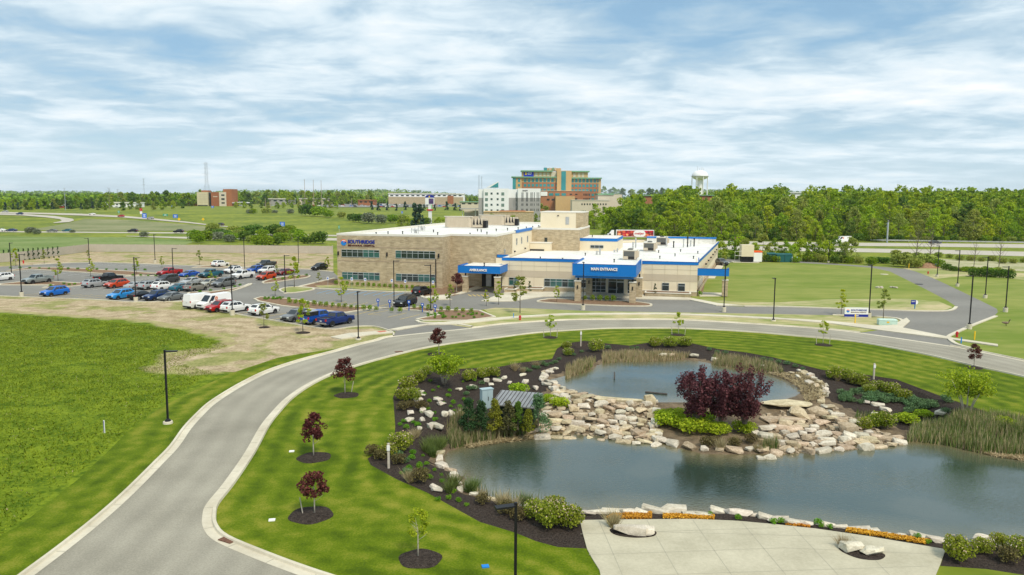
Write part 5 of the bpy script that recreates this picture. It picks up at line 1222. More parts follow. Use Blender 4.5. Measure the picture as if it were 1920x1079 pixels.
curve_rocks([(1412, 790), (1428, 808), (1432, 828), (1437, 842)], 8, .9, .3, 'pale stone on the right rim of the island', 'stones edging the island', .2)
# the two cascades
def scatter(pts, dmin, s, tan, label, group, cap, step=0):
    P = GL(pts, -.6); xs = [p[0] for p in P]; ys = [p[1] for p in P]; got = []
    for _ in range(6000):
        if len(got) >= cap: break
        x = R.uniform(min(xs), max(xs)); y = R.uniform(min(ys), max(ys))
        if any((x - a) ** 2 + (y - b) ** 2 < dmin ** 2 for a, b in got): continue
        if not inpoly(np.array([[x, y]]), P)[0]: continue
        got.append((x, y)); tall = R.random() < .25
        rock(x, y, zb(x, y) + (.32 if tall else R.uniform(.08, .24)), s * R.uniform(.75, 1.35), label, group, R.choice(RT if R.random() < tan else RM), R.uniform(-.35, .35) + (pi if R.random() < .5 else 0), .14)
scatter([(1000, 782), (1022, 762), (1045, 745), (1085, 748), (1130, 757), (1228, 762), (1236, 790), (1228, 822), (1180, 820), (1100, 808), (1005, 812)], .84, .92, .6, 'stacked tan limestone slab in the left waterfall', 'stacked slabs of the left waterfall', 125)
scatter([(1440, 795), (1470, 790), (1530, 775), (1560, 765), (1590, 780), (1640, 800), (1690, 815), (1690, 824), (1560, 834), (1440, 846), (1428, 820)], 1.0, .95, .55, 'tumbled limestone slab in the right waterfall', 'tumbled slabs of the right waterfall', 80)
# small rubble between the slabs
def rubble():
    V = []; P1 = GL([(1000, 782), (1045, 743), (1228, 760), (1236, 825), (1005, 814)], -.6); P2 = GL([(1430, 780), (1560, 762), (1690, 815), (1690, 826), (1440, 848)], -.6); mb = MB()
    for P in (P1, P2):
        xs = [p[0] for p in P]; ys = [p[1] for p in P]
        Q = np.stack([NR.uniform(min(xs), max(xs), 900), NR.uniform(min(ys), max(ys), 900)], 1); Q = Q[inpoly(Q, P)]; Z = hbedv(Q)
        for (x, y), z in zip(Q, Z):
            s = R.uniform(.12, .3); mb.cbox((x, y, z + s * .2), (s * 1.4, s, s * .7), R.uniform(0, 6), 0, R.uniform(-.3, .3))
    o = mb.build('rubble', LIMET); tag(o, 'small tan rubble filling the gaps of the waterfalls', 'rubble', kind='stuff')
rubble()
# big slabs of the waterfalls
def slabrock(px, py, dims, rz, label, up=.2, tilt=.05, z=None):
    me = rock_mesh(*dims, 30, LIMET); x, y = G(px, py, -.3); o = rock(x, y, (zb(x, y) if z is None else z) + up, 1, label, 'big flat slabs of the waterfalls', me, rz, tilt, (1, 1, 1))
slabrock(1165, 757, (5.2, .9, .35), -.06, 'long grey slab forming the lip of the left waterfall', .3)
slabrock(1218, 760, (1.1, .9, 1.0), 0, 'square pale block at the right end of the waterfall lip', .35)
slabrock(1475, 762, (5.0, 2.4, .25), .1, 'wide flat tan slab at the outlet of the upper pond', .15)
slabrock(1470, 778, (4.4, 1.8, .45), .12, 'thick overhanging slab of the right waterfall', .1)
slabrock(1500, 775, (1.9, 1.1, .9), -.3, 'tilted brown slab left in the right waterfall', .35, .3); slabrock(1530, 771, (1.9, 1.0, .9), .2, 'tilted brown slab right in the right waterfall', .35, .25)
slabrock(1590, 795, (1.5, 1.1, 1.0), .2, 'large white block at the right side of the waterfall', .35)
slabrock(1040, 808, (4.2, .8, .6), .02, 'long horizontal slab below the shed', .1, .03)
# boards and pipes in the ponds
def stick(name, label, cat, a, b, za, zb_, r, mat, grp=None):
    A = G(*a, za); B = G(*b, zb_); o = MB().tube([(0, 0, 0), (B[0] - A[0], B[1] - A[1], zb_ - za)], r, 7).build(name, mat); o.location = (A[0], A[1], za); tag(o, label, cat, grp)
DKW = M('wet wood', (.05, .045, .04), (.1, .09, .08), s=3)
stick('floating_log', 'dark thin log floating in the middle of the upper pond', 'log', (1210, 736), (1251, 740), UPZ + .05, UPZ + .05, .09, DKW)
stick('floating_log', 'long dark branch floating at the near shore of the upper pond', 'log', (1128, 750), (1205, 752), UPZ + .05, UPZ + .05, .07, DKW)
stick('pond_pipe', 'short wooden post standing in the upper pond', 'post', (1152, 712), (1152, 699), UPZ, UPZ + .55, .07, DKW)
stick('branch', 'bent dead branch sticking out of the lower pond', 'branch', (921, 858), (911, 845), LOWZ, LOWZ + .4, .03, DKW)
# posts round the beds
for px, py, pt, lab in [(1089, 650, 621, 'white wooden post behind the upper pond'), (729, 879, 832, 'grey wooden post at the left tip of the lower bed'), (1638, 712, 682, 'pale post with a small box on the right bank')]:
    x, y = G(px, py); hh = ztop(px, py, pt); t = thing('garden_post', lab, 'post', (x, y, 0), 0, 'garden posts')
    MB().cbox((0, 0, hh / 2), (.14, .14, hh)).build('post', BARKL, t); MB().cbox((0, -.09, hh - .3), (.2, .06, .35)).build('small_sign', WHT, t)
x, y = G(196, 813); t = thing('marker_post', 'white and blue utility marker in the rough grass', 'post', (x, y, 0)); MB().cbox((0, 0, .5), (.1, .03, 1.0)).build('stake', WHT, t); MB().cbox((-.02, -.018, .5), (.04, .004, .9)).build('blue_stripe', SBLUE, t)
# ---- reeds
def reeds(label, pts, n, hgt, z, mix, name='reeds', wd=.07):
    P = GL(pts, z); xs = [p[0] for p in P]; ys = [p[1] for p in P]
    Q = np.stack([NR.uniform(min(xs), max(xs), n * 5), NR.uniform(min(ys), max(ys), n * 5)], 1); Q = Q[inpoly(Q, P)]
    dens = np.sin(Q[:, 0] * 1.7) * np.cos(Q[:, 1] * 2.1) + NR.uniform(-1, 1, len(Q)); Q = Q[dens > -.3][:n]
    Z = np.maximum(hbedv(Q), z if z < -.5 else -9); C = np.column_stack([Q, Z])
    V = blades(C, hgt, wd, .13); mi = (NR.uniform(0, 1, len(Q)) < mix).astype('i')
    o = npmesh(name, V, 3, [REED, DRY], mi=mi); tag(o, label, 'reeds', kind='stuff')
reeds('mixed green and straw reeds in front of the shed', [(845, 845), (838, 822), (870, 805), (930, 800), (1010, 800), (1012, 812), (985, 820), (930, 828), (875, 836)], 5200, 1.05, LOWZ, .55)
reeds('green cattails lining the right shore of the lower pond', [(1700, 829), (1712, 812), (1760, 808), (1850, 812), (1925, 820), (2000, 835), (1990, 868), (1920, 858), (1835, 851), (1765, 835)], 11000, .98, LOWZ, .38)
reeds('straw reeds at the left end of the upper pond', [(1060, 712), (1062, 695), (1085, 685), (1118, 680), (1110, 690), (1085, 703)], 1500, .8, -.2, .7)
reeds('straw coloured reeds along the far shore of the upper pond', [(1128, 682), (1130, 668), (1180, 665), (1250, 668), (1300, 672), (1240, 678), (1165, 680)], 2600, .75, -.2, .85)
reeds('straw and green reeds at the far right of the upper pond', [(1335, 684), (1340, 670), (1400, 676), (1455, 690), (1470, 704), (1425, 697), (1380, 691)], 2200, .8, -.2, .7)
reeds('thin green reeds at the near left corner of the lower pond', [(862, 918), (880, 925), (940, 940), (1030, 955), (1030, 948), (940, 934), (880, 918)], 260, .9, LOWZ, .3)
reeds('sparse sedge on the right bank behind the cattails', [(1600, 765), (1700, 772), (1800, 800), (1900, 815), (1900, 800), (1800, 780), (1700, 760), (1610, 755)], 1300, .5, 0, .2)
reeds('low sedge at the right foot of the island', [(1430, 850), (1432, 838), (1458, 838), (1460, 848)], 140, 1.1, LOWZ, .2)
# dead reed litter at the shore
def litter(label, pts, n, z):
    P = GL(pts, z); xs = [p[0] for p in P]; ys = [p[1] for p in P]
    Q = np.stack([NR.uniform(min(xs), max(xs), n * 5), NR.uniform(min(ys), max(ys), n * 5)], 1); Q = Q[inpoly(Q, P)][:n]
    C = np.column_stack([Q, z + NR.uniform(.02, .14, len(Q))]); o = npmesh('reed_litter', quads(C, .5, .95, .12), 4, DRY); tag(o, label, 'dead reeds', kind='stuff')
litter('matted dead reeds floating below the shed', [(870, 838), (930, 826), (1010, 812), (1085, 812), (1030, 817), (985, 827), (930, 833), (880, 842)], 2200, LOWZ)
litter('dry straw coloured litter on the right bank of the upper pond', [(1440, 700), (1500, 700), (1545, 720), (1550, 745), (1510, 755), (1500, 730), (1470, 710)], 2200, -.12)
litter('matted dead reeds along the right shore', [(1790, 836), (1830, 845), (1920, 855), (2000, 866), (2000, 872), (1920, 866), (1860, 856), (1800, 842)], 1500, LOWZ)
# ---- shed and cabinet
GMET = M('dark green siding', (.016, .034, .028), (.03, .05, .042), s=1, rough=.5); RMET = M('standing seam roof', (.30, .30, .29), (.38, .38, .37), s=1, rough=.35, metal=.5); SEAMD = M('seam dark', (.08, .08, .085))
sx, sy = G(985, 800, -.2); A1 = G(922, 752, 1.9); B1 = G(983, 757, 1.9)
x0, y0 = G(930, 775, 0); ang = radians(-16)
fx, fy = G(928, 757, 1.42); SH = thing('pump_shed', 'small dark green pump shed with grey standing seam roof', 'shed', (fx, fy, -.05), ang, sc=(1.16, 1.1, 1.05))
MB().prism([(0, 0), (2.65, 0), (2.65, 2.2), (0, 2.2)], 0, 1.3).build('wall', GMET, SH)
rf = MB().add([(-.25, -.3, 1.3), (2.9, -.3, 1.3), (2.9, 2.5, 1.72), (-.25, 2.5, 1.72), (-.25, -.3, 1.38), (2.9, -.3, 1.38), (2.9, 2.5, 1.80), (-.25, 2.5, 1.80)], [(0, 3, 2, 1), (4, 5, 6, 7), (0, 1, 5, 4), (1, 2, 6, 5), (2, 3, 7, 6), (3, 0, 4, 7)]).build('roof', RMET, SH)
mb = MB()
for i in range(12):
    x_ = -.2 + i * .278; mb.add([(x_, -.31, 1.38), (x_ + .035, -.31, 1.38), (x_ + .035, 2.51, 1.80), (x_, 2.51, 1.80), (x_, -.31, 1.42), (x_ + .035, -.31, 1.42), (x_ + .035, 2.51, 1.84), (x_, 2.51, 1.84)], [(4, 5, 6, 7), (0, 1, 5, 4), (1, 2, 6, 5), (3, 0, 4, 7)])
mb.build('roof_seams', SEAMD, rf)
mb = MB()
for i in range(9): mb.box(.02 + i * .33, -.02, 0, .05 + i * .33, -.001, 1.3)
for i in range(7): mb.box(2.651, .02 + i * .33, 0, 2.67, .05 + i * .33, 1.3)
mb.build('siding_ribs', SEAMD, SH)
x, y = G(912, 768, 0); cb_ = thing('control_cabinet', 'pale grey electrical cabinet beside the shed', 'cabinet', (x, y, 0), radians(25)); CAB = M('cabinet grey', (.36, .47, .50), rough=.5)
MB().box(-.5, -.25, .1, .5, .25, 1.75).build('body', CAB, cb_); MB().box(.02, -.275, .15, .48, -.251, 1.7).build('door', CAB, cb_); MB().box(-.48, -.275, .15, -.02, -.251, 1.7).build('door', CAB, cb_); MB().box(.04, -.31, .8, .08, -.276, 1.15).build('handle', BLACK, cb_); MB().box(-.55, -.3, 1.75, .55, .3, 1.82).build('lid', CAB, cb_)
LOLI = leaf('olive conifer', (.08, .085, .03), (.2, .19, .07))
def conif(label, px, py, pt, wid, mat, gz=-.2):
    x, y = G(px, py, gz); hh = ztop(px, py, pt, gz); t = thing('conifer_shrub', label, 'conifer', (x, y, gz), 0, 'small conifers round the shed')
    MB().tube([(0, 0, 0), (0, 0, hh * .7)], [.07, .02], 6).build('trunk', BARK, t); npmesh('crown', quads(crown(hh, wid, .08, 40, 90, cone=1, cl=.2), .1, .1), 4, mat, t)
for a_ in [('dark brownish conifer at the left of the cabinet', 878, 808, 752, 1.7, LCON), ('dark conifer just below the cabinet', 902, 808, 755, 1.6, LCON), ('golden conifer in front of the shed corner', 926, 806, 750, 1.5, LGOLD), ('olive conifer in front of the shed wall', 953, 806, 754, 1.5, LOLI), ('slim olive conifer right of the wall middle', 971, 806, 757, 1.2, LF[2]), ('small golden conifer at the right foot of the shed', 990, 808, 770, 1.1, LGOLD), ('blue green juniper at the right side of the shed', 1009, 802, 745, 2.0, LSAGE)]: conif(*a_, gz=-.35)
x, y = G(1010, 793, -.2); o = MB().add([(0, 0, 0), (.35, .1, .05), (.1, .3, .3), (.4, .05, .25)], [(0, 1, 3), (0, 3, 2), (1, 2, 3), (0, 2, 1)]).build('red_marker', M('red fabric', (.6, .03, .02))); o.location = (x, y, -.1); tag(o, 'small red marker cloth beside the shed juniper', 'marker')
# small lots of grass clumps in the rough field
def tufts():
    P = GL([(-60, 620), (0, 590), (180, 602), (330, 618), (430, 650), (330, 680), (400, 700), (300, 760), (205, 840), (60, 960), (-60, 1060)]); xs = [p[0] for p in P]; ys = [p[1] for p in P]
    n = 150000; Q = np.stack([NR.uniform(min(xs), max(xs), n), NR.uniform(min(ys), max(ys), n)], 1); Q = Q[inpoly(Q, P)]
    a = np.sin(Q[:, 0] * .55 + 2 * np.sin(Q[:, 1] * .3)) + np.cos(Q[:, 1] * .47 + Q[:, 0] * .2) + NR.normal(size=len(Q)) * .9; Q = Q[a > -1.6]
    C = np.column_stack([Q, np.zeros(len(Q))]); w_ = np.clip(np.hypot(*Q.T) / 60, .6, 1.6)
    V = blades(C, .13, .07, .7); FG = leaf('field grass', (.13, .22, .006), (.34, .42, .03), s=.3, trans=.4)
    mi = (NR.uniform(0, 1, len(Q)) < .02).astype('i')
    o = npmesh('meadow_grass', V, 3, [FG, DRY], mi=mi); o.data.normals_split_custom_set(np.tile(np.array([[.0, -.15, .99]]), (len(V), 1)).tolist()); tag(o, 'uneven clumps of rough meadow grass', 'grass', kind='stuff')
tufts()
# ------------------------------------------------------------------ vehicles
def paint(name, c, metal=.25): return M('paint ' + name, c, rough=.28, spec=.6, metal=metal)
PC = dict(white=paint('white', (.78, .78, .76), 0), silver=paint('silver', (.42, .44, .44)), grey=paint('grey', (.17, .18, .18)), dgrey=paint('dark grey', (.06, .065, .068)), black=paint('black', (.010, .011, .013)),
          blue=paint('bright blue', (.01, .16, .62)), sky=paint('light blue', (.03, .30, .72)), dblue=paint('dark blue', (.012, .04, .14)), royal=paint('royal blue', (.01, .085, .42)), navy=paint('navy', (.008, .03, .16)), teal=paint('teal', (.02, .13, .18)),
          red=paint('red', (.45, .012, .015)), orange=paint('orange red', (.58, .06, .012)), dred=paint('dark red', (.20, .012, .018)), beige=paint('beige', (.45, .44, .36)), sgreen=paint('grey green', (.27, .31, .30)), tgrey=paint('warm grey', (.25, .235, .2)))
CGL = M('car glass', (.012, .016, .018), rough=.05, spec=.9); TYRE = M('tyre', (.014, .014, .014), rough=.9); RIM = M('rim', (.42, .43, .44), rough=.3, metal=.7); RIMB = M('dark rim', (.05, .05, .05), rough=.4, metal=.5)
HLT = M('headlight', (.75, .78, .8), rough=.15, spec=.8); TLT = M('tail light', (.5, .01, .01), rough=.25, spec=.6); PLAS = M('black plastic', (.02, .02, .021), rough=.7); PLATE = M('number plate', (.6, .62, .65))
# stations: x (front = +x), z bottom, z belt, z roof, half width at belt, half width at roof
def vehicle(kind, name, cat):
    t = thing(name, 'vehicle', cat); W = .93
    if kind == 'suv': L_, wb, wr, st, gh = 4.7, 1.38, .36, [(2.35, .42, .72, .72, .70), (2.28, .30, .90, .90, .84), (1.45, .26, 1.03, 1.03, .93), (.85, .26, 1.08, 1.08, .94), (-1.9, .26, 1.13, 1.13, .94), (-2.28, .34, 1.08, 1.08, .88), (-2.36, .5, .8, .8, .82)], [(1.1, 1.04, .86), (.35, 1.62, .70), (-1.55, 1.66, .68), (-2.26, 1.10, .80)]
    if kind == 'sedan': L_, wb, wr, st, gh = 4.75, 1.42, .33, [(2.38, .38, .62, .62, .68), (2.28, .24, .76, .76, .82), (1.4, .2, .90, .90, .90), (.9, .2, .95, .95, .91), (-1.5, .2, .99, .99, .91), (-2.25, .26, .96, .96, .85), (-2.38, .4, .75, .75, .80)], [(1.15, .92, .82), (.35, 1.38, .62), (-.85, 1.42, .60), (-1.75, .99, .76)]
    if kind == 'pickup': L_, wb, wr, st, gh = 5.8, 1.85, .42, [(2.9, .5, .8, .8, .80), (2.85, .42, 1.08, 1.08, .92), (1.6, .4, 1.2, 1.2, .98), (1.1, .4, 1.22, 1.22, .99), (-.85, .4, 1.22, 1.22, .99), (-.95, .42, 1.22, 1.22, .98), (-2.88, .48, 1.22, 1.22, .97), (-2.92, .55, 1.0, 1.0, .95)], [(1.35, 1.2, .88), (.75, 1.84, .74), (-.6, 1.86, .73), (-.88, 1.22, .88)]
    if kind == 'van': L_, wb, wr, st, gh = 5.6, 1.75, .37, [(2.8, .42, .8, .8, .78), (2.75, .3, 1.05, 1.05, .9), (2.1, .28, 1.25, 1.25, .98), (1.4, .28, 1.35, 1.35, .99), (-2.7, .3, 1.35, 1.35, .99), (-2.8, .4, 1.3, 1.3, .95)], [(2.0, 1.22, .9), (1.1, 2.28, .78), (-2.62, 2.36, .80), (-2.79, 1.3, .92)]
    if kind == 'minivan': L_, wb, wr, st, gh = 5.05, 1.5, .35, [(2.52, .4, .7, .7, .72), (2.45, .26, .88, .88, .86), (1.7, .22, 1.05, 1.05, .96), (1.1, .22, 1.1, 1.1, .97), (-2.2, .22, 1.12, 1.12, .97), (-2.5, .3, 1.0, 1.0, .9)], [(1.5, 1.02, .88), (.5, 1.68, .74), (-1.95, 1.72, .72), (-2.47, 1.1, .85)]
    xw = (wb, -wb * 1.0) if kind != 'pickup' else (1.75, -1.75)
    mb = MB(); k = len(st); vs = []
    for x, zb_, zt, _, hw in st:
        vs += [(x, -hw * .92, zb_), (x, -hw * 1.02, (zb_ + zt) / 2), (x, -hw, zt - .06), (x, -hw * .93, zt), (x, hw * .93, zt), (x, hw, zt - .06), (x, hw * 1.02, (zb_ + zt) / 2), (x, hw * .92, zb_)]
    fs = []
    for i in range(k - 1):
        for q in range(8): fs.append((i * 8 + q, i * 8 + (q + 1) % 8, (i + 1) * 8 + (q + 1) % 8, (i + 1) * 8 + q))
    fs += [tuple(range(7, -1, -1)), tuple(range((k - 1) * 8, k * 8))]
    mb.add(vs, fs)
    def greenhouse(g, mb):
        (x0, z0, w0), (x1, z1, w1), (x2, z2, w2), (x3, z3, w3) = g
        V = [(x0, -w0, z0), (x0, w0, z0), (x1, -w1, z1), (x1, w1, z1), (x2, -w2, z2), (x2, w2, z2), (x3, -w3, z3), (x3, w3, z3)]
        mb.add(V, [(0, 1, 3, 2), (2, 3, 5, 4), (4, 5, 7, 6), (0, 2, 4, 6), (1, 7, 5, 3), (0, 6, 7, 1)]); return V
    V = greenhouse(gh, mb)
    if kind == 'pickup':
        pass
    body = mb.build('body', PC['white'], t)
    body.material_slots[0].link = 'OBJECT'; body.material_slots[0].material = PC['white']
    def quad_on(a, b, c, d, u0, u1, v0, v1, off):
        a, b, c, d = map(Vector, (a, b, c, d)); n = (b - a).cross(d - a).normalized()
        f = lambda u, v: tuple((a * (1 - u) + b * u) * (1 - v) + (d * (1 - u) + c * u) * v + n * off)
        return [f(u0, v0), f(u1, v0), f(u1, v1), f(u0, v1)]
    def panes(nm, qs, mat=CGL, par=t):
        m = MB()
        for q in qs: m.add(q, [(0, 1, 2, 3)])
        return m.build(nm, mat, par)
    panes('windscreen', [quad_on(V[1], V[0], V[2], V[3], .06, .94, .08, .93, -.012)])
    if kind != 'van': panes('rear_window', [quad_on(V[6], V[7], V[5], V[4], .1, .9, .3 if kind != 'pickup' else .15, .88, -.012)])
    for s, (a, b, c, d) in ((1, (V[0], V[6], V[4], V[2])), (-1, (V[7], V[1], V[3], V[5]))):
        if s == 1: fx = lambda u0, u1: quad_on(a, b, c, d, u0, u1, .12, .86, -.013)
        else: fx = lambda u0, u1: quad_on(b, a, d, c, u0, u1, .12, .86, .013)
        spans = {'suv': [(.10, .38), (.41, .66), (.69, .90)], 'sedan': [(.12, .48), (.51, .86)], 'pickup': [(.10, .50), (.54, .92)], 'van': [(.06, .22)], 'minivan': [(.10, .36), (.39, .66), (.69, .93)]}[kind]
        for u0, u1 in spans: panes('side_window', [fx(u0, u1)])
    for x in xw:
        for s in (-1, 1):
            m = MB(); n = 18; y0 = s * (W + (.06 if kind in ('pickup', 'van') else 0)); y1 = y0 - s * .24
            V2 = [];
            for yy in (y0, y1):
                for q in range(n): V2.append((x + wr * cos(2 * pi * q / n), yy, wr + wr * sin(2 * pi * q / n)))
            m.add(V2, [(q, (q + 1) % n, n + (q + 1) % n, n + q) for q in range(n)] + [tuple(range(n)), tuple(range(2 * n - 1, n - 1, -1))])
            wo = m.build('wheel', TYRE, t); m = MB(); V3 = [(x + wr * .62 * cos(2 * pi * q / n), y0 + s * .012, wr + wr * .62 * sin(2 * pi * q / n)) for q in range(n)]; m.add(V3, [tuple(range(n))]); m.build('rim', RIM, wo)
            # dark arch behind the wheel
            m = MB(); r2 = wr * 1.14; ya = s * (st[2][4] * 1.02 + .004); V4 = [(x + r2 * cos(pi * q / 10), ya, wr + r2 * sin(pi * q / 10)) for q in range(11)] + [(x - r2, ya, .25), (x + r2, ya, .25)]
            m.add(V4, [tuple(range(13))]); m.build('wheel_arch', PLAS, t)
    f0 = st[1]; r0 = st[-2]
    for s in (-1, 1):
        MB().cbox((f0[0] + .02, s * f0[4] * .78, f0[2] - .13), (.12, .34, .15)).build('headlight', HLT, t)
        MB().cbox((r0[0] - .04, s * r0[4] * .9, r0[2] - .16), (.12, .2, .3 if kind != 'sedan' else .16)).build('tail_light', TLT, t)
        if kind != 'x': MB().cbox((gh[0][0] - .35, s * (gh[0][2] + .17), gh[0][1] + .08), (.12, .2, .15)).build('mirror', PLAS, t)
    MB().cbox((f0[0] + .04, 0, f0[2] - .26), (.1, f0[4] * 1.1, .2)).build('grille', PLAS, t)
    MB().cbox((f0[0] + .03, 0, f0[1] + .1), (.16, f0[4] * 1.9, .18)).build('bumper', PLAS, t)
    MB().cbox((r0[0] - .03, 0, r0[1] + .12), (.16, r0[4] * 1.9, .2)).build('bumper', PLAS if kind != 'pickup' else RIM, t)
    MB().cbox((r0[0] - .1, 0, r0[2] - .3), (.03, .32, .16)).build('number_plate', PLATE, t)
    if kind == 'pickup':
        m = MB(); m.box(-2.78, -.82, 1.221, -1.0, .82, 1.226); m.build('truck_bed', PLAS, t)
        m = MB()
        for s in (-1, 1): m.box(-2.9, s * .9 - .08, 1.2, -.95, s * .9 + .08, 1.30)
        m.box(-2.95, -.98, 1.2, -2.8, .98, 1.30); o = m.build('bed_rail', PC['white'], t); o.material_slots[0].link = 'OBJECT'; o.material_slots[0].material = PC['white']
    if kind in ('suv', 'minivan'):
        for s in (-1, 1): MB().tube([(.2, s * .58, gh[1][1] + .07), (-1.6, s * .56, gh[2][1] + .06)], .025, 5).build('roof_rail', PLAS, t)
    return t
VP = {k: vehicle(k, n, c) for k, n, c in (('suv', 'parked_suv', 'car'), ('sedan', 'parked_sedan', 'car'), ('pickup', 'pickup_truck', 'pickup truck'), ('van', 'cargo_van', 'van'), ('minivan', 'parked_minivan', 'car'))}
def park(kind, col, px, py, hd, label, group='cars in the hospital parking lot', sc=1.0, z=0.014):
    x, y = G(px, py); p = inst(VP[kind], (x, y, z), radians(hd), label, group, sc)
    for c in kids(p):
        for s in c.material_slots:
            if s.link == 'OBJECT': s.material = PC[col]
    return p
n_, f_ = 248, 68
for a in [('suv', 'white', 2, 527, n_, 'white SUV cut off by the left edge of the photo'), ('pickup', 'sgreen', 71, 532, n_, 'grey green pickup truck beside the left planting bed'), ('suv', 'blue', 103, 555, n_, 'bright blue SUV standing alone near the lower left kerb'), ('suv', 'silver', 178, 539, f_, 'silver SUV beside the black pickup, seen from behind'), ('pickup', 'black', 204, 529, f_, 'black pickup truck behind the silver SUV'), ('suv', 'orange', 219, 540, n_, 'orange red SUV next to the silver one'), ('suv', 'sky', 227, 561, n_, 'light blue SUV at the left end of the front row'), ('sedan', 'black', 266, 561, f_, 'black sedan showing red tail lights, behind the lamp base in the front row'), ('suv', 'dblue', 294, 563, n_, 'dark blue SUV in the middle of the front row'), ('sedan', 'grey', 322, 564, n_, 'grey sedan at the right end of the front row'),
    ('sedan', 'silver', 256, 543, f_, 'silver sedan right of the orange red SUV'), ('suv', 'silver', 282, 543, f_, 'silver SUV between silver sedan and white SUV'), ('suv', 'white', 307, 544, f_, 'white SUV in the second row in front of the dark grey one'), ('minivan', 'dgrey', 314, 531, n_, 'dark grey minivan behind the white SUV'), ('pickup', 'red', 318, 518, n_, 'bright red pickup truck in the middle of the lot'), ('sedan', 'royal', 355, 520, n_, 'royal blue sedan right of the red pickup'), ('pickup', 'teal', 396, 521, n_, 'teal pickup truck half behind a small tree'), ('suv', 'white', 413, 501, f_, 'white SUV alone near the far kerb'), ('suv', 'white', 437, 513, n_, 'white SUV behind the lamp post in the right part of the lot'), ('pickup', 'white', 455, 523, n_, 'white pickup truck beside the lamp post'),
    ('sedan', 'silver', 359, 534, n_, 'silver sedan in the third row behind the dark blue car'), ('sedan', 'teal', 340, 546, f_, 'dark teal sedan beside the car with the bicycle rack'), ('suv', 'tgrey', 368, 546, f_, 'warm grey SUV with a bicycle rack at its back'), ('sedan', 'beige', 394, 537, n_, 'beige sedan next to the grey minivan'), ('minivan', 'grey', 420, 538, n_, 'grey minivan at the tip of the planting bed'), ('suv', 'royal', 479, 512, n_, 'royal blue SUV between two white ones'), ('pickup', 'dgrey', 499, 502, n_, 'dark grey pickup truck near the far kerb'), ('suv', 'white', 501, 513, n_, 'white SUV behind the orange one'), ('suv', 'orange', 499, 525, n_, 'orange SUV next to the small planting bed'), ('sedan', 'dred', 534, 516, n_, 'dark red sedan left of the lamp post by the drive'), ('suv', 'black', 599, 507, n_, 'black SUV near the left corner of the hospital'),
    ('van', 'white', 378, 577, f_ - 8, 'white delivery van with its rear doors towards the field'), ('van', 'white', 402, 579, n_ - 8, 'white delivery van with its nose towards the field'), ('suv', 'red', 413, 584, n_ - 8, 'red SUV squeezed beside the white van'), ('suv', 'white', 442, 585, f_ - 8, 'white SUV behind the lamp base next to the red one'), ('suv', 'white', 495, 590, f_ - 8, 'white SUV standing apart behind the thin tree of the verge'), ('suv', 'grey', 556, 602, n_ - 8, 'blue grey SUV left of the two blue pickups'), ('pickup', 'royal', 598, 606, f_ - 8, 'bright blue pickup truck with a black bed cap'), ('pickup', 'navy', 630, 610, f_ - 8, 'navy blue pickup truck nearest the lot exit'), ('suv', 'black', 791, 554, f_, 'black SUV in the accessible bays, tail lights towards the camera'), ('minivan', 'black', 760, 574, n_, 'black minivan by the lamp post in front of the hospital')]:
    park(*a)
# cap of the bright blue pickup
cap = [o for o in COL.objects if o.get('label', '').startswith('bright blue pickup')][0]
MB().box(-2.85, -.9, 1.3, -.98, .9, 1.85).build('bed_cap', PLAS, cap)
MB().cbox((-1.6, 0, 1.88), (1.6, 1.5, .06)).build('cap_roof', RIM, cap)
rk = [o for o in COL.objects if 'bicycle rack' in o.get('label', '') and o.get('label', '').startswith('warm')][0]
mb = MB(); mb.tube([(-2.4, 0, .6), (-3.0, 0, .7), (-3.0, 0, 1.3)], .03, 5); mb.tube([(-3.0, -.6, 1.3), (-3.0, .6, 1.3)], .03, 5); mb.tube([(-3.0, -.6, .8), (-3.0, .6, .8)], .03, 5); mb.build('bicycle_rack', METAL, rk)
for o in [c for c in COL.objects if 'delivery van' in c.get('label', '')]:
    mb = MB()
    for s in (-1, 1): disc((.3, 1.75), .28, s * .965, 0, 2 * pi, .12, 14, 0, mb, .003 * s)
    mb.build('door_logo', M('van logo', (.75, .25, .12)), o)
G2 = 'vehicles on the highways'
def drive(kind, col, px, py, hd, label, sc=1.0):
    x, y, z = GT(px, py); p = inst(VP[kind], (x, y, z + .3), radians(hd), label, G2, sc)
    for c in kids(p):
        for s in c.material_slots:
            if s.link == 'OBJECT': s.material = PC[col]
drive('minivan', 'dred', 1379, 455, 182, 'dark red minivan on the highway right of the hospital'); drive('van', 'white', 1580, 457.5, 182, 'white high roof van on the highway in front of the woods', 1.15); drive('sedan', 'dgrey', 1753, 459.5, 2, 'dark sedan beside the guard rail')
for a in [('suv', 'dblue', 37, 404, 190, 'dark blue car on the ramp at the far left'), ('sedan', 'white', 173, 404.5, 190, 'white car on the ramp left of the red one'), ('suv', 'red', 227, 408.5, 170, 'bright red car on the ramp'), ('suv', 'silver', 282, 412.5, 170, 'silver SUV on the ramp beside the blue sign'), ('suv', 'dgrey', 413, 425, 165, 'dark SUV low on the ramp near the bushes'), ('sedan', 'dblue', 22, 436, 180, 'dark sedan at the left on the near highway'), ('sedan', 'teal', 127, 436.5, 180, 'teal car on the near highway beside a pale bush'), ('suv', 'black', 249, 437.5, 180, 'black SUV on the near highway, left one of two'), ('suv', 'black', 335, 438.5, 180, 'black SUV on the near highway, right one of two'), ('sedan', 'white', 1, 436, 180, 'white car at the left edge on the near highway'), ('sedan', 'silver', 10, 399.5, 180, 'silver car at the left edge on the ramp'), ('sedan', 'grey', 98, 437, 180, 'grey car behind the pale bush on the near highway')]: drive(*a)
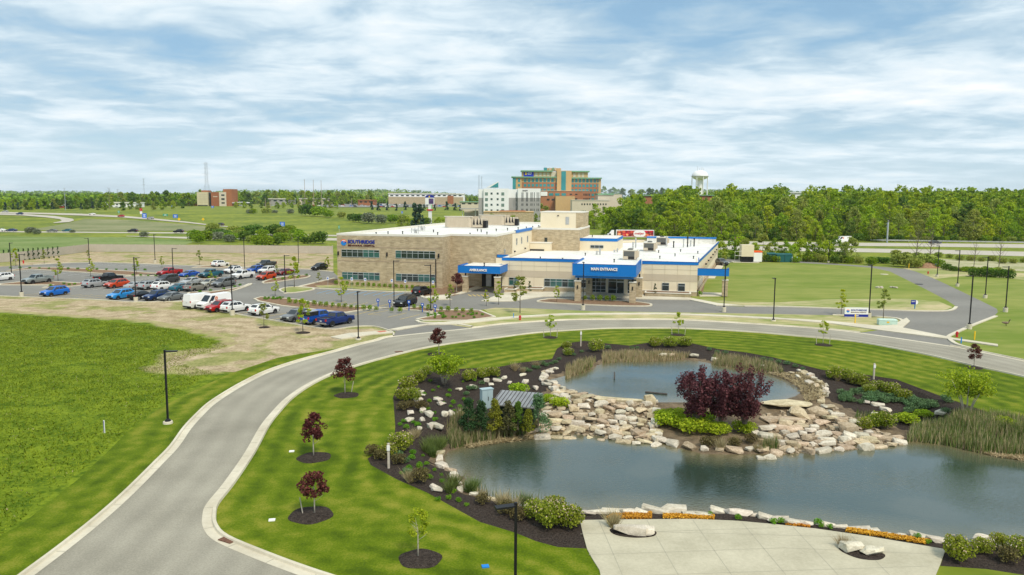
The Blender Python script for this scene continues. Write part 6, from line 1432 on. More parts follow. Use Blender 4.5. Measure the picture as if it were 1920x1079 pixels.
# articulated lorry
x, y, z = GT(1190, 450.5); T = thing('semi_truck', 'articulated lorry with red fruit pictures on its trailer behind the hospital', 'truck', (x, y, z + .06), radians(-1.5))
FR = bpy.data.materials.new('fruit print'); FR.use_nodes = True
def _fr():
    nt = FR.node_tree; N = nt.nodes; L = nt.links; b = N['Principled BSDF']; tc = N.new('ShaderNodeTexCoord'); v = N.new('ShaderNodeTexVoronoi'); v.inputs['Scale'].default_value = .9; L.new(tc.outputs['Object'], v.inputs['Vector'])
    sp = N.new('ShaderNodeSeparateColor'); L.new(v.outputs['Color'], sp.inputs[0]); r = N.new('ShaderNodeValToRGB'); L.new(sp.outputs[0], r.inputs[0]); e = r.color_ramp.elements
    e[0].color = (.75, .01, .03, 1); e[1].color = (.85, .16, .05, 1); e[1].position = .75; m = e.new(.45); m.color = (.45, .01, .05, 1); m = e.new(.95); m.color = (.9, .5, .2, 1)
    mx = N.new('ShaderNodeMix'); mx.data_type = 'RGBA'; mr = N.new('ShaderNodeMapRange'); L.new(v.outputs['Distance'], mr.inputs[0]); mr.inputs[1].default_value = .35; mr.inputs[2].default_value = .85; L.new(mr.outputs[0], mx.inputs[0]); L.new(r.outputs[0], mx.inputs[6]); mx.inputs[7].default_value = (.12, .005, .01, 1); L.new(mx.outputs[2], b.inputs['Base Color'])
_fr()
tr = MB().box(-8, -1.3, 1.15, 8, 1.3, 4.15).build('trailer', WHT, T); MB().box(-7.8, -1.34, 1.35, 7.8, -1.301, 3.95).build('fruit_panel', FR, tr)
mb = MB(); 
P_ = [( .2 + 2.5 * (abs(cos(a)) ** .5) * (1 if cos(a) > 0 else -1) + 1.6, 2.65 + 1.3 * (abs(sin(a)) ** .7) * (1 if sin(a) > 0 else -1)) for a in np.linspace(0, 2 * pi, 33)[:-1]]
mb.add([(p[0], -1.36, p[1]) for p in P_], [tuple(range(32))]); mb.build('logo_panel', WHT, tr); txt('meijer', 'lettering', M('lettering red', (.5, .03, .03)), tr, -.25, -1.37, 1.95, 4.1, 1.25, .02, bold=.02)
MB().prism([(-11.6, -1.2), (-9.0, -1.2), (-9.0, 1.2), (-11.6, 1.2)], .7, 2.6).build('cab', WHT, T)
MB().add([(-11.0, -1.15, 2.6), (-9.0, -1.15, 2.6), (-9.0, 1.15, 2.6), (-11.0, 1.15, 2.6), (-9.9, -1.1, 4.0), (-9.0, -1.1, 4.05), (-9.0, 1.1, 4.05), (-9.9, 1.1, 4.0)], [(0, 1, 5, 4), (1, 2, 6, 5), (2, 3, 7, 6), (3, 0, 4, 7), (4, 5, 6, 7)]).build('roof_fairing', WHT, T)
MB().prism([(-13.0, -.95), (-11.6, -.95), (-11.6, .95), (-13.0, .95)], .7, 1.9).build('bonnet', WHT, T); MB().box(-11.3, -1.22, 2.0, -10.3, -1.19, 2.6).build('side_window', CGL, T)
for x_ in (-12.4, -9.2, -8.0, 5.6, 6.9):
    for s in (-1, 1): MB().tube([(x_, s * 1.25, .52), (x_, s * .95, .52)], .52, 16).build('wheel', TYRE, T)
# pale truck parked behind the east corner of the hospital
x, y = G(1350, 498); p = inst(VP['pickup'], (x, y, 0), radians(-70), 'grey pickup truck parked behind the right corner of the hospital', 'cars in the hospital parking lot', 1.0)
for c in kids(p):
    for s in c.material_slots:
        if s.link == 'OBJECT': s.material = PC['grey']
# ------------------------------------------------------------------ lamp posts
LHD = M('lamp lens', (.55, .57, .6), rough=.3)
def lamp(px, py, pt, label, base=0, hd=0, two=False, sc=1.0):
    x, y = G(px, py); hh = ztop(px, py, pt); t = thing('street_lamp', label, 'street lamp', (x, y, 0), 0, 'black lamp posts')
    if base > .3: MB().lathe((0, 0, 0), [(.36, 0), (.36, base), (.33, base + .02)], 16).build('concrete_base', CONC, t)
    else: MB().lathe((0, 0, 0), [(.38, 0), (.36, .18), (.3, .2)], 16).build('concrete_base', CONC, t); base = .18
    MB().lathe((0, 0, base), [(.24, 0), (.22, .12), (.1, .22)], 10).build('foot_cover', BLACK, t)
    MB().cbox((0, 0, (hh + base) / 2), (.13, .13, hh - base)).build('pole', BLACK, t)
    for k, a in enumerate([hd] if not two else [hd, hd + 180]):
        a = radians(a); c_, s_ = cos(a), sin(a)
        o = MB().box(.05, -.17, -.04, .95, .17, .04).build('lamp_head', BLACK, t); o.location = (0, 0, hh - .12); o.rotation_euler = (0, 0, a)
        q = MB().box(.45, -.14, -.052, .9, .14, -.041).build('lens', LHD, o)
    return t
lamp(315, 795, 657, 'black lamp post standing alone between field and road', .15, 10)
lamp(966, 1135, 943, 'black lamp post cut off by the lower edge, in front of the pond', .5, 200)
for a in [(41, 557, 477, 'lamp post with tall round base at the left end of the lot', .8, 10), (255, 567, 483, 'lamp post with tall base behind the light blue SUV', .8, 10), (436, 592, 497, 'lamp post with tall base beside the white SUV of the van row', .8, 10), (672, 638, 547, 'lamp post by the pavement at the lot exit', .15, 90), (22, 520, 456, 'lamp post behind the grey green pickup', .2, 90), (168, 497, 447, 'lamp post at the far kerb, left one, its head to the left', .2, 180), (291, 494, 440, 'lamp post with concrete base on the bare soil', .8, 90), (325, 520, 466, 'lamp post in the red pickup row', .2, 10), (459, 510, 446, 'tall lamp post behind the white pickup', .2, 90), (535, 551, 479, 'lamp post on the small oval island', .2, 0), (560, 499, 445, 'lamp post left of the hospital beside the soil strip', .7, 90), (739, 574, 489, 'lamp post beside the black minivan', .7, 0), (808, 592, 497, 'lamp post on the mulch bed in front of the ambulance canopy', .7, 180),
    (1093, 582, 492, 'lamp post in front of the main entrance', .75, 90), (1357, 586, 493, 'lamp post in front of the right canopy', .8, 90), (1450, 603, 522, 'lamp post by the pavement, middle of the ring lawn', .15, 90), (1629, 596, 498, 'lamp post behind the monument sign', .7, 90), (1817, 618, 517, 'lamp post at the right drive mouth', .7, 180), (1757, 520, 461, 'lamp post beside the red hydrant at the top of the ring drive', .5, 90), (1795, 538, 470, 'first lamp post right of the ring drive', .6, 180), (1847, 560, 482, 'second lamp post right of the ring drive', .6, 180), (1885, 586, 500, 'third lamp post right of the ring drive, nearest the right edge', .7, 180), (1553, 493, 453, 'distant lamp post in front of the highway trees', .4, 90)]:
    lamp(*a)
# ------------------------------------------------------------------ lot trees
LT = [tree_proto('slender_tree', 'tree', 4.2, 1.7, 1.3, LF[4] if i != 1 else LF[3], BARK, .05, dict(nclump=20, per=60, cl=.17), .15, 6) for i in range(3)]
for i, (px, py, pt, lab) in enumerate([(109, 528, 487, 'slender yellow green tree beside the grey green pickup'), (83, 495, 470, 'slender tree in front of the fence, near a hydrant'), (30, 500, 467, 'yellow green tree at the left in front of the fence'), (170, 520, 487, 'slender tree behind the black pickup'), (165, 486, 470, 'pale thin tree by the fence corner'), (256, 515, 485, 'thin tree left of the lamp post on the far bed'), (304, 503, 482, 'thin pale tree behind the red pickup'), (374, 498, 470, 'small yellow green tree on the far kerb island'), (395, 530, 509, 'small tree in front of the teal pickup'), (443, 520, 508, 'low tree above the white pickup'), (519, 518, 498, 'small tree beside the dark grey pickup'), (552, 540, 483, 'slender light tree above the small oval island'), (516, 556, 524, 'thin tree in the drive at the left divider bed'), (598, 533, 512, 'thin tree at the left end of the hospital bed'), (615, 508, 483, 'sparse tree touching the left corner of the hospital'), (640, 568, 522, 'yellow green tree in front of the ribbon windows'), (495, 614, 570, 'thin tree with a mulch foot in the straw verge, left one'), (568, 624, 562, 'yellow green thin tree in the straw verge, right one'), (812, 583, 538, 'thin tree beside the lamp post of the mulch bed'), (844, 575, 534, 'yellow green tree left of the ambulance drive'), (912, 575, 545, 'short pale tree in front of the ambulance bay'), (935, 572, 530, 'yellow green tree beside the right ambulance column'), (975, 588, 519, 'tall slender tree with lopsided top before the low wing'), (1044, 568, 537, 'sparse tree on the island of the entrance drive'), (1577, 592, 545, 'yellowish tree left of the monument sign'), (1656, 598, 543, 'yellowish tree right of the monument sign')]):
    x, y = G(px, py); hh = ztop(px, py, pt); inst(LT[i % 3], (x, y, 0), R.uniform(0, 6), lab, 'slender young trees round the lot', (hh / 4.2 * 1.05, hh / 4.2 * 1.05, hh / 4.2))
ring(496, 615, .9, 'mulch foot under the left thin tree of the straw verge'); ring(568, 625, 1.1, 'mulch foot under the right thin tree of the straw verge')
x, y = G(856, 551); hh = ztop(856, 551, 513); inst(RED[0], (x, y, 0), 1, 'dark red tree against the brick wall beside the ambulance canopy', 'dark red maples on the lawn', hh / 3.4)
# small round shrubs in the beds by the building
BX = [shrub_proto('box_shrub', 'shrub', .5, .85, 260, .12, LF[1], lumps=4)]
def rowput(protos, pts, s, label, grp, jit=0):
    for px, py in pts: x, y = G(px, py); inst(R.choice(protos), (x, y, .1), R.uniform(0, 6), label, grp, s * R.uniform(.85, 1.15))
rowput(BX, [(630 + 10.2 * i, 536 + .62 * i) for i in range(18)], 1.0, 'small round shrub along the foot of the brick front', 'round shrubs below the ribbon windows')
rowput(BX, [(543, 571), (554, 572)] + [(566 + 11.6 * i, 573 + 1.0 * i) for i in range(13)] + [(735, 587), (750, 588)], .95, 'small upright shrub in the long divider bed', 'upright shrubs in the divider bed')
rowput(BX, [(777, 581), (789, 582), (803, 583), (827, 585), (840, 586), (856, 587), (868, 588), (884, 589)], 1.0, 'small upright shrub in the mulch bed before the ambulance canopy', 'shrubs in the mulch bed before the ambulance canopy')
rowput(BX, [(1097, 565), (1111, 565.5), (1125, 566), (1137, 566.5), (1149, 567)], 1.2, 'small upright shrub on the island under the main entrance canopy', 'shrubs on the entrance island')
rowput([MND[0]], [(500 + 14 * i + R.uniform(-3, 3), 562 + i * 1.2 + R.uniform(-2, 2)) for i in range(5)] + [(490 + R.uniform(0, 60), R.uniform(560.5, 564)) for _ in range(14)] + [(800 + R.uniform(0, 105), R.uniform(590, 600)) for _ in range(26)], .8, 'tiny green perennial in the brown mulch near the building', 'tiny perennials in the brown mulch')
rowput([MND[0]], [(20 + 18 * i, 505 + i * .3) for i in range(15)] + [(250 + 14 * i, 519 + i * .4) for i in range(12)] + [(120, 535), (130, 537), (140, 536), (95, 539), (395, 548), (420, 545), (440, 541), (375, 551), (450, 538), (560, 521), (530, 526), (575, 519)], 1.1, 'tiny green perennial in the beds of the parking lot', 'tiny perennials in the lot beds')
rowput([MND[0], BX[0]], [(1298, 552), (1303, 555), (1309, 552), (1312, 556), (1306, 550)], 1.2, 'small green shrub at the right corner of the low wing', 'shrubs at the right corner of the low wing')
CP = tree_proto('small_conifer', 'conifer', 1.6, .8, .05, LCON, BARK, .03, dict(nclump=12, per=24, cone=1, cl=.2), .14, 1); 
for px, py, s, lab in [(965, 547, 1.0, 'small conifer in the projecting planter'), (993, 546, 1.1, 'small conifer in the planter between two windows'), (1228, 549, 1.0, 'small conifer in the right planter')]:
    x, y = G(px, py, .78); inst(CP, (x, y, .75), 0, lab, 'small conifers in the planters', s)
for i in range(12):
    px = 8 + 9.2 * i; py = 491.5 - .72 * i; x, y = G(px, py); inst(CP, (x, y, 0), 0, 'small dark columnar conifer in front of the tan fence', 'columnar conifers along the fence', (1.0, 1.0, 1.9))
# ------------------------------------------------------------------ fence
FNC = M('tan fence panel', (.42, .37, .30), (.50, .45, .37), s=.6, s2=3); FP = M('fence post', (.46, .42, .35))
def fence(pts, top, label):
    t = thing('tan_fence', label, 'fence', (0, 0, 0), 0, 'tan privacy fence')
    for (a, b) in zip(pts[:-1], pts[1:]):
        A = Vector(G(*a)); B = Vector(G(*b)); d = B - A; n = max(1, round(d.length / 7)); an = atan2(d.y, d.x)
        for k in range(n):
            m_ = A + d * (k + .5) / n; o = MB().box(-d.length / n / 2 + .1, -.04, .05, d.length / n / 2 - .1, .04, top).build('panel', FNC, t, loc=(m_.x, m_.y, 0), rz=an)
        for k in range(n + 1):
            m_ = A + d * k / n; o = MB().box(-.1, -.1, 0, .1, .1, top + .1).build('post', FP, t, loc=(m_.x, m_.y, 0), rz=an)
fence([(-120, 505), (-30, 496), (20, 491.5), (60, 487), (110, 480), (165, 473)], 2.4, 'left part of the tan fence, running obliquely to the corner')
fence([(165, 473), (300, 473.8), (450, 475), (624, 476.5)], 2.4, 'long tan fence behind the bare soil strip')
# ------------------------------------------------------------------ signs, hydrants, utility boxes
HYR = M('hydrant red', (.5, .02, .03), rough=.5); YLW = M('marker yellow', (.8, .5, .02)); SB = M('sign face blue', (.015, .09, .42))
for px, py, s, lab in [(44, 527 - 32, 1.2, 'red fire hydrant in front of the fence'), (975, 601, 1.0, 'red fire hydrant in the verge before the low wing'), (1794, 633, 1.05, 'red fire hydrant at the right drive mouth'), (1740, 515, 1.0, 'small red fire hydrant at the top of the ring drive')]:
    x, y = G(px, py); t = thing('fire_hydrant', lab, 'hydrant', (x, y, 0), 0, 'red fire hydrants', s * .95)
    MB().lathe((0, 0, 0), [(.2, 0), (.2, .06), (.13, .08), (.13, .55), (.17, .57), (.15, .68), (.05, .76)], 12).build('barrel', HYR, t); MB().tube([(-.24, 0, .45), (.24, 0, .45)], .06, 8).build('nozzle', HYR, t)
for px, py, pt, lab in [(615, 541, 520, 'first'), (660, 544, 521, 'second'), (685, 545, 522, 'third'), (735, 548, 524, 'fourth'), (760, 549, 525, 'fifth'), (812, 551, 527, 'sixth')]:
    x, y = G(px, py); t = thing('accessible_bay_sign', lab + ' white and blue accessible parking sign from the left, before the brick front', 'sign', (x, y, 0), 0, 'accessible parking signs'); hh = ztop(px, py, pt)
    MB().tube([(0, 0, 0), (0, 0, hh)], .03, 6).build('post', METAL, t); MB().box(-.2, -.05, hh - .62, .2, -.031, hh).build('sign_plate', WHT, t)
    mb = MB(); mb.box(-.11, -.056, hh - .48, .11, -.051, hh - .12); mb.build('symbol', SB, t)
for px, py, pt, lab in [(709, 578, 561, 'first'), (731, 579, 563, 'second'), (767, 583, 564, 'third'), (792, 586, 569, 'fourth'), (816, 588, 572, 'fifth')]:
    x, y = G(px, py); t = thing('blue_bollard_sign', lab + ' blue post sign from the left along the mulch beds', 'sign', (x, y, 0), 0, 'blue post signs'); hh = ztop(px, py, pt)
    MB().cbox((0, 0, hh / 2), (.14, .14, hh)).build('post', SB, t); MB().box(-.22, -.11, hh - .5, .22, -.072, hh).build('sign_plate', SB, t); MB().box(-.09, -.118, hh - .35, .09, -.112, hh - .12).build('symbol', WHT, t)
x, y = G(1605, 596); t = thing('monument_sign', 'white and blue hospital monument sign beside the street', 'sign', (x, y, 0), radians(-4))
W_ = 43 * 18 / 222; MB().box(-W_ / 2, -.15, 0, W_ / 2, .15, .1).build('base', CONC, t); MB().box(-W_ / 2, -.12, .1, W_ / 2, .12, .5).build('blue_band', SBLUE, t); MB().box(-W_ / 2, -.13, .5, W_ / 2, .13, 1.5).build('panel', WHT, t)
lg = logo(t, 0, 0, .23, 0); lg.location = (-W_ / 2 + .45, -.15, 1.0); txt('SOUTHRIDGE', 'lettering', SBLUE, t, -.85, -.14, 1.0, 2.35, .26, .01, bold=.02); txt('BEHAVIORAL HOSPITAL', 'lettering', SMAR, t, -.85, -.14, .74, 2.3, .12, .01); txt('8287', 'lettering', WHT, t, -.3, -.13, .2, .65, .2, .01, bold=.02)
x, y = G(1715, 580); t = thing('direction_sign', 'small dark blue direction sign with a round white end on the ring lawn', 'sign', (x, y, 0)); MB().box(-.06, -.06, 0, .06, .06, 1.4).build('post', M('sign teal', (.02, .2, .4)), t); MB().box(-.65, -.08, .75, .1, .08, 1.45).build('panel', SBLUE, t); mb = MB(); disc((.1, 1.1), .36, -.09, -pi / 2, pi / 2, 0, 14, 0, mb, .16); mb.build('round_end', WHT, t); txt('EAST', 'lettering', WHT, t, -.6, -.085, 1.15, .6, .18, .01)
GRN_ = M('pale green metal', (.42, .58, .50), (.5, .66, .57), s=2, rough=.5); x, y = G(1663, 610); t = thing('transformer_box', 'pale green utility box on the verge', 'utility box', (x, y, 0), radians(-8)); MB().box(-1.25, -.5, 0, 1.25, .5, .72).build('cabinet', GRN_, t); MB().add([(-1.3, -.55, .72), (1.3, -.55, .72), (1.3, .55, .72), (-1.3, .55, .72), (-1.15, -.4, .88), (1.15, -.4, .88), (1.15, .4, .88), (-1.15, .4, .88)], [(0, 1, 5, 4), (1, 2, 6, 5), (2, 3, 7, 6), (3, 0, 4, 7), (4, 5, 6, 7)]).build('lid', GRN_, t); MB().box(-.2, -.512, .35, .15, -.501, .55).build('warning_label', YLW, t)
for px, py, pt, lab in [(1827, 638, 622, 'yellow marker post at the right edge lawn'), (1603, 608, 590, 'yellow orange marker post before the monument sign'), (1704, 504, 495, 'yellow bollard by the far end of the ring drive')]:
    x, y = G(px, py); o = MB().cbox((0, 0, ztop(px, py, pt) / 2), (.12, .12, ztop(px, py, pt))).build('marker_post', YLW); o.location = (x, y, 0); tag(o, lab, 'post')
for px, py, lab in [(963, 598, 'small blue stake beside the verge hydrant'), (1802, 645, 'small blue stake below the right hydrant')]:
    x, y = G(px, py); o = MB().cbox((0, 0, .4), (.1, .1, .8)).build('marker_stake', SLB); o.location = (x, y, 0); tag(o, lab, 'post')
# service yard
x, y = G(1400, 493); t = thing('generator', 'cream generator on a black tank with railings behind the ring lawn', 'generator', (x, y, 0), radians(-5))
MB().box(-4, -1.6, 0, 3.2, 2.4, .18).build('concrete_pad', CONC, t); MB().box(-1.6, -1.2, .18, 1.4, 1.4, 1.75).build('fuel_tank', BLACK, t); MB().box(-1.8, -1.4, 1.75, 1.6, 1.6, 5.0).build('enclosure', CREAM, t)
MB().box(1.7, -.8, .3, 4.0, 1.2, 2.9).build('cabinet', WHT, t); MB().box(1.65, -.85, 2.9, 4.05, 1.25, 3.3).build('orange_cover', SORG, t)
for x_ in (-3.6, -2.4): MB().tube([(x_, -1.4, 0), (x_, -1.4, 3.2)], .06, 6).build('rail_post', METAL, t)
for z_ in (2.0, 3.2): MB().tube([(-3.6, -1.4, z_), (-1.8, -1.4, z_)], .05, 6).build('rail', METAL, t)
DG = M('dark green metal', (.015, .10, .10), rough=.6)
for px, py, w_, lab in [(1446, 491, 1.2, 'small dark green refuse container'), (1469, 492.5, 2.2, 'large dark green refuse container')]:
    x, y = G(px, py); t = thing('refuse_container', lab, 'container', (x, y, 0), 0, 'green containers'); MB().box(-w_, -.8, .1, w_, .8, 2.2).build('body', DG, t); MB().add([(-w_ - .1, -.9, 2.2), (w_ + .1, -.9, 2.2), (w_ + .1, .9, 2.5), (-w_ - .1, .9, 2.5)], [(0, 1, 2, 3)]).build('lid', DG, t); MB().box(-.05, -.83, .3, .05, -.801, 2.1).build('rib', BLACK, t)
for px, py in [(1422, 487), (1430, 487), (1442, 489), (1456, 490), (1482, 492), (1485, 493), (1494, 493)]:
    x, y = G(px, py); o = MB().lathe((0, 0, 0), [(.16, 0), (.16, 1.5), (.1, 1.62)], 10).build('bollard', CAB); o.location = (x, y, 0); tag(o, 'pale blue grey bollard in the row beside the green containers', 'bollard', 'pale bollards')
# storm drains and manholes
for px, py, rz, w_, dd, lab in [(427, 1015, -.5, .9, .5, 'rusty kerb inlet at the inner road bend'), (748, 661, .45, .9, .5, 'rusty kerb inlet at the top of the road')]:
    x, y = G(px, py); o = MB().cbox((0, 0, .0), (w_, dd, .04), rz).build('kerb_inlet', M('rusty iron', (.10, .05, .035), (.2, .1, .06), s=9)); o.location = (x, y, .06 if px < 500 else .05); tag(o, lab, 'drain')
for px, py, r, lab in [(1723, 534, .8, 'dark drain grate on the edge of the ring lawn'), (1658, 515.5, .9, 'pale manhole on the ring lawn')]:
    x, y = G(px, py); o = MB().lathe((0, 0, 0), [(r, 0), (r, .05)], 18).build('manhole', CONC if 'pale' in lab else BLACK); o.location = (x, y, .03); tag(o, lab, 'manhole')
for px in (1645, 1652, 1672, 1678): pxrock(px, 541 + R.uniform(-.5, .5), 1.1, 'small white stone in a short row on the ring lawn', 'white stones on the ring lawn')
for px, py, lab in [(510, 977, 'small white irrigation lid on the lawn near the kerb'), (547, 848, 'small white irrigation lid left of a red maple'), (910, 1064, 'light blue lid in the foreground lawn')]:
    x, y = G(px, py); o = MB().cbox((0, 0, .03), (.35, .28, .06), .2).build('irrigation_lid', WHT if 'white' in lab else SLB); o.location = (x, y, .01); tag(o, lab, 'lid')
# goose on the right lawn
def goose():
    x, y = G(1886, 612); t = thing('goose', 'brown goose standing on the right edge lawn', 'goose', (x, y, .01), radians(-20), sc=1.3)
    me = bpy.data.meshes.new('body'); V = [(.32, 0, .34), (.12, 0, .33), (-.12, 0, .34), (-.3, 0, .38), (-.42, 0, .42), (.2, 0, .42)]; V = [(-.42, 0, .40), (-.28, 0, .36), (-.05, 0, .33), (.18, 0, .36), (.28, 0, .47), (.30, 0, .62), (.36, 0, .70), (.47, 0, .69)]
    Rr = [.03, .1, .15, .12, .055, .035, .05, .015]; mb = MB().tube(V, Rr, 10); mb.build('body', M('goose brown', (.13, .09, .06), (.28, .22, .16), s=6), t, smooth=True)
    MB().tube([(.25, 0, .50), (.30, 0, .62), (.36, 0, .705), (.40, 0, .70)], [.05, .04, .055, .03], 10).build('head', BLACK, t, smooth=True)
    for s in (-1, 1): MB().tube([(0, s * .06, .25), (.02, s * .06, .02), (.09, s * .06, .01)], [.018, .014, .02], 6).build('leg', BLACK, t)
goose()
# soil pile and blue barrel by the ring drive
x, y = G(1740, 503); C = MB().lathe((0, 0, 0), [(2.6, -.05), (2.0, .5), (1.1, 1.15), (.2, 1.4)], 18).build('soil_pile', M('red brown soil', (.22, .12, .07), (.36, .22, .13), s=2)); C.location = (x, y, 0); C.scale = (1.2, .8, 1); tag(C, 'mound of reddish soil beside the ring drive', 'soil pile')
x, y = G(1754, 503); o = MB().lathe((0, 0, 0), [(.7, 0), (.85, .6), (.6, 1.2), (.1, 1.4)], 12).build('wrapped_pump', CAB); o.location = (x, y, 0); tag(o, 'pale blue wrapped equipment beside the soil mound', 'equipment')
# ------------------------------------------------------------------ far trees
def y0(px): return 370 + .006 * (px - 960)
FRST = []
for i, (m_, hh, wd) in enumerate([(0, 12.5, 9), (1, 14, 10), (3, 13, 8.5), (4, 12, 7.5), (2, 14, 9.5), (0, 12, 8), (0, 15.5, 9), (3, 14, 9.5)]):
    FRST.append(tree_proto('woodland_tree', 'tree', hh, wd, hh * (.01 if i % 2 else .05), LF[m_], BARK, .22, dict(nclump=52, per=44, cl=.15), .6, 5))
MEDS = [tree_proto('bushy_tree', 'tree', 6.5, 4.2, .5, LF[i], BARK, .1, dict(nclump=30, per=60, cl=.19), .34, 5) for i in (0, 3, 1)]
FART = [tree_proto('distant_tree', 'tree', 12, 8, .8, LF[m_], BARK, .25, dict(nclump=30, per=30, cl=.21), 1.1, 3) for m_ in (1, 2, 0, 1, 3)]
FSPR = tree_proto('spruce_tree', 'conifer', 10, 5, .4, leaf('spruce', (.03, .075, .05), (.10, .18, .11)), BARK, .2, dict(nclump=34, per=34, cone=1, cl=.2), .8, 2)
BUSH = [shrub_proto('wild_bush', 'bush', 2.6, 3.2, 900, .42, m_, lumps=10) for m_ in (LF[1], LF[3], LF[2], leaf('silver bush', (.16, .19, .11), (.32, .36, .24)))]
# the wood beyond the highway: nearest trees one by one, the rest as one mass
def wood():
    pts = []
    for _ in range(26000):
        a = R.uniform(.125, .80); D_ = R.uniform(330, 690)
        px = 960 + a * F
        if px < 1240 and D_ < 440 + (1240 - px) * .2: continue
        if px < 1290 and D_ < 352: continue
        if px < 1170 and D_ > 560: continue
        x = a * D_; y = D_; md = 6.6 if D_ < 460 else 8.4
        ok = True
        for (p, q) in grid_near(x, y):
            if (p - x) ** 2 + (q - y) ** 2 < md * md: ok = False; break
        if ok: pts.append((x, y)); grid.setdefault((int(x // 9), int(y // 9)), []).append((x, y))
    return pts
grid = {}
def grid_near(x, y):
    i, j = int(x // 9), int(y // 9)
    for a in (-1, 0, 1):
        for b in (-1, 0, 1): yield from grid.get((i + a, j + b), ())
W_ = sorted(wood(), key=lambda p: p[1])
Cm = [[], []]
WIN = [(1200, 1224), (1304, 1338), (1472, 1498)]
for k, (x, y) in enumerate(W_):
    px = 960 + x / y * F
    s = R.choice((R.uniform(.5, .85), R.uniform(.8, 1.1), R.uniform(1.0, 1.38))) * (.75 if y < 345 else 1)
    if any(a < px < b for a, b in WIN) and y > 430: s *= .62
    if k < 250: inst(R.choice(FRST), (x, y, h(x, y) - .3), R.uniform(0, 6.28), 'leafy green tree at the front of the wood beyond the highway', 'front trees of the wood beyond the highway', (s * R.uniform(.85, 1.15), s * R.uniform(.85, 1.15), s))
    else:
        hh = 13.5 * s; C = crown(hh, 8 * s, hh * .12, 13, 20, cl=.2); C += np.array([x, y, h(x, y)]); Cm[k % 2].append(C)
for i, nm in ((0, LF[1]), (1, LF[0])):
    if Cm[i]: o = npmesh('wood', quads(np.concatenate(Cm[i]), 1.5, .25), 4, nm); tag(o, ('darker', 'lighter')[i] + ' trees filling the depth of the wood on the rise', 'wood', kind='stuff')
# far ridges
def ridges():
    C = [[], []]
    for _ in range(9000):
        a = R.uniform(-.80, .82); D_ = 1000 * (4.0 ** R.uniform(0, 1)); x = a * D_
        if D_ < 1350 and -.36 < a < .13: continue
        z = h(x, D_); s = R.uniform(.8, 1.3) * (1 + D_ / 4000)
        hh = 11 * R.uniform(.7, 1.15); C[R.random() < .4].append(ell(14 if D_ < 2000 else 10, (x, D_, z + hh * .5), (7 * s, 7 * s, hh * .55), .5))
    for i in (0, 1): o = npmesh('distant_wood', quads(np.concatenate(C[i]), 5.8, .35), 4, LF[2] if i else LF[1]); tag(o, ('mid green', 'dark green')[i] + ' trees covering the far ridges on the horizon', 'wood', kind='stuff')
ridges()
def trow(protos, x0, x1, yb, hpx, n, label, group, ratio=None, jy=1.0, base_h=12.0):
    for k in range(n):
        px = x0 + (x1 - x0) * (k + R.uniform(.1, .9)) / n; t = (px - x0) / (x1 - x0 + 1e-9); py = yb[0] + (yb[1] - yb[0]) * t + R.uniform(-jy, jy)
        x, y, z = GT(px, py); s = hpx * R.uniform(.8, 1.2) * y / F / base_h
        inst(R.choice(protos), (x, y, z - .2), R.uniform(0, 6.28), label, group, (s * (ratio or 1) * R.uniform(.9, 1.2), s * (ratio or 1) * R.uniform(.9, 1.2), s))
trow(FART, -40, 210, (393, 391), 19, 30, 'green tree in the long row beyond the ramp at the far left', 'trees beyond the ramp at the far left')
trow([FSPR, FART[1]], 5, 180, (394, 393), 15, 14, 'dark conifer in the row beyond the ramp at the far left', 'dark conifers beyond the ramp', base_h=11)
trow([FART[2]], 55, 66, (394, 394), 14, 1, 'round bright green tree beyond the ramp at the far left', 'bright tree beyond the ramp')
trow(FART, 185, 380, (388, 387), 24, 22, 'tree among the low white buildings left of the office block', 'trees left of the brick office block')
trow(FART, 170, 360, (396, 392), 15, 9, 'small tree on the grass before the low white building', 'small trees on the grass bank')
trow(FART, 440, 700, (384, 385), 22, 26, 'tree in the row behind the three tall poles', 'trees behind the tall poles')
trow(FART, 385, 735, (379, 380), 13, 46, 'distant tree in the belt beyond the far lots', 'distant tree belt beyond the far lots')
trow(FART, 440, 640, (391, 391), 12, 14, 'small tree along the top edge of the grass embankment', 'small trees on top of the embankment')
trow([FART[4], FART[2]], 620, 900, (381, 384), 13, 44, 'young green tree among the far parked cars', 'young trees among the far parked cars')
trow([FSPR], 690, 890, (395, 396), 14, 12, 'dark spruce in the row before the far parking lot', 'dark spruces before the far parking lot', base_h=10)
trow(FART, 745, 900, (373, 374), 8, 16, 'tree before the long pale building', 'trees before the long pale building')
trow(FART, 1085, 1235, (396, 400), 15, 12, 'tree on the far parking lot right of the brick tower block', 'trees beside the tower block car park')
trow(FART, 1130, 1290, (372, 374), 18, 18, 'tall tree behind the low beige building', 'tall trees behind the beige building')
trow(FRST, 1135, 1245, (440, 448), 50, 10, 'leafy tree on the grass rise behind the lorry', 'trees on the rise behind the lorry', base_h=13)
trow(FRST, 1085, 1120, (428, 430), 34, 4, 'tree right behind the stair tower', 'trees behind the stair tower', base_h=13)
trow(MEDS, 905, 1060, (421, 423), 20, 12, 'green tree before the low brick building of the hotel', 'trees before the white hotel', base_h=6.5)
trow(MEDS, 945, 1030, (411, 411), 26, 7, 'leafy tree at the right foot of the white hotel', 'trees at the foot of the white hotel', base_h=6.5)
trow([FSPR], 768, 795, (425, 425), 36, 2, 'tall dark conifer left of the pylon sign', 'tall conifers beside the pylon sign', base_h=10, ratio=.8)
trow(MEDS, 740, 900, (424, 426), 15, 14, 'low tree along the path behind the hospital roof', 'low trees behind the hospital roof', base_h=6.5)
trow(MEDS, 1130, 1250, (420, 428), 26, 16, 'bushy tree on the rise between lorry and beige building', 'bushy trees behind the lorry', base_h=6.5)
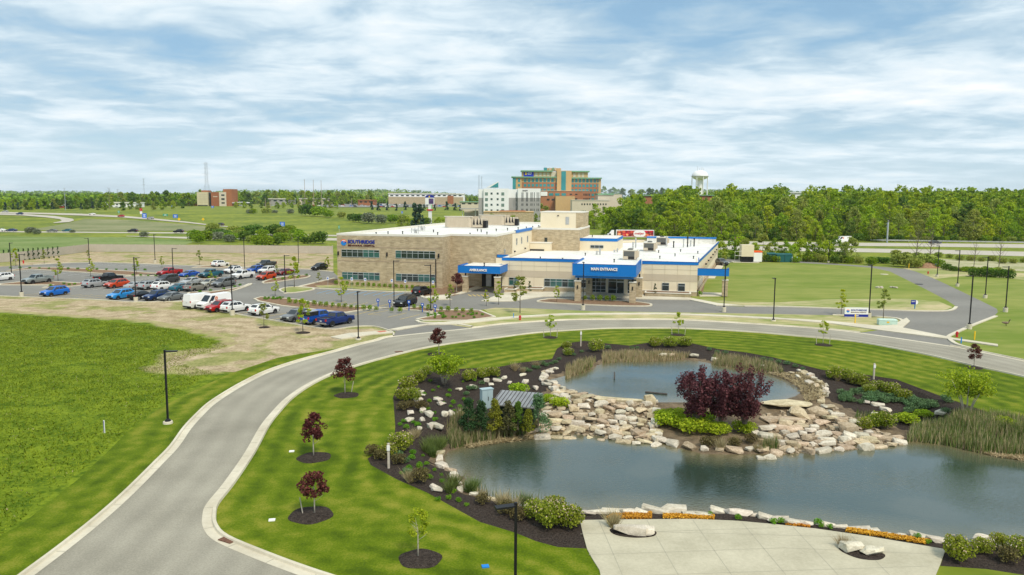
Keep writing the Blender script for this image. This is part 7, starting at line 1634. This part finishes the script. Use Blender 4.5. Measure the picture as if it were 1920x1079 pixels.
# bushes of the embankment
def bushes(lst, label, group, mi=None):
    for px, py, w_ in lst:
        x, y, z = GT(px, py); s = w_ * y / F / 5.2; inst(BUSH[mi] if mi is not None else R.choice(BUSH[:3]), (x, y, z - .2), R.uniform(0, 6), label, group, (s, s, s * R.uniform(.8, 1.1)))
bushes([(362 + 14 * i + R.uniform(-4, 4), 455 - (7 * sin(i * .45) if i < 12 else 0) + R.uniform(-4, 5), R.uniform(24, 40)) for i in range(18)] + [(400 + 13 * i, 444 + R.uniform(-3, 3), R.uniform(26, 38)) for i in range(13)], 'dense green bush in the thicket between highway and fence', 'thicket between highway and fence')
bushes([(410, 452, 30), (430, 455, 26), (58, 439, 26), (70, 440, 18), (270, 445, 20), (136, 437, 12), (690, 420, 34), (714, 421, 30), (468, 402, 16), (545, 402, 18), (515, 401, 14)], 'pale silvery bush on the highway grass', 'pale silvery bushes', 3)
bushes([(575, 406, 36), (598, 407, 36), (615, 409, 26), (475, 402, 18), (500, 402, 22), (640, 410, 20), (660, 415, 24), (672, 418, 28), (735, 419, 30), (755, 419, 28), (775, 421, 20), (800, 424, 24), (640, 404, 12), (695, 405, 12)], 'dark green bush on the embankment above the hospital roof', 'bushes on the embankment')
bushes([(1340 + 17 * i + R.uniform(-5, 5), 488 + i * .45 + R.uniform(-2, 2), R.uniform(20, 28)) for i in range(24)], 'low green bush in the strip between ring drive and highway', 'bushes between ring drive and highway')
bushes([(1690, 501, 44), (1712, 503, 40), (1735, 502, 42), (1756, 503, 34)] + [(1775 + 12 * i, 508 + i * .7 + R.uniform(-2, 2), R.uniform(16, 22)) for i in range(11)], 'scrubby bush right of the ring drive', 'scrub right of the ring drive')
bushes([(1680 + 20 * i, 480 + i * 1.2 + R.uniform(-2, 4), R.uniform(16, 22)) for i in range(13)], 'rough bush in the dry grass beside the highway', 'rough bushes beside the highway', 1)
for i in range(17):
    px = 1335 + 16.5 * i + R.uniform(-5, 5); py = 485 + i * .5 + R.uniform(-2, 2); x, y, z = GT(px, py); s = R.uniform(.75, 1.15)
    inst(R.choice(MEDS), (x, y, z), R.uniform(0, 6), 'light leafed young tree between ring drive and highway', 'young trees between ring drive and highway', s)
# dark planted hedge near the right edge
HDG = thing('clipped_hedge', 'dark green row of planted shrubs near the right edge of the lawn', 'hedge', (0, 0, 0)); C = []
for px in np.arange(1818, 1902, 2.4):
    x, y = G(px, 519 + (px - 1818) * .05); C.append(ell(70, (x, y, 1.0), (.7, .7, 1.0), .5))
npmesh('foliage', quads(np.concatenate(C), .3, .2), 4, LF[2], HDG)
bushes([(1285 + 13.5 * i + R.uniform(-6, 6), 450.6 + i * .11, R.uniform(15, 26)) for i in range(60)], 'leafy bush at the foot of the wood', 'undergrowth at the foot of the wood', None)
# bare trees
for px, py, pt, lab in [(1716, 500, 430, 'bare thin tree at the left beside the scrub'), (1742, 498, 428, 'bare thin tree behind the guard rail lamp'), (1825, 508, 455, 'leaning bare tree beside the highway'), (1872, 508, 448, 'bare tree nearest the right edge'), (205, 393, 352, 'tall half bare tree at the far left')]:
    x, y, z = GT(px, py); d = ray(px, pt); hh = H + d[2] / d[1] * y - z; t = thing('bare_tree', lab, 'tree', (x, y, z), 0, 'bare trees'); mb = MB(); r_ = hh * .014
    mb.tube([(0, 0, 0), (hh * .02, 0, hh * .5), (hh * .05, 0, hh)], [r_, r_ * .7, r_ * .15], 6); mb.build('trunk', BARK, t); mb = MB()
    for k in range(16):
        zz_ = hh * (.3 + .65 * k / 16); a = k * 2.4; l = hh * .22 * (1.2 - k / 18); mb.tube([(0.03 * hh * k / 16, 0, zz_), (cos(a) * l * .6, sin(a) * l * .6, zz_ + l * .6), (cos(a) * l, sin(a) * l, zz_ + l * 1.3)], [r_ * .4, r_ * .25, r_ * .1], 4)
    mb.build('branches', BARK, t)
# dry grass patch along the right highway and brown meadow on the left
patch('dry_meadow', [GT(*p)[:2] for p in [(1690, 497), (1760, 486), (1920, 494), (2200, 506), (2200, 530), (1920, 510), (1860, 508), (1770, 503)]], .02, M('dry meadow', (.22, .24, .07), (.46, .42, .27), s=.12, s2=1.2, con=(.35, .6)), grid=6)
patch('dry_meadow', [GT(*p)[:2] for p in [(125, 420), (160, 411), (250, 414), (350, 422), (430, 430), (440, 434), (300, 434.5), (100, 434), (60, 431)]], .12, M('brown meadow', (.14, .17, .05), (.27, .26, .13), s=.04, s2=.5, con=(.35, .65)), grid=14, hf=h)
patch('dry_meadow', GL([(-200, 447), (0, 444), (230, 446), (370, 452), (330, 466), (165, 470), (60, 478), (-200, 488)]), .02, M('tall meadow', (.10, .17, .02), (.25, .29, .10), s=.05, s2=.6, con=(.35, .7)), grid=14)
patch('far_lot', [GT(*p)[:2] for p in [(600, 390), (900, 391.5), (900, 383.5), (700, 382), (600, 383)]], .4, LOT, grid=60, hf=h)
patch('far_lot', [GT(*p)[:2] for p in [(1098, 404), (1185, 406), (1190, 397), (1098, 396)]], .3, LOT, grid=40, hf=h)
# far parked cars: too small to show their parts
CARC = [PC[k] for k in ('white', 'silver', 'black', 'dgrey', 'red', 'white', 'blue', 'silver')]
def dcar():
    mb = MB(); prof = [(-2.3, .3), (-2.3, .95), (-1.7, 1.05), (-1.2, 1.55), (.6, 1.55), (1.2, 1.05), (2.2, .9), (2.3, .3)]
    mb.add([(x, -.9, z) for x, z in prof] + [(x, .9, z) for x, z in prof], [tuple(range(8)), tuple(range(15, 7, -1))] + [(i, i + 8, (i + 1) % 8 + 8, (i + 1) % 8) for i in range(8)]); 
    for s in (-.91, .91): mb.add([(-1.5, s, 1.05), (-1.15, s, 1.48), (.5, s, 1.48), (.95, s, 1.05)], [(0, 1, 2, 3)], 1)
    o = mb.build('parked_car', [PC['white'], CGL]); o.material_slots[0].link = 'OBJECT'; o.material_slots[0].material = PC['white']; return o
DC = dcar(); first = True
def dpark(x0, x1, ys, n, label, grp, hd):
    global first
    for k in range(n):
        px = R.uniform(x0, x1); py = R.choice(ys); x, y, z = GT(px, py)
        o = DC if first else DC.copy()
        if not first: COL.objects.link(o)
        first = False
        o.location = (x, y, z + .42); o.rotation_euler = (0, 0, radians(hd + R.choice((0, 180)))); o.material_slots[0].material = R.choice(CARC); tag(o, label, 'car', grp)
dpark(640, 885, (385.5, 387, 388.5, 390), 80, 'small far parked car beyond the grass slope', 'far parked cars beyond the grass slope', 20)
dpark(1100, 1184, (398.5, 400, 401.5, 403), 46, 'small far parked car beside the tower block', 'far parked cars beside the tower block', 30)
dpark(95, 300, (391.5,), 8, 'tiny car at the low white building', 'tiny cars at the low white building', 0); dpark(440, 620, (388,), 8, 'tiny car beyond the embankment bushes', 'tiny cars beyond the embankment', 0)

# ------------------------------------------------------------------ far buildings
class Bld:
    def __init__(s, name, label, cat, D_, pc, pbase=None, group=None):
        s.D = D_; s.s = D_ / F; s.pc = pc; s.x = (pc - 960) * s.s; s.z = h(s.x, D_); s.t = thing(name, label, cat, (s.x, D_, s.z), 0, group)
    def X(s, px): return (px - s.pc) * s.s
    def Z(s, px, py): return max(-1.0, H - (py - y0(px)) * s.s - s.z)
    def box(s, nm, px0, px1, pyt, pyb, mat, d0=0, d1=20, par=None):
        pm = (px0 + px1) / 2; zb_ = -1.0 if pyb is None else s.Z(pm, pyb)
        return MB().box(s.X(px0), d0, zb_, s.X(px1), d1, s.Z(pm, pyt)).build(nm, mat, par or s.t)
    def win(s, cols, w_, rows, d, mat=GL2, nm='window'):
        for c in cols:
            for (a, b) in rows: MB().box(s.X(c), d - .12, s.Z(c, b), s.X(c + w_), d - .005, s.Z(c, a)).build(nm, mat, s.t)
OB = M('orange brick far', (.41, .185, .095), (.34, .15, .075), s=.3, s2=3); TB = M('tan brick far', (.58, .39, .19), (.52, .35, .17), s=.3, s2=3); GRC = M('green copper cornice', (.16, .34, .20), (.22, .40, .25), s=.3); BEI = M('beige wall far', (.56, .49, .38), (.62, .55, .44), s=.2); TGL = M('teal curtain glass', (.02, .20, .22), (.04, .30, .32), s=.12, rough=.12, spec=.7)
b = Bld('tower_block', 'tall orange brick hospital tower with green cornices and a blue banner', 'building', 800, 1040)
q = lambda x: 860 + x / 5.647; r = lambda y: 290 + y / 5.647
b.box('wall', 977, 1046, r(300), None, OB, 0, 24); b.box('wall', 977, 1046, r(252), r(300), TB, 0, 24); b.box('wall', 966, 977, r(252), None, TB, -1, 22); b.box('glass_bay', 960, 966, r(252), None, TGL, -1.5, 20)
b.box('cornice', 957.5, 1046.5, r(241), r(252), GRC, -2.5, 26)
b.box('penthouse_wall', 977, 1041, r(190), r(241), TB, 2, 22); b.box('penthouse_cornice', 975, 1034, r(176), r(189), GRC, -.5, 23)
b.box('stair_tower', 1042, 1069, r(180), None, TB, -3, 20); b.box('glass_strip', 1050, 1058.5, r(186), r(385), TGL, -3.3, -2.9); b.box('pale_panel', 1031.5, 1041.8, r(188), r(246), BEI, 1.6, 2.2)
b.box('wall', 1062, 1124, r(310), None, OB, 0, 24); b.box('wall', 1062, 1124, r(262), r(310), TB, 0, 24); b.box('corner_pier', 1119.5, 1124.2, r(262), None, TB, -.3, 24); b.box('cornice', 1061, 1125.5, r(251), r(263), GRC, -2.5, 26)
b.box('penthouse_wall', 1062, 1100, r(194), r(251), TB, 2, 20); b.box('penthouse_cornice', 1068, 1103, r(181), r(194), GRC, 0, 21)
b.box('roof_house', 1024, 1050, r(152), r(180), TB, 4, 14); b.box('roof_glass_house', 1018, 1024, r(146), r(180), TGL, 4, 14)
for i, x_ in enumerate((1028, 1034, 1038)): b.box('roof_cowl', x_, x_ + 2.4, r(146), r(176), GRC if i % 2 else BEI, 3, 3.8)
rowsL = [(r(260), r(298)), (r(318), r(345)), (r(367), r(389))]
b.win([q(682 + 41 * i) for i in range(8)] + [q(1018)], 4.9, rowsL, 0, TGL); b.win([q(620)], 4.2, rowsL[:2], -1, TGL)
b.win([q(1140)] + [q(1180 + 39 * i) for i in range(8)], 4.6, [(r(264), r(303)), (r(323), r(350)), (r(370), r(396))], 0, TGL); b.win([q(1355), q(1395), q(1434)], 4.6, [(r(420), r(444)), (r(464), r(482))], 0, TGL)
b.win([q(800), q(845), q(885), q(925)], 4.5, [(r(198), r(238))], 2, BEI, 'louvre_panel'); b.win([q(1200), q(1250), q(1290)], 4.5, [(r(205), r(248))], 2, BEI, 'louvre_panel')
bn = b.box('banner', q(680), q(785), r(191), r(243), M('banner blue', (.02, .04, .45)), 1.5, 1.95); b.box('banner_emblem', q(694), q(714), r(197), r(222), YLW, 1.3, 1.49, bn)
txt('GCP', 'banner_lettering', WHT, b.t, b.X(q(722)), 1.45, b.Z(1000, r(220)), 7.5 * b.s, 4 * b.s, .05, bold=.03)
b.box('podium', 1011, 1099, r(392), None, OB, -22, -1); b.box('podium_coping', 1010.8, 1099.2, r(389), r(393), BEI, -22.4, -.5); b.box('white_wing', 1011, 1023, r(400), r(442), WHT, -22.6, -22.1)
b.win([q(935), q(1000), q(1065)], 8, [(r(415), r(440))], -22, TGL); b.win([q(1290 + 14 * i) for i in range(5)], 1.4, [(r(418), r(440)), (r(464), r(484))], -22, DARK)
b.box('entrance_block', 1037, 1071, r(445), None, TB, -34, -22.8); b.win([q(1150), q(1205)], 4, [(r(420), r(432)), (r(466), r(484))], -22.1, GL1); b.win([q(915), q(965)], 5, [(r(470), r(488))], -22.1, GL1)
b = Bld('beige_clinic', 'long low beige building with small square windows right of the tower block', 'building', 730, 1105)
b.box('wall', 1071, 1141, r(487), None, BEI, 0, 20); b.box('coping', 1070.5, 1141.5, r(484), r(489), COPE, -.5, 20.4); b.win([q(1290 + 28 * i) for i in range(10)], 2.2, [(r(520), r(538))], 0, GL1); b.box('wall', 1124, 1170, 365.5, None, BEI, 22, 50); b.box('green_roof', 1123, 1154, 363.5, 366.2, GRC, 21, 51)
b = Bld('white_hotel', 'white and grey hotel with slanted glass roof piece left of the tower block', 'hotel', 560, 954)
GRP = M('grey render', (.33, .32, .31), (.37, .36, .35), s=.3); WRD = M('white render', (.76, .77, .77), (.82, .82, .82), s=.2)
b.box('wall', 906, 953, r(365), None, WRD, 0, 18); b.box('side_wall', 896.3, 906, r(372), r(462), WRD, 2, 18); b.box('side_wall', 896.3, 906, r(462), None, GRP, 2, 18)
b.box('recess_wall', 953, 970, r(372), r(462), WRD, 3, 18); b.box('recess_wall', 953, 970, r(462), None, GRP, 3, 18); b.box('wall', 970, 1012, r(364), r(462), WRD, 0, 18); b.box('wall', 970, 1012, r(462), None, GRP, 0, 18)
sl_ = MB(); X0, X1 = b.X(910.5), b.X(933.8); Za, Zb_ = b.Z(920, r(356)), b.Z(930, r(288)); sl_.add([(X0, 0, Za), (X1, 0, Za), (X1, 0, Zb_), (X0, 8, Za), (X1, 8, Za), (X1, 8, Zb_)], [(0, 1, 2), (3, 5, 4), (0, 2, 5, 3), (1, 4, 5, 2)]); so_ = sl_.build('slanted_roof', WRD, b.t)
MB().add([(X0 + 2.6, -.06, Za + .1), (X1 - .1, -.06, Za + .1), (X1 - .1, -.06, Zb_ - .8)], [(0, 1, 2)]).build('glass_triangle', TGL, so_)
rw = [(r(405 + 58.5 * i), r(437 + 58.5 * i)) for i in range(4)]; rs = [(r(407 + 58.5 * i), r(427 + 58.5 * i)) for i in range(4)]
b.win([q(275), q(447)], 5.4, rw, 0, M('hotel glass', (.12, .19, .17), (.2, .28, .24), s=.4, rough=.15)); b.win([q(334), q(398)], 3.6, rs, 0, M('hotel glass dark', (.05, .08, .08), rough=.15))
b.win([q(x_) for x_ in (600, 660, 672, 708, 720, 755, 768, 790, 820, 838)], 1.1, [(r(405), r(500)), (r(520), r(545)), (r(575), r(600))], 0, GL1, 'slit_window')
txt('HYATT', 'lettering', BLACK, b.t, b.X(978.6), -.1, b.Z(983, r(396)), 9.6 * b.s, 2.8 * b.s, .05, bold=.03)
b = Bld('brick_annex', 'low brown brick building before the white hotel', 'building', 500, 955); b.box('wall', 906, 1000, r(612), None, BR, 0, 25); b.box('coping', 905.6, 1000.4, r(607), r(613), TB, -.3, 25.3); b.win([930, 947], 3.4, [(408, 415)], 0, GL1); b.box('rear_wall', 935, 985, r(600), None, BRI, 6, 24)
b = Bld('fuel_canopy', 'flat grey canopy on posts left of the white hotel', 'canopy', 560, 879); b.box('canopy_roof', 861, 896, 391.3, 393.0, GRP, 0, 10); [b.box('post', x_, x_ + 1.0, 393, None, WRD, 3, 3.6) for x_ in (866, 890)]; b.box('kiosk', 868, 894, 396, None, BEI, 12, 20)
b = Bld('pylon_sign', 'tall white pylon sign with blue domed top and dark picture screen', 'sign', 480, 806)
b.box('post', 803, 809.2, 384, None, WRD, 0, 1.6); b.box('panel', 797.3, 813.9, 371.5, 384.2, WRD, -.3, 1.8)
mb = MB(); disc((b.X(805.6), b.Z(805, 371.6)), 8.4 * b.s, -.3, 0, pi, 0, 18, 0, mb, 2.1); k = mb.build('domed_top', SBLUE, b.t); k.scale = (1, 1, .68); k.location = (0, 0, b.Z(805, 371.6) * .32)
b.box('screen', 804, 812.9, 373, 383, M('screen picture', (.04, .02, .09), (.14, .09, .22), s=.8), -.36, -.301); b.box('emblem', 804, 806.2, 368, 371, YLW, -.45, -.31); b.box('red_sign', 800.4, 812, 393, 395.6, HYR, -.4, 0); b.box('green_price', 808.6, 810.2, 385, 391.5, M('price green', (.25, .6, .3)), -.3, .2)
b = Bld('office_block', 'cream and brown brick office block at the left, beneath the lattice mast', 'building', 985, 404)
q2 = lambda x: 350 + x / 15.42; r2 = lambda y: 330 + y / 15.42
b.box('wall', q2(340), q2(655), r2(480), None, M('cream brick far', (.56, .50, .32), (.62, .56, .38), s=.2), 0, 22); b.box('glass_link', q2(655), q2(745), r2(490), None, GL1, 3, 20); b.box('brick_wall', q2(745), q2(985), r2(480), None, M('brown brick far', (.34, .13, .06), (.29, .11, .05), s=.2), 0, 22)
b.box('wall', q2(985), q2(1185), r2(480), None, BEI, -1, 20); b.box('brick_tower', q2(1185), q2(1340), r2(395), None, BRI, 0, 22); b.box('brick_tower', q2(1065), q2(1185), r2(395), r2(478), BRI, 4, 22); b.box('roof_house', q2(435), q2(630), r2(430), r2(480), BRI, 4, 14)
b.win([q2(400)], 16, [(r2(545), r2(560)), (r2(600), r2(612)), (r2(655), r2(665)), (r2(695), r2(703)), (r2(760), r2(770))], 0, BAND, 'window_band'); b.win([q2(350)], 19, [(r2(850), r2(900))], 0, GL1, 'ground_floor_glass'); b.win([q2(805)], 8, [(r2(600), r2(620))], 0, BEI, 'wall_sign'); b.win([q2(1050)], 6, [(r2(545), r2(590)), (r2(655), r2(705)), (r2(770), r2(810))], -1, GL1)
b = Bld('entrance_canopy', 'white arched entrance canopy right of the office block', 'canopy', 985, 455); [b.box('roof', 437 + 4 * i, 441 + 4 * i, 380.8 - 1.4 * sin(pi * (i + .5) / 8), 381.8 - 1.4 * sin(pi * (i + .5) / 8), WRD, 0, 9) for i in range(8)]; b.box('post', 459, 460, 381, None, WRD, 2, 3)
def low(name, label, D_, px0, px1, pyt, mats, group=None, wins=0, roof=None):
    b = Bld(name, label, 'building', D_, (px0 + px1) / 2, group=group); b.box('wall', px0, px1, pyt + 1.1, None, mats, 0, 22); b.box('roof', px0 - .8, px1 + .8, pyt, pyt + 1.3, roof or COPE, -1, 23)
    if wins: b.win([px0 + 2 + (px1 - px0 - 4) * (i + .15) / wins for i in range(wins)], (px1 - px0 - 4) / wins * .55, [(pyt + 3, pyt + 5.2)], 0, GL1)
    return b
low('low_office', 'low white glass fronted building with flat roof at the left', 860, 190, 256, 380, WRD, None, 9); low('low_office', 'low white annex left of the flat roofed building', 900, 96, 108, 383, WRD, None, 2)
low('low_house', 'low brown house just left of the office block', 1000, 350, 372, 375.5, BRI, None, 0, GRP); low('low_store', 'flat roofed store behind the three tall poles', 1150, 563, 617, 372.5, BEI, None, 5); low('low_store', 'grey glass building left of the three tall poles', 1150, 500, 548, 373, GRP, None, 4)
lb = low('long_store', 'long pale building on the horizon left of the hotel', 1250, 729, 870, 363.5, WRD, None, 14); lb.box('brick_base', 729, 868, 370.2, None, BR, -.6, -.1); lb.box('brick_porch', 839, 850, 368, None, BRI, -1.2, -.7)
low('low_store', 'small dark red roofed store among the trees', 1100, 672, 702, 375.5, BRI, None, 3, BRI); low('low_store', 'grey low building at the left of the hotel roof', 800, 862, 900, 378.5, BEI, None, 3, GRC)
for (px0, px1, pt, D_, lab, m1, m2) in [(1203.6, 1221, 367, 640, 'brick building with green roof glimpsed in the wood, left one', OB, GRC), (1306, 1335, 366.5, 640, 'brick building with green roof below the water tower', OB, GRC), (1475, 1496, 361.5, 690, 'white roofed building glimpsed over the wood', WRD, WRD)]: low('brick_school', lab, D_, px0, px1, pt, m1, None, 0, m2)
# water tower
wx, wy = (1307.5 - 960) * 900 / F, 900; wz = h(wx, wy); WTW = thing('water_tower', 'white round water tower on legs above the wood', 'water tower', (wx, wy, wz)); S9 = 900 / F
Zt = H - (321 - y0(1307)) * S9 - wz; Zm = H - (332 - y0(1307)) * S9 - wz; Zl = H - (339 - y0(1307)) * S9 - wz; Rt = 15.2 * S9
MB().lathe((0, 0, 0), [(Rt * .35, Zl), (Rt * .75, Zl + 1.4), (Rt * .97, Zm - .6), (Rt, Zm), (Rt * .97, Zm + 1.6), (Rt * .82, Zm + 4.1), (Rt * .5, Zt - .7), (Rt * .12, Zt)], 28).build('tank', WRD, WTW, smooth=True)
MB().lathe((0, 0, 0), [(Rt * 1.02, Zm - .25), (Rt * 1.09, Zm - .2), (Rt * 1.09, Zm + .15), (Rt * 1.02, Zm + .2)], 28).build('balcony', METAL, WTW)
for k in range(8): a = 2 * pi * k / 8 + .2; MB().tube([(Rt * cos(a), Rt * sin(a), Zm), (Rt * cos(a), Rt * sin(a), -1)], .42, 8).build('leg', WRD, WTW)
MB().tube([(0, 0, -1), (0, 0, Zl + .5)], 3.0, 14).build('riser', WRD, WTW)
for k, (dx, hh) in enumerate([(-3, 5.5), (-.5, 3.5), (2, 4.5), (4, 3)]): MB().tube([(dx, 0, Zt - 1.2), (dx, 0, Zt + hh - 1)], .16, 5).build('antenna', METAL, WTW)
# lattice mast, poles
STL = M('grey steel', (.30, .34, .38), (.4, .43, .46), s=1, rough=.5)
def mast(px, py, pt, wpx, label, n=9, arms=True):
    x, y, z = GT(px, py); s = y / F; hh = (py - pt) * s; W_ = wpx * s / 2; t = thing('lattice_mast', label, 'mast', (x, y, z)); mb = MB(); r_ = max(.1, s * .12)
    wd = lambda u: W_ * (1 - u * 1.35 if u < .55 else .2575 - (u - .55) * .1)
    for i in range(n):
        u0, u1 = i / n, (i + 1) / n; a, b_ = wd(u0), wd(u1); c0 = [(-a, -a), (a, -a), (a, a), (-a, a)]; c1 = [(-b_, -b_), (b_, -b_), (b_, b_), (-b_, b_)]
        for k in range(4):
            mb.tube([(*c0[k], u0 * hh), (*c1[k], u1 * hh)], r_, 4, cap=False); mb.tube([(*c0[k], u0 * hh), (*c1[(k + 1) % 4], u1 * hh)], r_ * .6, 4, cap=False); mb.tube([(*c0[(k + 1) % 4], u0 * hh), (*c1[k], u1 * hh)], r_ * .6, 4, cap=False); mb.tube([(*c1[k], u1 * hh), (*c1[(k + 1) % 4], u1 * hh)], r_ * .6, 4, cap=False)
    mb.build('lattice', STL, t)
    if arms:
        for u in (.74, .87, .97): MB().tube([(-W_ * .9, 0, hh * u), (W_ * .9, 0, hh * u)], r_ * .9, 4).build('cross_arm', STL, t)
mast(389, 386, 307, 17, 'tall lattice power mast behind the office block'); mast(898, 378, 330, 6, 'grey lattice mast left of the hotel, left one', 8, False); mast(903, 378, 332, 6, 'grey lattice mast left of the hotel, right one', 8, False)
POLE = M('weathered pole', (.30, .24, .18), (.38, .31, .25), s=2)
for px, py, pt, ar, lab in [(271.5, 385, 336, 1, 'tall power pole with cross arms left of the office block'), (123, 395, 354, 1, 'power pole at the far left among trees'), (222, 385, 356, 1, 'thin pole above the low white building'), (572, 390, 338, 0, 'left one of the three tall brown poles'), (588.5, 388, 339, 0, 'middle one of the three tall brown poles'), (603, 388, 340, 0, 'right one of the three tall brown poles'), (659, 392, 373, 0, 'short pale pole in the far car park'), (498, 392, 373, 0, 'pale pole at the left of the far lots'), (729, 377, 358, 0, 'thin pole at the left end of the long pale building'), (507, 392, 376, 0, 'second pale pole at the left of the far lots')]:
    x, y, z = GT(px, py); s = y / F; hh = (py - pt) * s; t = thing('utility_pole', lab, 'pole', (x, y, z), 0, 'utility poles'); MB().tube([(0, 0, 0), (0, 0, hh)], [s * .55, s * .32], 7).build('pole', POLE if ar == 0 else STL, t)
    if ar:
        for u in (.97, .87, .77): MB().tube([(-2.6 * s, 0, hh * u), (2.6 * s, 0, hh * u)], s * .22, 5).build('cross_arm', STL, t)
    else: MB().tube([(-1.0 * s, 0, hh * .98), (1.0 * s, 0, hh * .98)], s * .2, 5).build('cross_arm', POLE, t)
# highway signs
def hsign(px, py, pt, wpx, hpx, mat, label, diamond=0):
    x, y, z = GT(px, py); s = y / F; hh = (py - pt) * s; t = thing('road_sign', label, 'road sign', (x, y, z), 0, 'highway signs')
    for dx in ((-.3, .3) if wpx > 5 else (0,)): MB().tube([(dx * wpx * s, .1, 0), (dx * wpx * s, .1, hh)], .1, 5).build('post', METAL, t)
    o = MB().cbox((0, 0, 0), (wpx * s, .12, hpx * s)).build('panel', mat, t); o.location = (0, 0, hh - hpx * s / 2)
    if diamond: o.rotation_euler = (0, pi / 4, 0)
    else:
        m = MB(); k = hpx * s
        for zz_, w_ in ((.22, .6), (-.02, .45), (-.25, .55)): m.box(-wpx * s * w_ / 2, -.075, zz_ * k - k * .05, wpx * s * w_ / 2, -.061, zz_ * k + k * .05)
        m.build('legend', WHT, o)
SGR = M('sign green', (.02, .28, .18)); SBB = M('sign bright blue', (.02, .14, .62))
for a in [(271, 411, 401, 8, 8.5, SBB, 'blue highway service sign beside the ramp, largest one'), (310, 408, 402, 9, 4, SGR, 'green highway sign on the slope'), (329, 411, 403, 9, 6.5, SBB, 'blue highway sign right of the green one'), (529.5, 427, 417, 9.5, 8, SBB, 'lone blue sign on the grass slope near the thicket'), (223, 405, 396, 4, 4, SGR, 'small teal sign behind the red car'), (398.5, 393, 387, 5, 3.5, SBB, 'small blue sign before the office block'), (636, 438, 424, 3.2, 5.5, SGR, 'small teal sign just behind the hospital roof'), (754, 402, 397, 3, 4, SBB, 'small blue sign on the slope before the spruces'), (324, 391, 386, 6, 3, SBB, 'low blue sign beside the trees left of the office block')]: hsign(*a)
for a in [(336, 417, 410, 4, 4, YLW, 'yellow diamond sign beside the ramp, left one'), (381, 417, 410, 4, 4, YLW, 'yellow diamond sign beside the ramp, right one')]: hsign(*a, diamond=1)
x, y, z = GT(265, 409); t = thing('route_marker', 'red and white route marker above the large blue sign', 'road sign', (x, y, z)); MB().tube([(0, 0, 0), (0, 0, 6)], .1, 5).build('post', METAL, t); MB().box(-.9, -.06, 4.6, .9, .06, 6.6).build('red_panel', HYR, t); MB().box(-.8, -.06, 2.6, .8, .06, 4.4).build('white_panel', WHT, t)
x, y, z = GT(1663, 456); t = thing('overhead_sign', 'grey cantilever sign gantry seen from the side before the wood', 'sign gantry', (x, y, z), radians(68)); MB().tube([(0, 0, 0), (0, 0, 8.4)], .33, 10).build('post', STL, t); MB().tube([(0, 0, 7.8), (7, 0, 7.8)], .2, 8).build('arm', STL, t); MB().tube([(0, 0, 6.6), (7, 0, 6.6)], .2, 8).build('arm', STL, t); MB().box(2, -.35, 4.9, 7.4, -.25, 9.2).build('panel', METAL, t)
# guard rail
def rail():
    t = thing('guard_rail', 'long grey guard rail along the far side of the highway before the wood', 'guard rail'); P = [GT(px, 453.8 + (px - 1632) * .0165)[:2] for px in range(1632, 2300, 24)]
    strip('rail', P, [(0, .45), (.06, .62), (0, .8), (-.02, 1.0), (-.1, 1.0), (-.1, .45)], METAL, kind=None, parent=t)
    for i, p in enumerate(P): MB().box(-.08, -.08, 0, .08, .08, .85).build('post', METAL, t, loc=(p[0], p[1] + .2, 0))
rail()

# ------------------------------------------------------------------ haze
HZ = bpy.data.materials.new('haze air'); HZ.use_nodes = True; HZ.node_tree.nodes.remove(HZ.node_tree.nodes['Principled BSDF'])
pv = HZ.node_tree.nodes.new('ShaderNodeVolumePrincipled'); pv.inputs['Color'].default_value = (.86, .93, 1, 1); pv.inputs['Density'].default_value = .00005; pv.inputs['Anisotropy'].default_value = .2
HZ.node_tree.links.new(pv.outputs[0], HZ.node_tree.nodes['Material Output'].inputs['Volume'])
tag(MB().box(-12500, -12500, -4, 12500, 12500, 90).build('haze', HZ), kind='stuff')
